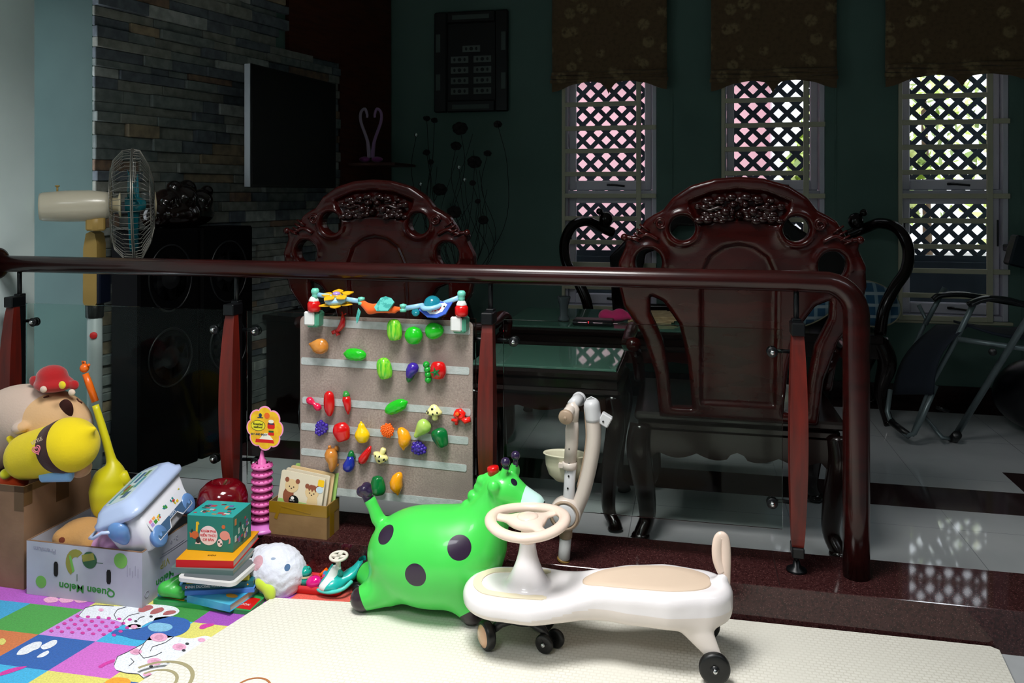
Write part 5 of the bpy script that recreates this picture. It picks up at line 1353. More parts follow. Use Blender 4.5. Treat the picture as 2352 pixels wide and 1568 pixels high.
def deco_b1(r, L, D, h):
    mb = MB(); mb.prism([(L * .70, .01), (L - .004, .006), (L - .006, .07), (L * .8, .075)], h, h + .0006, None, 0); mb.prism([(L * .45, .02), (L * .68, .02), (L * .8, .09), (L * .5, .09)], h, h + .0005, None, 1); mb.prism([(.02, .02), (L * .3, .012), (L * .26, .04), (.05, .05)], h, h + .0006, None, 2)
    mb.text('AN BOOK', .014, T(L * .84, .03, h + .0006), 1); mb.build('cover_picture', [bm_red, bm_wh, bm_yel], r, local=True)
book(352, 1377, 575, 1403, zb, zb + .012, .20, 'picture_book', 'wide green picture book at the bottom of the stack with a red corner', bm_grn, deco=deco_b1)
def deco_b2(r, L, D, h):
    mb = MB(); mb.prism(circ(.03, 16, ry=.015, c=(L * .55, D * .4)), h, h + .0005, None, 0); mb.prism(circ(.02, 12, ry=.01, c=(L * .8, D * .3)), h, h + .0006, None, 1); mb.build('cover_picture', [M('cover_lime', '#8fbf3a', .4), bm_yel], r, local=True)
book(362, 1364, 440, 1374, zb + .012, zb + .018, .16, 'picture_book', 'thin pale blue book sticking out at the left near the bottom of the stack', M('book_pale_blue', '#62a9dc', .35))
book(429, 1366, 528, 1389, zb + .012, zb + .033, .15, 'picture_book', 'bright blue hardback with thick pages low in the stack', bm_cy, deco=deco_b2)
book(424, 1358, 584, 1350, zb + .0335, zb + .046, .14, 'picture_book', 'light blue thin book below the teal book', bm_blue)
def deco_spine(r, L, D, h):
    mb = MB(); mb.text('DINH DUONG', .011, T(L * .22, -.0004, h * .5) @ RX(PI / 2), 0, bold=.0002); mb.text('CAU VONG THU CAP', .009, T(L * .52, -.0004, h * .5) @ RX(PI / 2), 0); mb.prism(circ(.0045, 4, c=(L * .06, h * .5)), 0, .0006, RX(PI / 2), 1); mb.prism(circ(.003, 4, c=(L * .92, h * .5)), 0, .0006, RX(PI / 2), 2); mb.build('spine_print', [bm_wh, bm_red, bm_yel], r, local=True)
book(418, 1342, 582, 1334, zb + .0465, zb + .064, .13, 'picture_book', 'dark teal book with white spine lettering in the middle of the stack', bm_teal, deco=deco_spine)
def deco_oly(r, L, D, h):
    mb = MB()
    for x in (.02, .045): mb.box(x, x + .008, -.0006, 0, .001, h - .001, None, 0)
    for x in (L - .045, L - .036): mb.box(x, x + .003, -.0006, 0, .002, h - .002, None, 0)
    mb.build('spine_marks', M('book_brown_ink', '#43301a', .5), r, local=True)
book(428, 1326, 572, 1318, zb + .0645, zb + .083, .14, 'picture_book', 'olive yellow book with dark marks on its spine above the teal book', bm_oly, deco=deco_oly)
# white framed drawing board
a = onz(404, 1316, .096); r = thing('drawing_board', 'flat white framed drawing board with rounded corners in the stack', 'drawing board', (a.x, a.y, .072), RZ(.02)); L = (onz(545, 1322, .096) - a).length
mb = MB(); mb.prism(rrect(0, L, 0, .16, .02), 0, .011); fr_ = mb.build('board_frame', bm_wh, r, local=True)
mb = MB(); mb.prism(rrect(.012, L - .012, .012, .148, .012), .011, .0122); mb.build('board_surface', M('grey_screen', '#60666a', .3), r, local=True)
book(392, 1303, 535, 1310, .084, .099, .15, 'picture_book', 'grey green book under the orange and red book', bm_grey)
mbt = book(404, 1285, 536, 1288, .099, .121, .21, 'picture_book', 'thick red book with an orange cover under the teal cube', [bm_red], kind='spine')
rt = mbt[0]; Lr = mbt[1]
mb = MB(); mb.box(0, Lr, 0, .21, .022, .0228); mb.text('KIDS', .012, T(Lr * .55, .03, .0232), 1); 
for (x, y, w, d_, c_) in ((.06, .12, .04, .012, 2), (.09, .15, .05, .01, 3), (.12, .11, .03, .012, 2), (.10, .18, .05, .008, 3), (.13, .14, .02, .02, 4)): mb.prism([(x, y), (x + w, y + d_ * .6), (x + w, y + d_ * 1.6), (x, y + d_)], .0228, .0234, None, c_)
mb.build('cover_top', [bm_yel, M('book_ink', '#3a2410', .5), bm_red, bm_crm, bm_wh], rt, local=True)
# green handle-like clay toy on the books
mb = MB(); cg = onz(400, 1355, .02)
fg = sjoin([scone(onz(378, 1353, .025), onz(418, 1362, .018), .018, .016), scone(onz(380, 1350, .03), onz(420, 1322, .058), .018, .010)], .012)
implicit(fg, cg - Vector((.09, .08, .03)), cg + Vector((.1, .1, .09)), .004, mb); tag(mb.build('toy_hook', M('green_soft_plastic', '#3fb044', .4, coat=.2)), 'curved green plastic toy leaning against the books', 'toy')

# teal cube box
a = onz(430, 1262, .122); b = onz(535, 1269, .122); ang = math.atan2(b.y - a.y, b.x - a.x); Lc = (b - a).length; Hc = .105
cb = thing('picture_cube', 'teal cardboard cube box with animal pictures on top of the book stack', 'box', a, RZ(ang)); Dc = .118
m_tq = M('teal_card', '#1f7468', .4); m_tq2 = M('teal_light_card', '#2f9f9c', .4)
mb = MB(); mb.box(0, Lc, 0, Dc, 0, Hc, None, 0, bev=.0008); mb.build('box_walls', m_tq, cb, local=True)
FMc = T(0, -.0003, 0) @ RX(PI / 2); mb = MB()
mb.prism(circ(.029, 30, c=(Lc * .47, Hc * .45)), 0, .0005, FMc, 0)
for i, s__ in enumerate(('KHÁM PHÁ', 'KIẾN THỨC', 'CƠ BẢN')): mb.text(s__, .0098, FMc @ T(Lc * .47, Hc * .45 + .013 - .013 * i, .0006), 1, bold=.0002)
# giraffe + fox left, elephant + panda right
mb.prism([(.028, .055), (.034, .055), (.036, .078), (.040, .08), (.036, .088), (.029, .086)], 0, .0005, FMc, 2); mb.prism(circ(.012, 14, ry=.012, c=(.026, .047)), .0005, .0008, FMc, 3); mb.prism([(.008, .055), (.016, .05), (.018, .04), (.01, .038)], 0, .0006, FMc, 3); mb.prism([(.012, .056), (.016, .066), (.02, .056)], 0, .0006, FMc, 5)
mb.prism(circ(.008, 10, ry=.010, c=(.036, .032)), .0005, .0008, FMc, 5); mb.prism([(.026, .02), (.03, .03), (.04, .03), (.044, .02)], 0, .0005, FMc, 0)
mb.prism(circ(.016, 18, ry=.014, c=(Lc - .026, .05)), 0, .0005, FMc, 4); mb.prism([(Lc - .012, .052), (Lc - .007, .042), (Lc - .008, .028), (Lc - .014, .026), (Lc - .012, .036)], 0, .0006, FMc, 4); mb.prism(circ(.006, 10, c=(Lc - .030, .076)), 0, .0005, FMc, 3)
mb.prism(circ(.0085, 12, ry=.012, c=(Lc * .72, .027)), .0005, .0008, FMc, 0); mb.prism(circ(.003, 8, c=(Lc * .72 - .003, .03)), .0008, .001, FMc, 5); mb.prism(circ(.003, 8, c=(Lc * .72 + .004, .024)), .0008, .001, FMc, 5)
mb.build('front_print', [M('cube_pink_white', '#e4cfd0', .5), M('cube_red_text', '#c2303a', .5), M('cube_yellow', '#d8b21c', .5), M('cube_fox', '#c4622f', .5), M('cube_elephant', '#d98d80', .5), M('cube_dark', '#20262a', .5)], cb, local=True)
mb = MB(); mb.box(0, Lc, 0, Dc, Hc, Hc + .0006, None, 0)
rnd = random.Random(9)
for i in range(26):
    x, y = rnd.uniform(.01, Lc - .03), rnd.uniform(.008, Dc - .025); mb.box(x, x + rnd.uniform(.006, .02), y, y + rnd.uniform(.004, .014), Hc + .0006, Hc + .001 + i * .00003, None, 1 + rnd.randrange(5))
RMc = T(Lc + .0003, 0, 0) @ RZ(PI / 2) @ RX(PI / 2)
for i in range(24):
    x, y = rnd.uniform(.01, Dc - .025), rnd.uniform(.008, Hc - .025); mb.box(x, x + rnd.uniform(.005, .014), y, y + rnd.uniform(.006, .018), 0, .0004 + i * .00003, RMc, 1 + rnd.randrange(5))
mb.build('side_pictures', [m_tq2, M('cp_red', '#a8434c', .5), M('cp_violet', '#6b63a0', .5), M('cp_dark', '#27403f', .5), M('cp_orange', '#c27b48', .5), M('cp_pale', '#b9c3bb', .5)], cb, local=True)

# ================================================================ ON THE LEDGE
# apple
ap = ony(512, 1140, 2.380); R_ = .080
m_app = M('dark_red_lacquer_apple', '#62030f', .12, coat=.6)
at_ = thing('large_toy_apple', 'large glossy dark red toy apple behind the teal cube', 'toy', (ap.x, ap.y, ZL))
fa = lambda X, Y, Z: (lambda r, z: np.sqrt((np.maximum(r - .030, 0)) ** 2 + (np.maximum(np.abs(z) - .018, 0) * (1 + .15 * (z < 0))) ** 2) - .050 - .012 * np.exp(-(r / .02) ** 2) * -1 * 1)(np.sqrt((X) ** 2 + (Y) ** 2), Z)
mb = MB(); mb.lathe([(1e-5, .012), (.03, .001), (.055, .010), (.072, .035), (.0795, .065), (.079, .090), (.070, .112), (.052, .126), (.032, .130), (.018, .124), (.008, .114), (1e-5, .110)], T(ap.x, ap.y, ZL) @ S(1.02, 1.0, 1.26), 48, rad=lambda a, q: 1 + .012 * math.cos(5 * a), cap=False); mb.build('apple_body', m_app, at_)
mb = MB(); mb.tube([(ap.x, ap.y, ZL + .14), (ap.x + .004, ap.y, ZL + .155), (ap.x + .014, ap.y, ZL + .17)], [.003, .0035, .0045], 8); mb.build('stem', m_tape, at_)
# pink tower
m_pt = M('pink_plastic', '#e06cb0', .35, coat=.2); m_pd = M('deep_pink_plastic', '#c23f86', .4)
tw_ = Vector((ony(602, 1210, 2.43).x, 2.43, ZL)); tr = thing('lollipop_tower', 'pink ringed display tower with a yellow flower sign on top', 'display tower', tw_)
kt = 2.665 / F
mb = MB(); mb.lathe([(.058, 0), (.058, .006), (.054, .012), (.03, .018), (.024, .024)], T(*tw_), 36); mb.build('tower_base', M('orchid_plastic', '#cf74c4', .35, coat=.2), tr)
zt_ = ony(602, 1072, 2.43).z - ZL
nr = 8; step = (zt_ - .035) / (nr - 1)
for i in range(nr):
    z = .036 + i * step; mb = MB()
    mb.lathe([(.017, -step * .5), (.020, -.008), (.033, -.003), (.036, .002), (.033, .007), (.024, .009), (.019, step * .5)], T(tw_.x, tw_.y, ZL + z), 30, cap=False); rg_ = mb.build('tower_ring', m_pt, tr)
    mb = MB()
    for q in range(14):
        a = 2 * PI * q / 14; mb.box(-.0022, .0022, -.0035, .0035, -.0012, .0012, T(tw_.x + .0305 * math.cos(a), tw_.y + .0305 * math.sin(a), ZL + z + .0078) @ RZ(a + PI / 2) @ RX(-.3))
    mb.build('slots', m_pd, rg_)
zt0 = ZL + zt_
mb = MB(); mb.lathe([(.022, -.006), (.024, .004), (.020, .006), (.018, .004), (.0135, .006), (.0135, .024), (.009, .028), (.0045, .052), (.003, .055), (0, .056)], T(tw_.x, tw_.y, zt0), 24); mb.build('tower_spire', m_pt, tr)
sg = ony(609, 983, 2.418); ms_ = T(*sg) @ RX(PI / 2)
def flower(n, r, am, ph=0): return [((r + am * abs(math.cos(n * a / 2 + ph)) ** .7 * 1 - am * .5) * math.cos(a), (r + am * abs(math.cos(n * a / 2 + ph)) ** .7 - am * .5) * 1.1 * math.sin(a)) for a in [2 * PI * i / 96 for i in range(96)]]
mb = MB(); mb.prism(flower(8, .062, .009), 0, .002, ms_, 0); mb.prism(flower(8, .058, .008), .002, .0024, ms_, 1)
mb.prism([(-.034, -.047), (.034, -.047), (.03, -.036), (-.032, -.036)], .0024, .0028, ms_, 2); mb.prism([(-.02, -.036), (.03, -.036), (.012, -.016), (-.002, -.016)], .0024, .0028, ms_, 6)
mb.prism(circ(.026, 28, ry=.0175, c=(-.024, .008)), .0024, .0028, ms_, 3); mb.prism(circ(.0245, 28, ry=.016, c=(-.024, .008)), .0028, .003, ms_, 4)
mb.text('Roasted', .011, ms_ @ T(-.024, .013, .003), 3, bold=.0003); mb.text('seafood', .010, ms_ @ T(-.024, .003, .003), 3, bold=.0003); mb.text('EAT AND ENJOY', .008, ms_ @ T(-.020, -.021, .0026), 5, bold=.0003)
mb.prism(circ(.010, 20, c=(.008, .042)), .0024, .003, ms_, 7); mb.prism(circ(.006, 12, ry=.007, c=(-.016, .042)), .0024, .003, ms_, 5); mb.box(-.026, -.006, .033, .036, .0024, .003, ms_, 5)
# small plain red figure block (generic)
mb.prism(rrect(.010, .036, .0, .020, .005), .0024, .003, ms_, 2); mb.prism(circ(.010, 14, ry=.006, c=(.023, .024)), .003, .0034, ms_, 6); mb.box(.014, .032, -.012, -.006, .0024, .003, ms_, 8); mb.prism(rrect(.012, .034, -.022, -.012, .004), .0024, .003, ms_, 2); mb.box(.012, .034, .014, .018, .003, .0034, ms_, 5)
mb.build('flower_sign', [M('sign_pink', '#f29ac4', .4), M('sign_yellow', '#f2cb1c', .4, var=(50, '#e8a822')), M('sign_red', '#d41c18', .4), M('sign_black', '#26210a', .4), M('sign_lemon', '#e8dc2c', .4), M('sign_navy', '#1d3a52', .4), M('sign_white', '#efe9d8', .4), M('sign_orange', '#e8681c', .4), M('sign_green', '#1e5a24', .4)], tr)
# small cardboard box with puzzle boards
a = onz(741, 1250, ZL); b = onz(622, 1229, ZL); a.y = max(a.y, 2.39)
ang = math.atan2(a.y - 2.402, a.x - b.x); b = Vector((-1.345, 2.400, ZL))
a = Vector((-1.140, 2.394, ZL)); L = (a - b).length; Ds = .088; Hs = .106
bx = thing('small_box', 'small open cardboard box with yellow tape on the granite step', 'box', b, RZ(math.atan2(a.y - b.y, a.x - b.x)))
m_c2 = M('tan_cardboard', '#8f7048', .8, var=(10, '#80623d'), bump=(80, .2)); m_yt = M('amber_parcel_tape', '#8c6a14', .25)
mb = MB(); carton_walls(mb, L, Ds, Hs, .004, Matrix.Identity(4)); mb.build('box_walls', m_c2, bx, local=True)
mb = MB(); mb.box(-.0006, L + .0006, -.0006, 0, Hs - .036, Hs + .0006); mb.box(L, L + .0006, 0, Ds, Hs - .036, Hs + .0006); mb.box(-.001, .01, -.0012, 0, Hs - .05, Hs, RY(.35)); mb.box(L + .0006, L + .0012, .02, .05, .0, Hs); mb.box(0, .11, -.0014, -.0006, -.002, .002, T(.04, 0, Hs - .012) @ RY(.15)); mb.build('tape', m_yt, bx, local=True)
m_woody = M('pale_wood_board', '#d8cdb6', .5); m_bgr = M('board_grass', '#9cc26a', .5); m_tanb = M('bear_tan', '#d9bd8e', .5); m_brn = M('bear_brown', '#8a4c34', .5); m_ink = M('board_ink', '#3a2520', .5); m_sun = M('board_sun', '#edbe12', .5)
bxm = MW[bx.name]
for q in range(4):
    m = bxm @ T(.020 + q * .008, .010 + q * .015, .082) @ RX(-.12) @ RY(.10)
    w_, h_ = .158, .122 + .003 * q
    lb = ['front pale puzzle board with two bears in the small box', 'second puzzle board in the small box, mostly hidden by the first', 'third puzzle board in the small box with a wooden edge showing', 'rearmost puzzle board in the small box with green rim'][q]
    r = thing('puzzle_board', lb, 'puzzle', m.translation, m.to_3x3().to_4x4(), group='puzzle boards in the small cardboard box')
    mb = MB(); mb.prism(rrect(0, w_, 0, h_, .006), 0, .005, RX(PI / 2) @ T(0, 0, -.005), 0); mb.build('board', [m_woody, m_woody, m_tanb, m_bgr][q], r, local=True)
    if q == 0:
        P2 = RX(PI / 2) @ T(0, .004, 0) @ S(1.28, 1.32, 1); mb = MB()
        w_ /= 1.28
        mb.prism(rrect(.001, w_ - .001, .001, .022, .004), 0, .0004, P2, 1)
        for (x, y, c_) in ((.034, .056, 2), (.092, .050, 2)):
            mb.prism(circ(.019, 20, ry=.016, c=(x, y)), .0004, .0008, P2, c_); mb.prism(circ(.015, 16, ry=.020, c=(x - .006 + .01 * (x > .05), y - .024)), .0003, .0007, P2, c_ if x > .05 else 3)
            for sx in (-1, 1): mb.prism(circ(.006, 12, c=(x + sx * .015, y + .013)), .0003, .0009, P2, 3); mb.prism(circ(.0018, 8, c=(x + sx * .006, y - .002)), .0008, .0011, P2, 4)
            mb.prism(circ(.0022, 8, ry=.0016, c=(x, y - .006)), .0008, .0011, P2, 4)
        mb.prism([(.078, .062), (.084, .052), (.088, .058), (.092, .051), (.097, .058), (.103, .052), (.107, .062), (.098, .068), (.086, .068)], .0008, .0011, P2, 3)
        mb.prism(circ(.014, 16, ry=.013, c=(.045, .022)), .0008, .0013, P2, 5); mb.prism(circ(.005, 10, ry=.004, c=(.041, .028)), .0013, .0016, P2, 6); 
        for dx in (-.005, 0, .005): mb.prism(circ(.0014, 8, c=(.041 + dx, .022)), .0013, .0016, P2, 6)
        mb.prism(rrect(.105, .122, .068, .084, .003), .0004, .0009, P2, 7); mb.prism(circ(.010, 14, ry=.008, c=(.112, .060)), .0009, .0012, P2, 8)
        mb.build('bear_pictures', [m_woody, m_bgr, m_tanb, m_brn, m_ink, t_black, M('paw_white', '#e8e4de', .5), m_sun, M('cloud_blue', '#bfd2dc', .5)], r, local=True)

# ================================================================ WHITE PLUSH, RED TRAY, AQUA CAR
YW = 2.27
w_ = lambda px, py, dy=0: ony(px, py, YW + dy)
cw = w_(640, 1308)
fw_ = fluffy(sjoin([sell(w_(640, 1306), (.088, .075, .070), RY(.35)), sell(w_(586, 1318, -.03), (.028, .03, .022)), sell(w_(604, 1274, .03), (.035, .03, .03)), sell(w_(640, 1352, -.01), (.05, .05, .025))], [.03, .02, .03]), .0011, 260)
wp = thing('plush_sheep', 'fluffy white plush animal with blue eye between books and red tray', 'plush toy', (cw.x, cw.y, -.012)); org = (cw.x, cw.y, -.012)
implicit(fw_, cw - Vector((.16, .11, .105)), cw + Vector((.14, .11, .1)), .0045).build('plush_body', region_mat('white_plush_skin', '#d9dcea', [('s', trace(fw_, 660, 1303), .008, '#4a6a92', (1, .7, .8)), ('s', trace(fw_, 627, 1283), .006, '#8f9fb8', (.8, .7, 2)), ('s', trace(fw_, 590, 1292), .022, '#c99aa6')], org, .98, sheen=.3, bump=(130, .9)), wp)
mb = MB(); implicit(sjoin([sell(w_(606, 1346, -.07), (.03, .014, .016), RY(.6)), sell(w_(620, 1362, -.075), (.018, .014, .024)), sball(w_(598, 1338, -.065), .014)], .01), w_(610, 1350, -.07) - Vector((.06, .04, .05)), w_(610, 1350, -.07) + Vector((.06, .05, .05)), .004, mb); mb.build('green_scarf', M('lime_scarf', '#b9cf3a', .9, sheen=.4), wp)
# red tray
m_rt = M('coral_red_plastic', '#d6323a', .35, coat=.2)
a = onz(662, 1352, .0); TMr = T(a.x, a.y, -.012) @ RZ(.03)
tray = thing('toy_tray', 'red plastic toy tray holding small toys on the printed mat', 'tray', a - Vector((0, 0, .012)), RZ(.03)); mb = MB()
loft(mb, [rbox_loop(.075, .072, .02, 0), rbox_loop(.085, .082, .022, .028), rbox_loop(.081, .078, .02, .028), rbox_loop(.072, .069, .018, .006)], cap=(1, 1))
mb.v = [(x + .085, y + .075, z) for x, y, z in mb.v]; mb.box(.08, .086, .01, .14, .005, .026); mb.build('tray_body', m_rt, tray, local=True)
def loc_t(px, py, z): return onz(px, py, z)
e1 = loc_t(697, 1342, .012); t1 = thing('toy_figure', 'small shiny teal toy with white band in the red tray', 'toy', e1); mb = MB(); mb.ball(e1 + Vector((0, .01, .012)), .023, sc_=(.95, .9, .9)); mb.ball(e1 + Vector((0, .012, .034)), .020, sc_=(1, 1, .8)); mb.ball(e1 + Vector((.012, .01, .048)), .005); mb.build('body', pl('toy_teal', '#159a8c', .15), t1); mb = MB(); mb.lathe([(.0215, -.003), (.0215, .003)], T(*(e1 + Vector((0, .011, .025)))), 24, cap=False); mb.build('band', M('cream_band', '#cfcaa0', .5), t1)
e2 = loc_t(718, 1345, .012); mb = MB(); mb.ball((0, 0, 0), .022, T(*(e2 + Vector((.004, 0, .012)))) @ RY(-.3) @ S(1.15, .85, .85)); tag(mb.build('toy_egg', pl('toy_magenta', '#d6127e', .15)), 'shiny magenta egg-shaped toy in the red tray', 'toy')
mb = MB(); mb.tube([loc_t(735, 1322, .03), loc_t(752, 1306, .045)], .006, 8); tag(mb.build('toy_stick', t_ora), 'small orange stick lying in the red tray', 'toy')
# aqua toy car
m_aq = M('aqua_toy_plastic', '#1fb6b0', .3, coat=.3); m_aqd = M('dark_aqua_plastic', '#1a8f84', .35, coat=.2)
bse = onz(778, 1362, -.012); acr = thing('toy_scooter', 'small aqua toy ride-on car with white steering wheel', 'toy car', bse)
YA = bse.y
v_ = lambda px, py, dy=0: ony(px, py, YA + dy)
nose = sjoin([sell(v_(757, 1340, -.01), (.036, .035, .020), RY(-.3)), scone(v_(762, 1330), v_(770, 1306), .026, .018), scone(v_(775, 1345), v_(805, 1320, .03), .022, .016, (1, 1.3, .7)), scone(v_(805, 1318, .03), v_(826, 1300, .05), .018, .016, (1, 1.5, .7)), scone(v_(826, 1300, .05), v_(832, 1284, .055), .012, .014, (.7, 1.5, 1))], [.01, .02, .015, .015])
implicit(nose, v_(722, 1368, -.06), v_(850, 1268, .1), .0035).build('car_body', region_mat('aqua_white_front', '#1fb6b0', [('p', v_(752, 1330, -.03), (.80, -.25, -.42), .012, '#dfe4e2')], bse, .3, .3), acr)
mb = MB(); mb.tube(bez([v_(728, 1346, -.02), v_(735, 1356, -.035), v_(760, 1360, -.04), v_(788, 1352, -.03), v_(808, 1335, .0)], 4), .006, 8); mb.build('bumper', M('pale_aqua', '#55cfc4', .3), acr)
mb = MB(); c = v_(778, 1277, -.0); m = T(*c) @ RX(.12); mb.tube([m @ Vector((.025 * math.cos(i * PI / 16), .025 * math.sin(i * PI / 16), 0)) for i in range(32)], .0045, 8, closed=True); mb.box(-.022, .022, -.006, .006, -.003, .002, m); mb.box(-.006, .006, -.022, .022, -.003, .002, m); mb.cyl(c, v_(776, 1305), .007, .008); mb.build('steering_wheel', M('warm_white_toy', '#dcd7cb', .3), acr)
mb = MB(); q = trace(nose, 747, 1318) + Vector((0, -.001, 0)); mq = T(*q) @ RX(PI / 2 - .5); mb.prism(circ(.007, 12, c=(0, .003)), 0, .001, mq, 0); mb.box(-.008, .008, -.008, -.001, 0, .0012, mq, 1); mb.box(-.006, .006, -.013, -.010, 0, .0012, mq, 2); mb.build('sticker', [M('stk_blue', '#2c7fb0', .4), M('stk_pink', '#c23a78', .4), M('stk_red', '#c0503a', .4)], acr)
mb = MB(); q = trace(nose, 779, 1316); mb.cyl(q + Vector((0, .004, 0)), q + Vector((.002, -.003, 0)), .011, .011, 20); mb.cyl(q + Vector((0, -.003, 0)), q + Vector((.001, -.005, 0)), .004, .004, 12); mb.build('dial', m_aqd, acr)
for (x, y, dy) in ((752, 1357, .0), (822, 1325, .0), (760, 1350, .05), (815, 1318, .08)):
    c = v_(x, y, dy); c.z = .006; mb = MB(); mb.cyl(c - Vector((0, .006, 0)), c + Vector((0, .006, 0)), .017, .017, 20); mb.build('wheel', m_blk, acr)
# ================================================================ FAR ROOM
m_lac = M('carved_red_lacquer', '#300806', .2, coat=.08, spec=.32, var=(5, '#220504'), stretch=(1, 1, 4)); m_lacd = M('carved_dark_wood', '#1c0605', .2, coat=.2, spec=.4); m_lacb = M('dark_lacquer_furniture', '#120706', .2, coat=.15, spec=.4)
# ---- armchair: local frame, x across, back at y=0 facing -y (toward the camera), seat toward +y, z up from its floor
def chair_back_parts(root):
    sil = [(-.27, .46), (-.285, .62), (-.33, .76), (-.395, .86), (-.415, .95), (-.410, 1.02), (-.385, 1.075), (-.39, 1.10), (-.372, 1.115), (-.352, 1.10), (-.34, 1.13), (-.315, 1.17), (-.285, 1.19), (-.255, 1.205), (-.22, 1.25), (-.16, 1.29), (-.08, 1.314), (0, 1.32)]
    sil = sil + [(-x, z) for x, z in sil[-2::-1]]
    P = poly2(sil)
    rec = poly2([(-.15, 1.245), (-.175, 1.235), (-.15, 1.175), (-.13, 1.15), (-.07, 1.165), (0, 1.17), (.07, 1.165), (.13, 1.15), (.15, 1.175), (.175, 1.235), (.15, 1.245), (.09, 1.27), (0, 1.28), (-.09, 1.27)])
    arch = poly2([(-.13, .52), (-.13, .98), (-.10, 1.05), (-.05, 1.085), (0, 1.095), (.05, 1.085), (.10, 1.05), (.13, .98), (.13, .52)])
    op = poly2([(.155, .50), (.17, .66), (.20, .80), (.255, .88), (.30, .90), (.30, .84), (.255, .74), (.235, .62), (.225, .50)])
    def f(X, Y, Z):
        d2 = P(X, Z); ax = np.abs(X)
        h1 = np.sqrt((ax - .188) ** 2 + (Z - 1.142) ** 2) - .043
        h2 = np.sqrt((ax - .305) ** 2 + ((Z - 1.02) * .95) ** 2) - .046
        o = op(ax, Z)
        d2 = np.maximum(d2, np.maximum(np.maximum(-h1, -h2), -o))
        r1 = rec(X, Z); r2 = arch(X, Z)
        t = .030 - .016 * np.clip(-r1 / .008, 0, 1) - .012 * np.clip(-r2 / .01, 0, 1)
        t = t + .008 * np.exp(-((h1 - .012) / .010) ** 2) * (ax < .26) + .006 * np.exp(-((h2 - .010) / .010) ** 2)
        t = t + .006 * np.clip((d2 + .05) / .05, 0, 1) * (Z > 1.0)
        lean = .10 * np.clip((Z - .46) / .85, 0, 1.2)
        r = .016; q1 = d2 + r; q2 = np.abs(Y + lean - .02) - t + r
        return (np.sqrt(np.maximum(q1, 0) ** 2 + np.maximum(q2, 0) ** 2) + np.minimum(np.maximum(q1, q2), 0) - r) * .9
    mb = MB(); implicit(f, (-.45, -.16, .44), (.45, .08, 1.35), .0068, mb); bk = mb.build('backrest', m_lac, root, local=True)
    # carved flower spray in the crest
    mb = MB(); rnd = random.Random(3); fs = []
    for i in range(46):
        x = rnd.uniform(-.14, .14); z = 1.165 + rnd.random() * (.10 - .25 * abs(x)) 
        for sx in (-1, 1): mb.ball((sx * abs(x), -.098 - .004 * rnd.random(), z), rnd.uniform(.007, .015), n=10, sc_=(1.3, .8, .9))
    for q in (-1, 1):
        mb.tube(bez([(q * .03, -.105, 1.18), (q * .06, -.11, 1.215), (q * .10, -.105, 1.205), (q * .13, -.10, 1.22)], 4), .006, 8)
        mb.ball((q * .045, -.108, 1.20), .017, n=14); mb.ball((q * .02, -.108, 1.225), .012, n=12); mb.ball((0, -.108, 1.19), .014, n=12)
    mb.build('carved_spray', m_lacd, bk, local=True)
    for q in (-1, 1):
        mb = MB(); c = (q * .262, -.098, 1.158); mb.tube([(c[0] + q * (.022 - .0006 * i) * math.cos(i * .5), c[1], c[2] + (.022 - .0006 * i) * math.sin(i * .5)) for i in range(26)], .005, 8)
        mb.tube(bez([(q * .27, -.09, 1.10), (q * .31, -.095, 1.12), (q * .345, -.09, 1.105), (q * .385, -.085, 1.11)], 4), .008, 8); mb.ball((q * .388, -.085, 1.108), .014, n=12)
        for j in range(4): mb.tube([(q * (.30 + j * .012), -.098, 1.13 - j * .012), (q * (.335 + j * .01), -.098, 1.155 - j * .016)], .004, 6)
        mb.build('scroll', m_lac, bk, local=True)
def make_chair(loc_, label):
    root = thing('carved_armchair', label, 'chair', loc_, group='carved lacquer armchairs behind the railing')
    chair_back_parts(root)
    mb = MB(); mb.box(-.36, .36, .0, .56, .445, .475, None, 0, bev=.008); mb.box(-.345, .345, .012, .55, .405, .445, None, 0, bev=.012); mb.build('seat', m_lacb, root, local=True)
    # scalloped aprons
    for (w, m) in ((.70, T(0, .02, 0)), (.70, T(0, .53, 0))):
        n = 60; pts = [(-w / 2, .41)]
        for i in range(n + 1):
            t = i / n * 2 - 1; z = .335 - .020 * abs(math.sin(t * PI * 2.5)) - (.05 * max(0, abs(t) - .78) / .22) + (.012 if abs(t) < .08 else 0)
            pts.append((t * w / 2, z))
        pts.append((w / 2, .41)); mb = MB(); mb.prism(pts, -.012, .012, m @ RX(PI / 2)); mb.build('apron', m_lacb, root, local=True)
    for sx in (-1, 1):
        for y0, dy in ((.03, -.03), (.52, .03)):
            mb = MB(); P = bez([(sx * .335, y0, .42), (sx * .345, y0 + dy * .6, .34), (sx * .325, y0 + dy * .2, .20), (sx * .315, y0, .09), (sx * .335, y0 + dy, .035), (sx * .345, y0 + dy * 1.4, .012)], 5)
            n = len(P); mb.tube(P, [float(np.interp(i / n, [0, .25, .6, .85, 1], [.042, .045, .028, .026, .034])) for i in range(n)], 12, flat=(1, 1)); mb.ball((sx * .337, y0 + dy, .024), .034, sc_=(1, 1, .7)); mb.build('leg', m_lacb, root, local=True)
        mb = MB(); P = bez([(sx * .36, -.02, .72), (sx * .39, .1, .70), (sx * .40, .3, .69), (sx * .40, .46, .70), (sx * .41, .53, .67), (sx * .40, .52, .61), (sx * .38, .47, .58), (sx * .37, .5, .48)], 5); mb.tube(P, [.026] * (len(P) - 8) + [.024] * 8, 12); mb.build('armrest', m_lac, root, local=True)
    return root
ch = make_chair(Vector((.155, 2.955, ZF)), 'carved dark red armchair with arched back behind the right glass panel')
copy_tree(ch, m=T(-1.255, 3.16, ZF), label='carved dark red armchair with arched back behind the felt board')

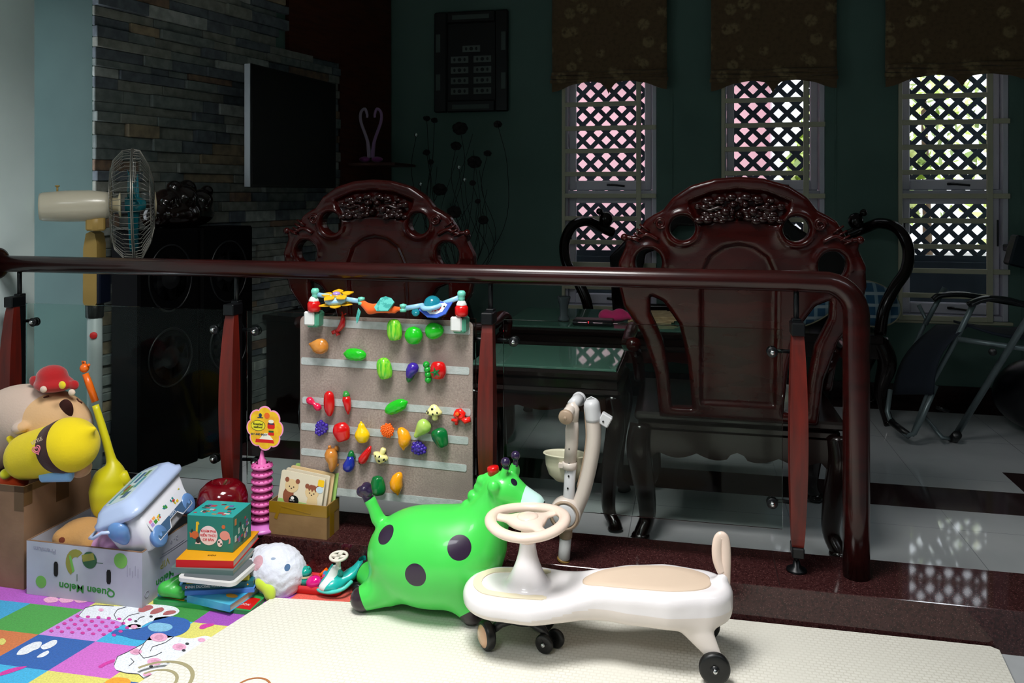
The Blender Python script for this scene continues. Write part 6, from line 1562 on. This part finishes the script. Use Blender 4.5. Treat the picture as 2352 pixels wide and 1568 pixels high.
# ---- side table between the chairs
m_tgl = MatB('green_tinted_glass', .03, 0, .5, 0, .85, 1.45); m_tgl.color(lin('#9fd6c2')); m_tgl = m_tgl.m
def table(x0, x1, y0, y1, zt, label, name='side_table', legt=.03):
    r = thing(name, label, 'table', ((x0 + x1) / 2, (y0 + y1) / 2, ZF))
    mb = MB(); mb.box(x0, x1, y0, y1, zt - .045, zt - .010, None, 0, bev=.01); mb.box(x0 + .012, x1 - .012, y0 + .012, y1 - .012, zt - .075, zt - .045); mb.box(x0 - .004, x1 + .004, y0 - .004, y1 + .004, zt - .105, zt - .078, None, 0, bev=.012); mb.build('table_top', m_lacb, r)
    mb = MB(); mb.box(x0 + .015, x1 - .015, y0 + .015, y1 - .015, zt - .0098, zt, None, 0, bev=.002); mb.build('glass_top', m_tgl, r)
    mb = MB(); w = x1 - x0
    for yy in (y0 + .02, y1 - .02):
        pts = [(x0 + .02, zt - .105)] + [(x0 + .02 + (w - .04) * i / 30, zt - .15 - .015 * abs(math.sin(i / 30 * PI * 3)) - .04 * max(0, abs(i / 15 - 1) - .75) * 4) for i in range(31)] + [(x1 - .02, zt - .105)]
        mb.prism(pts, -.01, .01, T(0, yy, 0) @ RX(PI / 2))
    mb.box(x0 + .01, x0 + .03, y0 + .02, y1 - .02, zt - .15, zt - .1); mb.box(x1 - .03, x1 - .01, y0 + .02, y1 - .02, zt - .15, zt - .1); mb.build('apron', m_lacd, r)
    for sx, xx in ((-1, x0 + .035), (1, x1 - .035)):
        for sy, yy in ((-1, y0 + .035), (1, y1 - .035)):
            mb = MB(); P = bez([(xx, yy, zt - .10), (xx + sx * .018, yy + sy * .018, zt - .2), (xx - sx * .004, yy - sy * .004, zt - .36), (xx - sx * .012, yy - sy * .012, ZF + .08), (xx + sx * .012, yy + sy * .012, ZF + .03), (xx + sx * .016, yy + sy * .016, ZF + .008)], 5); n = len(P); mb.tube(P, [float(np.interp(i / n, [0, .25, .7, 1], [.034, .036, .022, .03])) for i in range(n)], 10); mb.build('leg', m_lacb, r)
    return r
table(-.86, -.262, 3.02, 3.47, .545, 'dark lacquered side table with glass top between the two armchairs')
table(-.95, .35, 3.95, 4.62, .545, 'low dark coffee table with glass top in front of the bench', 'coffee_table')
# things on the coffee table
m_pkc = M('magenta_cloth', '#c22a68', .9, sheen=.3)
c = Vector((ony(1410, 690, 4.2).x, 4.2, .545)); mb = MB(); implicit(sjoin([sell(c + Vector((0, 0, .022)), (.075, .05, .025)), sell(c + Vector((-.04, -.01, .03)), (.035, .03, .03)), sell(c + Vector((.12, .02, .03)), (.06, .04, .03)), sell(c + Vector((.03, .0, .045)), (.03, .02, .02))], .02), c - Vector((.14, .08, .0)), c + Vector((.22, .09, .09)), .006, mb); tag(mb.build('cloth', m_pkc), 'crumpled magenta cloth lying on the coffee table', 'cloth')
c = Vector((ony(1500, 688, 4.3).x, 4.3, .546)); mb = MB()
for i in range(4): mb.box(-.11, .11, -.13, .13, i * .006, i * .006 + .005, T(*c) @ RZ(.1 * i - .1))
mb.box(-.10, .09, -.12, .11, .024, .03, T(*c) @ RZ(.2)); tag(mb.build('newspaper_stack', M('newsprint', '#b7a37c', .9, var=(30, '#a08c66'))), 'small pile of yellowed papers on the coffee table', 'papers')
c = Vector((ony(1345, 700, 4.05).x, 4.05, .546)); mb = MB(); mb.box(-.06, .14, -.045, .045, 0, .03, T(*c), bev=.006); pr = thing('phone_charger', 'small black gadget with a red light on the coffee table', 'gadget', c); mb.build('gadget_body', m_blk, pr); mb = MB(); mb.ball(c + Vector((.02, -.046, .018)), .004, n=10); mb.build('indicator_light', emis('red_indicator', '#ff2030', 4), pr)
mb = MB(); c = Vector((ony(1295, 690, 4.15).x, 4.15, .546)); mb.lathe([(.03, 0), (.032, .01), (.02, .03), (.024, .08), (.035, .12), (.034, .125), (.02, .08)], T(*c), 20); tag(mb.build('glass_vase', M('grey_glass', '#5a6668', .1, trans=.4)), 'small grey vase on the coffee table', 'vase')

# ---- long bench at the window wall
bx0, bx1 = -.60, 1.02; yb = 5.25
bn = thing('carved_bench', 'long dark carved bench with ring arms against the window wall', 'bench', ((bx0 + bx1) / 2, 5.0, ZF))
mb = MB(); mb.box(bx0, bx1, 4.72, 5.28, .38, .43, None, 0, bev=.01); mb.box(bx0 + .02, bx1 - .02, 4.74, 5.26, .30, .38); mb.build('seat', m_lacb, bn)
zc = lambda y: ony(1400, y, yb).z
xc = (bx0 + bx1) / 2; hw = (bx1 - bx0) / 2
sil = [(-hw + .1, .40), (-hw + .08, .8), (-hw + .2, .93), (-hw + .32, .95), (-hw + .42, 1.02), (-hw + .5, 1.12), (-hw + .58, 1.17), (-hw + .66, 1.15), (-hw + .72, 1.10), (0, 1.12)]; sil += [(-x, z) for x, z in sil[-2::-1]]
Pb = poly2(sil); opn = poly2([(.10, .5), (.10, 1.0), (.30, 1.0), (.42, .85), (.5, .82), (.56, .5)])
fb_ = lambda X, Y, Z: np.maximum(np.maximum(Pb(X, Z), -opn(np.abs(X), Z)), np.abs(Y) - .03)
implicit(fb_, (-hw - .05, -.04, .38), (hw + .05, .04, 1.2), .012, m=T(xc, yb, 0)).build('backrest', m_lacb, bn)
for sx, xx in ((-1, bx0), (1, bx1)):
    mb = MB(); yy = 5.0; a = []
    P = bez([(xx + sx * -.10, yb, .95), (xx + sx * .0, 5.2, 1.0), (xx + sx * .06, 5.1, 1.03), (xx + sx * .13, 5.0, 1.0), (xx + sx * .17, 4.95, .90), (xx + sx * .15, 4.9, .78), (xx + sx * .08, 4.86, .68), (xx + sx * .02, 4.84, .56), (xx + sx * .0, 4.84, .42)], 6); mb.tube(P, .032, 12); mb.ball((xx - sx * .06, 5.2, 1.04), .045, sc_=(1, 1, 1.1)); mb.ball((xx - sx * .02, 5.18, 1.09), .022); mb.build('arm_ring', m_lacb, bn)
    for y0 in (4.78, 5.22):
        mb = MB(); mb.tube(bez([(xx - sx * .02, y0, .40), (xx + sx * .02, y0 - .02, .28), (xx - sx * .01, y0, .12), (xx + sx * .02, y0 - .03, ZF + .03), (xx + sx * .03, y0 - .04, ZF + .01)], 5), [.05, .05, .05, .05, .05, .05, .048, .045, .04, .036, .033, .03, .028, .027, .027, .027, .028, .03, .034, .036, .036], 10); mb.build('leg', m_lacb, bn)
mb = MB(); 
def plaid():
    s = MatB('blue_plaid_fabric', .9, sheen=.2); w = s.n('ShaderNodeTexWave'); w.bands_direction = 'X'; w.inputs['Scale'].default_value = 5; s.l(s.coord(), w.inputs['Vector']); w2 = s.n('ShaderNodeTexWave'); w2.bands_direction = 'Z'; w2.inputs['Scale'].default_value = 5; s.l(s.coord(), w2.inputs['Vector'])
    c1 = s.mix(s.ramp(w.outputs['Fac'], .75, .85), lin('#2a5878'), lin('#7f9cab')); s.color(s.mix(s.ramp(w2.outputs['Fac'], .8, .88), c1, lin('#9fb2ba'))); return s.m
m_pld = plaid(); m_beig = M('cushion_beige', '#a59f84', .9)
for (px, py, w, ang, lb) in ((1830, 715, .24, .35, 'blue plaid cushion leaning on the bench, left of the railing post'), (1995, 712, .17, -.3, 'blue plaid cushion on the bench end, right of the railing post')):
    c = ony(px, py, 4.86 if px < 1900 else 4.97); r = thing('cushion', lb, 'cushion', c - Vector((0, 0, .12)), group='blue plaid cushions on the bench')
    c.z = .575
    mb = MB(); implicit(sell((0, 0, 0), (w, .06, .13)), (-w - .02, -.08, -.16), (w + .02, .08, .16), .01, mb, m=T(*c) @ RX(-.4) @ RY(-ang)); mb.build('cushion_body', m_pld, r)
    mb = MB(); mb.tube([T(*c) @ RX(-.4) @ RY(-ang) @ Vector((w * math.cos(i * PI / 20), 0, .13 * math.sin(i * PI / 20))) for i in range(40)], .006, 6, closed=True); mb.build('piping', m_beig, r)

# ---- recliner at the right
m_fr = M('grey_steel_tube', '#6f7d80', .35, metal=.4); m_navy2 = M('navy_mesh_fabric', '#1c2430', .85, bump=(200, .4)); m_blp = M('black_arm_plastic', '#0c0e12', .25, coat=.3)
rc = thing('reclining_chair', 'grey tube folding recliner with dark fabric by the right window', 'chair', onz(2190, 1010, ZF))
def r_(px, py, y): return ony(px, py, y)
y1, y2 = 4.20, 4.72
mb = MB()
fa_ = onz(2190, 1012, ZF); fa_.z = ZF + .01
mb.tube([fa_, r_(2352, 745, 4.1), r_(2440, 610, 4.05)], .0155, 12)                      # rear crossing leg near side
mb.tube([r_(2095, 1000, y1 + .2), r_(2140, 880, y1 + .15), r_(2185, 800, y1 + .1), r_(2235, 700, y1)], [.011, .012, .012, .014], 12)
mb.tube([r_(2045, 895, 4.55), r_(2038, 945, 4.5), r_(2046, 970, 4.47), r_(2085, 1000, 4.36), r_(2100, 995, 4.34), r_(2118, 960, 4.33), r_(2150, 885, 4.34)], .0125, 12)
mb.tube([r_(2125, 745, 4.6), r_(2170, 660, 4.6)], .013, 12); mb.tube([r_(2200, 778, y1 + .05), r_(2280, 790, y1), r_(2352, 800, y1 - .02), r_(2440, 812, y1 - .02)], .0125, 12)
mb.tube([r_(2118, 950, 4.65), r_(2165, 1005, 4.4), fa_], .011, 10); mb.tube([r_(2110, 700, 4.66), r_(2128, 735, 4.64), r_(2075, 850, 4.62)], .011, 10)
mb.build('tube_frame', m_fr, rc)
mb = MB(); P = []
for i in range(10):
    t = i / 9; a = Vector(r_(2150, 745, 4.66)).lerp(r_(2048, 905, 4.55), t); b = Vector(r_(2222, 745, 4.25)).lerp(r_(2140, 905, 4.3), t); s__ = math.sin(PI * t) * .05
    P.append([a.lerp(b, j / 6) + Vector((-s__, -s__ * .3, s__ * .4)) for j in range(7)])
mb.grid(P, (.01, -.005, 0)); mb.build('leg_rest_fabric', m_navy2, rc)
mb = MB(); P = []
for i in range(8):
    t = i / 7; a = Vector(r_(2190, 735, 4.6)).lerp(r_(2420, 740, 4.6), t); b = Vector(r_(2225, 745, 4.25)).lerp(r_(2430, 770, 4.2), t); sg_ = -math.sin(PI * t) * .03
    P.append([a.lerp(b, j / 5) + Vector((0, 0, sg_)) for j in range(6)])
mb.grid(P, (0, 0, -.012)); mb.build('seat_fabric', m_navy2, rc)
for (pa, yy) in ((((2143, 688), (2160, 678), (2210, 676), (2270, 686), (2352, 700)), 4.55), (((2225, 700), (2262, 686), (2310, 688), (2352, 698), (2430, 710)), 4.15)):
    mb = MB(); mb.tube(bez([r_(x, y, yy) for x, y in pa], 5), .026, 12, flat=(.55, 1.2)); mb.build('armrest', m_blp, rc)
mb = MB(); d = (r_(2235, 960, 4.12) - fa_).normalized(); mb.cyl(fa_ + Vector((-.004, 0, -.006)), fa_ + d * .10, .024, .022); mb.build('rubber_foot', m_blk, rc)
mb = MB(); a, b = r_(2046, 968, 4.47), r_(2088, 1000, 4.36); mb.tube([a, b], .017, 12); mb.build('foam_sleeve', m_blk, rc)
mb = MB(); mb.cyl(r_(2280, 808, 4.15), r_(2280, 808, 4.22), .018); mb.tube([r_(2180, 945, 4.5), r_(2150, 935, 4.5)], .008, 8); mb.build('lock_knob', m_blk, rc)
c = onz(2330, 925, ZF); c = Vector((1.86, 4.75, ZF)); mb = MB(); implicit(sjoin([sell(c + Vector((0, 0, .20)), (.30, .22, .20)), sell(c + Vector((-.12, -.05, .28)), (.12, .12, .10)), sell(c + Vector((.2, 0, .3)), (.2, .15, .14))], .08), c - Vector((.4, .3, 0)), c + Vector((.5, .3, .5)), .014, mb); tag(mb.build('duffel_bag', M('black_glossy_bag', '#0b0c10', .3, bump=(12, .5))), 'black shiny bag on the floor behind the recliner', 'bag')
mb = MB(); c = ony(2348, 575, 5.1); mb.box(0, .16, -.05, .05, -.09, .09, T(c.x - .03, 5.2, c.z) @ RY(.25), bev=.01); mb.box(.02, .12, .03, .17, -.02, .02, T(c.x - .03, 5.2, c.z), bev=.005); tag(mb.build('wall_speaker', M('dark_blue_plastic', '#16222c', .4)), 'small dark box mounted on the window wall at the right edge', 'wall box')

# ---- fan
fd = 3.28
fc = atd(306, 470, fd); fax = Vector((math.cos(.62), math.sin(.62), .02)).normalized()
m_fb = M('cream_fan_plastic', '#cfc3a0', .35, coat=.2); m_fy = M('aged_yellow_plastic', '#a88a4a', .45); m_fw = M('pale_fan_plastic', '#c9c1ac', .3, coat=.3); m_ft = MatB('teal_fan_blade', .15, 0, .5, .3, .3, 1.3); m_ft.color(lin('#0e6a78')); m_ft = m_ft.m; m_wire = M('chrome_wire', '#98948c', .3, metal=.8)
fbz = Vector((atd(222, 720, fd).x, atd(222, 720, fd).y, ZF))
fan = thing('pedestal_fan', 'old cream pedestal fan with wire cage and teal blades behind the railing', 'fan', fbz)
FMx = axis_m(fc - fax * .0, fc + fax)   # +Z along the axis forward
mb = MB(); mb.lathe([(.052, -.33), (.056, -.32), (.062, -.24), (.062, -.16), (.055, -.10), (.05, -.085)], FMx @ S(.95, 1, 1), 28); mb.build('motor_housing', m_fw, fan)
mb = MB(); mb.lathe([(.03, -.085), (.03, -.055), (.05, -.05), (.05, -.045)], FMx, 20); mb.build('rear_ring', m_fb, fan)
cage = MB(); R0 = .226
for i in range(60):
    a = 2 * PI * i / 60; cc_, s__ = math.cos(a), math.sin(a)
    prof = [(.045, -.075), (.12, -.082), (.18, -.07), (R0 - .006, -.035), (R0, 0), (R0 - .006, .03), (.16, .062), (.10, .078), (.055, .08)]
    cage.tube([FMx @ Vector((r * cc_, r * s__, z)) for r, z in prof], .0011, 4, cap=False)
for r, z, w in ((R0 + .001, 0, .003), (R0 + .001, .006, .002), (.15, -.079, .0013), (.15, .066, .0013), (.055, .08, .003), (.045, -.076, .003)):
    cage.tube([FMx @ Vector((r * math.cos(2 * PI * i / 48), r * math.sin(2 * PI * i / 48), z)) for i in range(48)], w, 6, closed=True)
cg_ = cage.build('wire_cage', m_wire, fan)
mb = MB(); mb.lathe([(.055, .078), (.05, .084), (0, .088)], FMx, 24); mb.build('badge', m_fb, cg_)
mb = MB(); mb.lathe([(.03, -.03), (.032, .02), (.02, .045), (0, .05)], FMx, 20); 
mb.build('blade_hub', m_ft, fan)
for k_ in range(3):
    P = []
    for i in range(9):
        t = i / 8; r = .028 + .165 * t; w = .9 * (.35 + .65 * math.sin(PI * min(.95, t * .75 + .15)))
        P.append([FMx @ RZ(2 * PI * k_ / 3 + .5) @ Vector((r * math.cos(w * (j / 6 - .5)), r * math.sin(w * (j / 6 - .5)), .035 * (j / 6 - .5) * (1.2 - t * .4))) for j in range(7)])
    mb = MB(); mb.grid(P, tuple(fax * .002)); mb.build('fan_blade', m_ft, fan)
mb = MB(); k3 = fd / F
mtop = fc - fax * .135
mb.box(-.035, .035, -.028, .028, -.10, -.045, T(*mtop) @ RZ(.62), bev=.006); mb.cyl(mtop + Vector((0, 0, -.05)), mtop + Vector((0, 0, -.1)), .03); mb.build('tilt_bracket', m_fy, fan)
px0 = atd(218, 600, fd)
mb = MB(); nb = T(px0.x, px0.y, 0) @ RZ(.2); z1_, z0_ = atd(218, 530, fd).z, atd(218, 698, fd).z
mb.prism([(-.030, z0_ + .01), (-.024, z0_), (.020, z0_), (.026, z0_ + .01), (.026, z1_ - .05), (.018, z1_ - .01), (0, z1_), (-.018, z1_ - .01), (-.029, z1_ - .07)], -.035, .035, nb @ RX(PI / 2)); nk = mb.build('neck', m_fy, fan)
mb = MB(); mb.box(.028, .044, -.043, .043, z0_ + .005, z1_ - .12, nb, bev=.004); mb.build('control_panel', M('navy_panel', '#0c1224', .3), nk)
mb = MB(); zk = atd(218, 430, fd); kx = fc - fax * .27; mb.cyl(kx + Vector((0, 0, .055)), kx + Vector((0, 0, .078)), .0035); mb.lathe([(.004, 0), (.009, .003), (.009, .006), (0, .008)], T(*(kx + Vector((0, 0, .076)))), 14); mb.build('swing_knob', m_fy, fan)
mb = MB(); mb.cyl((px0.x, px0.y, z0_ - .055), (px0.x, px0.y, z0_ + .004), .034, .034); mb.build('clamp_collar', m_blk, fan)
mb = MB(); mb.cyl((px0.x, px0.y, ZF + .03), (px0.x, px0.y, z0_ - .05), .0285, .0285); ple = mb.build('pole', M('white_fan_pole', '#b9bec0', .4), fan)
mb = MB(); q = atd(231, 767, fd); mb.cyl(Vector((px0.x, px0.y, q.z)) + Vector((.016, -.0245, 0)), Vector((px0.x, px0.y, q.z)) + Vector((.019, -.030, 0)), .014, .014, 16); mb.build('red_sticker', M('red_sticker', '#e8262a', .5), ple)
mb = MB(); mb.lathe([(.15, 0), (.155, .01), (.14, .03), (.05, .045), (.03, .06)], T(px0.x, px0.y, ZF), 36); mb.build('fan_base', m_fw, fan)
mb = MB(); mb.tube([FMx @ Vector((R0 + .003, 0, -.012)), FMx @ Vector((R0 + .003, 0, .012))], .006, 6); mb.build('cage_clip', m_wire, cg_)

# ---- television on the side wall
tv = thing('television', 'large black television angled out from the slate wall', 'television', (-2.2, 4.1, 1.23))
a = Vector((-2.166, 3.687, 0)); b = Vector((-2.08, 4.495, 0)); uu = (b - a).normalized(); nn = Vector((uu.y, -uu.x, 0)); Lt = (b - a).length
VM = Matrix(((uu.x, nn.x, 0, a.x), (uu.y, nn.y, 0, a.y), (0, 0, 1, 0), (0, 0, 0, 1)))
mb = MB(); mb.box(0, Lt, -.045, 0, 1.235, 1.86, VM, 0, bev=.004); mb.build('screen_housing', M('tv_black', '#050506', .4), tv)
mb = MB(); mb.box(.012, Lt - .012, .0, .002, 1.25, 1.848, VM); mb.build('screen', M('tv_screen', '#020203', .5), tv)
mb = MB(); mb.box(-.004, .0005, -.038, -.004, 1.237, 1.858, VM, 0, bev=.001); mb.build('silver_edge', M('tv_silver_edge', '#9aa0a2', .4, metal=.5), tv)
mb = MB(); wl = Vector((-2.42, 4.1, 0)); mb.box(Lt * .4, Lt * .6, -.09, -.045, 1.42, 1.66, VM); mb.tube([VM @ Vector((Lt * .5, -.08, 1.54)), VM @ Vector((Lt * .5, -.25, 1.54))], .03, 8); mb.build('wall_bracket', m_steel_blk, tv)
# ---- loudspeakers and carved sculpture
m_sp = M('black_speaker_cabinet', '#030304', .7, spec=.08)
WB = T(-2.56, 3.13, ZF) @ RZ(math.atan2(U.y, U.x) - PI / 2)
for k_, (yy, hh_, lb) in enumerate(((.0, 1.10, 'tall black loudspeaker nearer the railing under the carved sculpture'), (.355, 1.10, 'tall black loudspeaker below the television edge'))):
    m = WB @ T(.035, yy, 0); r = thing('loudspeaker', lb, 'loudspeaker', m.translation, m.to_3x3().to_4x4(), group='loudspeakers along the slate wall')
    mb = MB(); mb.box(.0, .18, .0, .34, 0, hh_, None, 0, bev=.01); mb.build('cabinet', m_sp, r, local=True)
    for zz, ry_ in ((hh_ - .22, .15), (hh_ - .58, .13)):
        mb = MB(); mm_ = T(.182, .17, zz) @ RY(PI / 2); mb.tube([mm_ @ Vector((ry_ * math.cos(2 * PI * i / 36), .12 * math.sin(2 * PI * i / 36), 0)) for i in range(36)], .005, 6, closed=True); mb.lathe([(.10, .0), (.05, -.0), (.03, .01), (0, .012)], mm_ @ T(0, 0, .001), 24); mb.build('speaker_cone', M('speaker_grey', '#0e0f11', .4), r, local=True)
mb = MB(); rnd = random.Random(11); o_ = WB @ Vector((.125, .30, 1.125)); o_.z = ZF + 1.105
fs = [sell(o_ + Vector((0, .02, .06)), (.085, .24, .07))]
for x, y, z, r in ((0, -.18, .06, .06), (.0, -.10, .12, .06), (.02, 0, .13, .07), (0, .06, .18, .045), (.02, .14, .12, .06), (-.01, .20, .10, .05), (.03, -.14, .12, .03), (.04, .03, .07, .05), (.03, .18, .17, .03), (.01, -.05, .185, .035)): fs.append(sball(o_ + Vector((x, y, z)), r))
implicit(sjoin(fs, .018), o_ - Vector((.14, .30, .0)), o_ + Vector((.16, .30, .27)), .007, mb); tag(mb.build('carved_sculpture', M('glossy_black_wood', '#140806', .12, coat=.7)), 'glossy dark carved wooden sculpture on top of the loudspeakers', 'sculpture')
# low cabinet under the television
cbn = thing('tv_cabinet', 'low dark cabinet under the television', 'cabinet', (-2.2, 4.5, ZF)); LM = T(*A) @ RZ(math.atan2(U.y, U.x)); 
mb = MB(); mb.box(1.05, 2.2, -.42, -.04, ZF, .50, LM, 0, bev=.006); mb.box(1.03, 2.22, -.44, -.03, .50, .53, LM, 0, bev=.005); mb.build('cabinet_body', m_lacb, cbn)
for q in range(3): mb = MB(); mb.box(1.08 + q * .37, 1.42 + q * .37, -.432, -.42, ZF + .06, .46, LM, 0, bev=.004); dr = mb.build('drawer', m_lacb, cbn); mb = MB(); mb.ball(LM @ Vector((1.25 + q * .37, -.44, .25)), .012, n=12); mb.build('knob', m_chrome, dr)
# ---- swan heart ornament on a little shelf
ys = 4.95; c = ony(852, 374, ys)
sh = MB(); sh.box(c.x - .16, c.x + .2, ys - .09, ys + .30, c.z - .02, c.z - .002); tag(sh.build('wall_shelf', m_wpan), 'small brown shelf in the corner carrying the swan ornament', 'shelf')
m_sw = M('pale_pink_tinsel', '#b9a6bd', .5, sheen=.4, bump=(150, .8)); m_sp2 = M('purple_tinsel', '#8f3f86', .8, sheen=.4, bump=(150, .8))
sn = thing('swan_ornament', 'pair of pink and white swan necks forming a heart', 'ornament', c)
for sx in (-1, 1):
    P = bez([ony(852 + sx * 3, 362, ys), ony(852 + sx * 5, 345, ys), ony(852 + sx * 9, 320, ys), ony(852 + sx * 23, 280, ys), ony(852 + sx * 23, 258, ys), ony(852 + sx * 14, 250, ys), ony(852 + sx * 9, 262, ys), ony(852 + sx * 9, 270, ys)], 5); n = len(P)
    mb = MB(); mb.tube(P, [float(np.interp(i / n, [0, .3, .8, 1], [.016, .010, .009, .008])) for i in range(n)], 10); mb.build('swan_neck', m_sw if sx < 0 else M('lilac_tinsel', '#a97fb0', .6, sheen=.4, bump=(150, .8)), sn)
    mb = MB(); mb.ball(ony(852 + sx * 14, 366, ys), .035, sc_=(1.1, .8, .55)); mb.build('swan_body', m_sp2, sn)
# ---- framed display on the window wall
yp = YB - .03
a = ony(998, 30, yp); b = ony(1167, 255, yp); PFM = T(a.x, yp, b.z) @ RX(PI / 2); w_p, h_p = b.x - a.x, a.z - b.z
m_pf = M('black_carved_frame', '#0c0b0b', .4); pf = thing('framed_plaques', 'black framed display with nine small plaques on the window wall', 'picture', (a.x, yp, b.z))
mb = MB()
for x0, x1, y0, y1 in ((0, .09, 0, h_p), (w_p - .09, w_p, 0, h_p), (.09, w_p - .09, 0, .08), (.09, w_p - .09, h_p - .08, h_p)): mb.box(x0, x1, y0, y1, -.03, .012, PFM, 0, bev=.008)
mb.build('frame', m_pf, pf)
mb = MB(); mb.box(.09, w_p - .09, .08, h_p - .08, -.03, -.012, PFM); mb.build('backing', M('dark_backing', '#11100f', .5), pf)
mb = MB(); m_pq = M('pale_frame_panel', '#4f5c57', .6)
for x0, x1, y0, y1 in ((.015, .045, h_p * .22, h_p * .38), (.015, .045, h_p * .6, h_p * .78), (w_p - .045, w_p - .015, h_p * .22, h_p * .38), (w_p - .045, w_p - .015, h_p * .6, h_p * .78), (w_p * .25, w_p * .75, .02, .05), (w_p * .25, w_p * .75, h_p - .055, h_p - .025)): mb = MB(); mb.box(x0, x1, y0, y1, .0, .0135, PFM); mb.build('frame_panel', m_pq, pf)
mb = MB(); m_gb = M('plaque_grey', '#66706b', .5); m_gd2 = M('plaque_dark', '#1e2422', .5)
cells = [(w_p * .5, h_p * .63)] + [(w_p * (.34 if i % 2 == 0 else .65), h_p * (.525 - .105 * (i // 2))) for i in range(8)]
for x, y in cells:
    mb.box(x - .062, x + .062, y - .022, y + .022, -.012, -.008, PFM, 0); mb.prism(circ(.013, 14, c=(x, y)), -.008, -.006, PFM, 1)
    for q in (-1, 1): mb.prism(circ(.008, 10, ry=.012, c=(x + q * .036, y)), -.008, -.006, PFM, 1)
mb.build('plaques', [m_gb, m_gd2], pf)
# ---- wire flower arrangement
vb = Vector((ony(1060, 640, 4.95).x, 4.95, ZF)); m_ws = M('dark_wire', '#1d2220', .4, metal=.4); m_pet = M('dark_dried_flower', '#1a1413', .8); m_bead = M('mirror_bead', '#cfdedb', .08, metal=.9)
va = thing('flower_arrangement', 'dark dried flowers and beads on tall curved wires in a floor vase', 'flower arrangement', vb)
mb = MB(); mb.lathe([(.07, 0), (.10, .05), (.12, .25), (.09, .45), (.05, .58), (.07, .64), (.06, .64), (.04, .58)], T(*vb), 28); mb.build('vase', M('dark_glazed_vase', '#161a1a', .15, coat=.4), va)
neck = vb + Vector((0, 0, .62)); rnd = random.Random(5)
fls = [(980, 272, 8), (998, 276, 8), (1057, 295, 19), (1047, 335, 13), (1090, 372, 18), (980, 350, 9), (1120, 352, 9), (1143, 285, 10), (1010, 435, 18), (990, 372, 8), (928, 435, 16), (1043, 487, 18), (1097, 462, 7), (1110, 505, 13), (1085, 420, 8)]
bds = [(956, 310), (1054, 384), (1067, 413), (966, 423), (1075, 535), (1060, 545)]
mbw = MB()
for (x, y, *r) in fls + [(b_[0], b_[1], 0) for b_ in bds]:
    e = ony(x, y, 4.9 + rnd.uniform(-.08, .1)); m1 = neck.lerp(e, .4) + Vector((rnd.uniform(-.10, .10) + (e.x - neck.x) * .5, 0, 0)); m2 = neck.lerp(e, .75) + Vector((rnd.uniform(-.05, .05) + (e.x - neck.x) * .3, 0, 0)); mbw.tube(bez([neck, m1, m2, e], 6), .0022, 5)
    if r[0]:
        R = r[0] * 5.0 / F; mb = MB()
        for q in range(7):
            a = 2 * PI * q / 7; mb.ball(e + Vector((math.cos(a) * R * .5, rnd.uniform(-.01, .01), math.sin(a) * R * .4)), R * .55, n=8, sc_=(1, .7, .8))
        mb.build('flower', m_pet, va)
for q in range(14):
    e = ony(rnd.uniform(985, 1125), rnd.uniform(300, 560), 4.95); mbw.tube(bez([neck, neck.lerp(e, .5) + Vector((rnd.uniform(-.15, .15), 0, 0)), e], 6), .0018, 5)
mbw.build('wires', m_ws, va)
for x, y in bds: mb = MB(); mb.ball(ony(x, y, 4.88), .014, n=12); mb.build('bead', m_bead, va)
# ================================================================ CAMERA, LIGHT
cam = bpy.data.cameras.new('camera'); co = bpy.data.objects.new('camera', cam); COL.objects.link(co)
cam.sensor_width = 36; cam.lens = F / 2352 * 36; cam.shift_y = -(784 - HY) / 2352
co.location = (0, 0, H); co.rotation_euler = (PI / 2, 0, TH); cam.clip_start = .05; cam.clip_end = 100
sc.camera = co
def area(name, loc_, tgt, size, sy, energy, col, spread=PI):
    l = bpy.data.lights.new(name, 'AREA'); l.shape = 'RECTANGLE'; l.size = size; l.size_y = sy; l.energy = energy; l.color = col; l.spread = spread
    o = bpy.data.objects.new(name, l); COL.objects.link(o); o.location = loc_
    o.rotation_euler = (Vector(tgt) - Vector(loc_)).to_track_quat('-Z', 'Y').to_euler(); return o
area('overhead_lamp', (-.7, 1.35, 2.7), (-.7, 1.45, 0), .8, .8, 50, (1, .985, .96), 2.2)
area('overhead_lamp', (-.9, -.35, 2.7), (-.7, .6, 0), .8, .8, 25, (.93, .97, 1), 2.2)  # added fill from above the camera for the front faces of the toys
area('window_daylight', (-1.8, -3.3, 1.5), (-.6, 2.3, .3), 1.8, 1.8, 5, (.8, .92, 1))
area('ceiling_tube_lamp', (1.7, 1.3, 2.68), (1.5, 1.9, 0), 1.3, .08, 6, (.86, .93, 1), 2.6)
w = bpy.data.worlds.new('sky'); sc.world = w; w.use_nodes = True
bg = w.node_tree.nodes['Background']; bg.inputs[0].default_value = (.86, .93, 1, 1); bg.inputs[1].default_value = 3.1
sc.view_settings.view_transform = 'Standard'; sc.view_settings.look = 'None'; sc.view_settings.gamma = 1; sc.view_settings.exposure = 0.0
sc.view_settings.use_curve_mapping = False
sc.cycles.use_denoising = True; sc.cycles.max_bounces = 10; sc.cycles.transmission_bounces = 10; sc.cycles.sample_clamp_indirect = 4
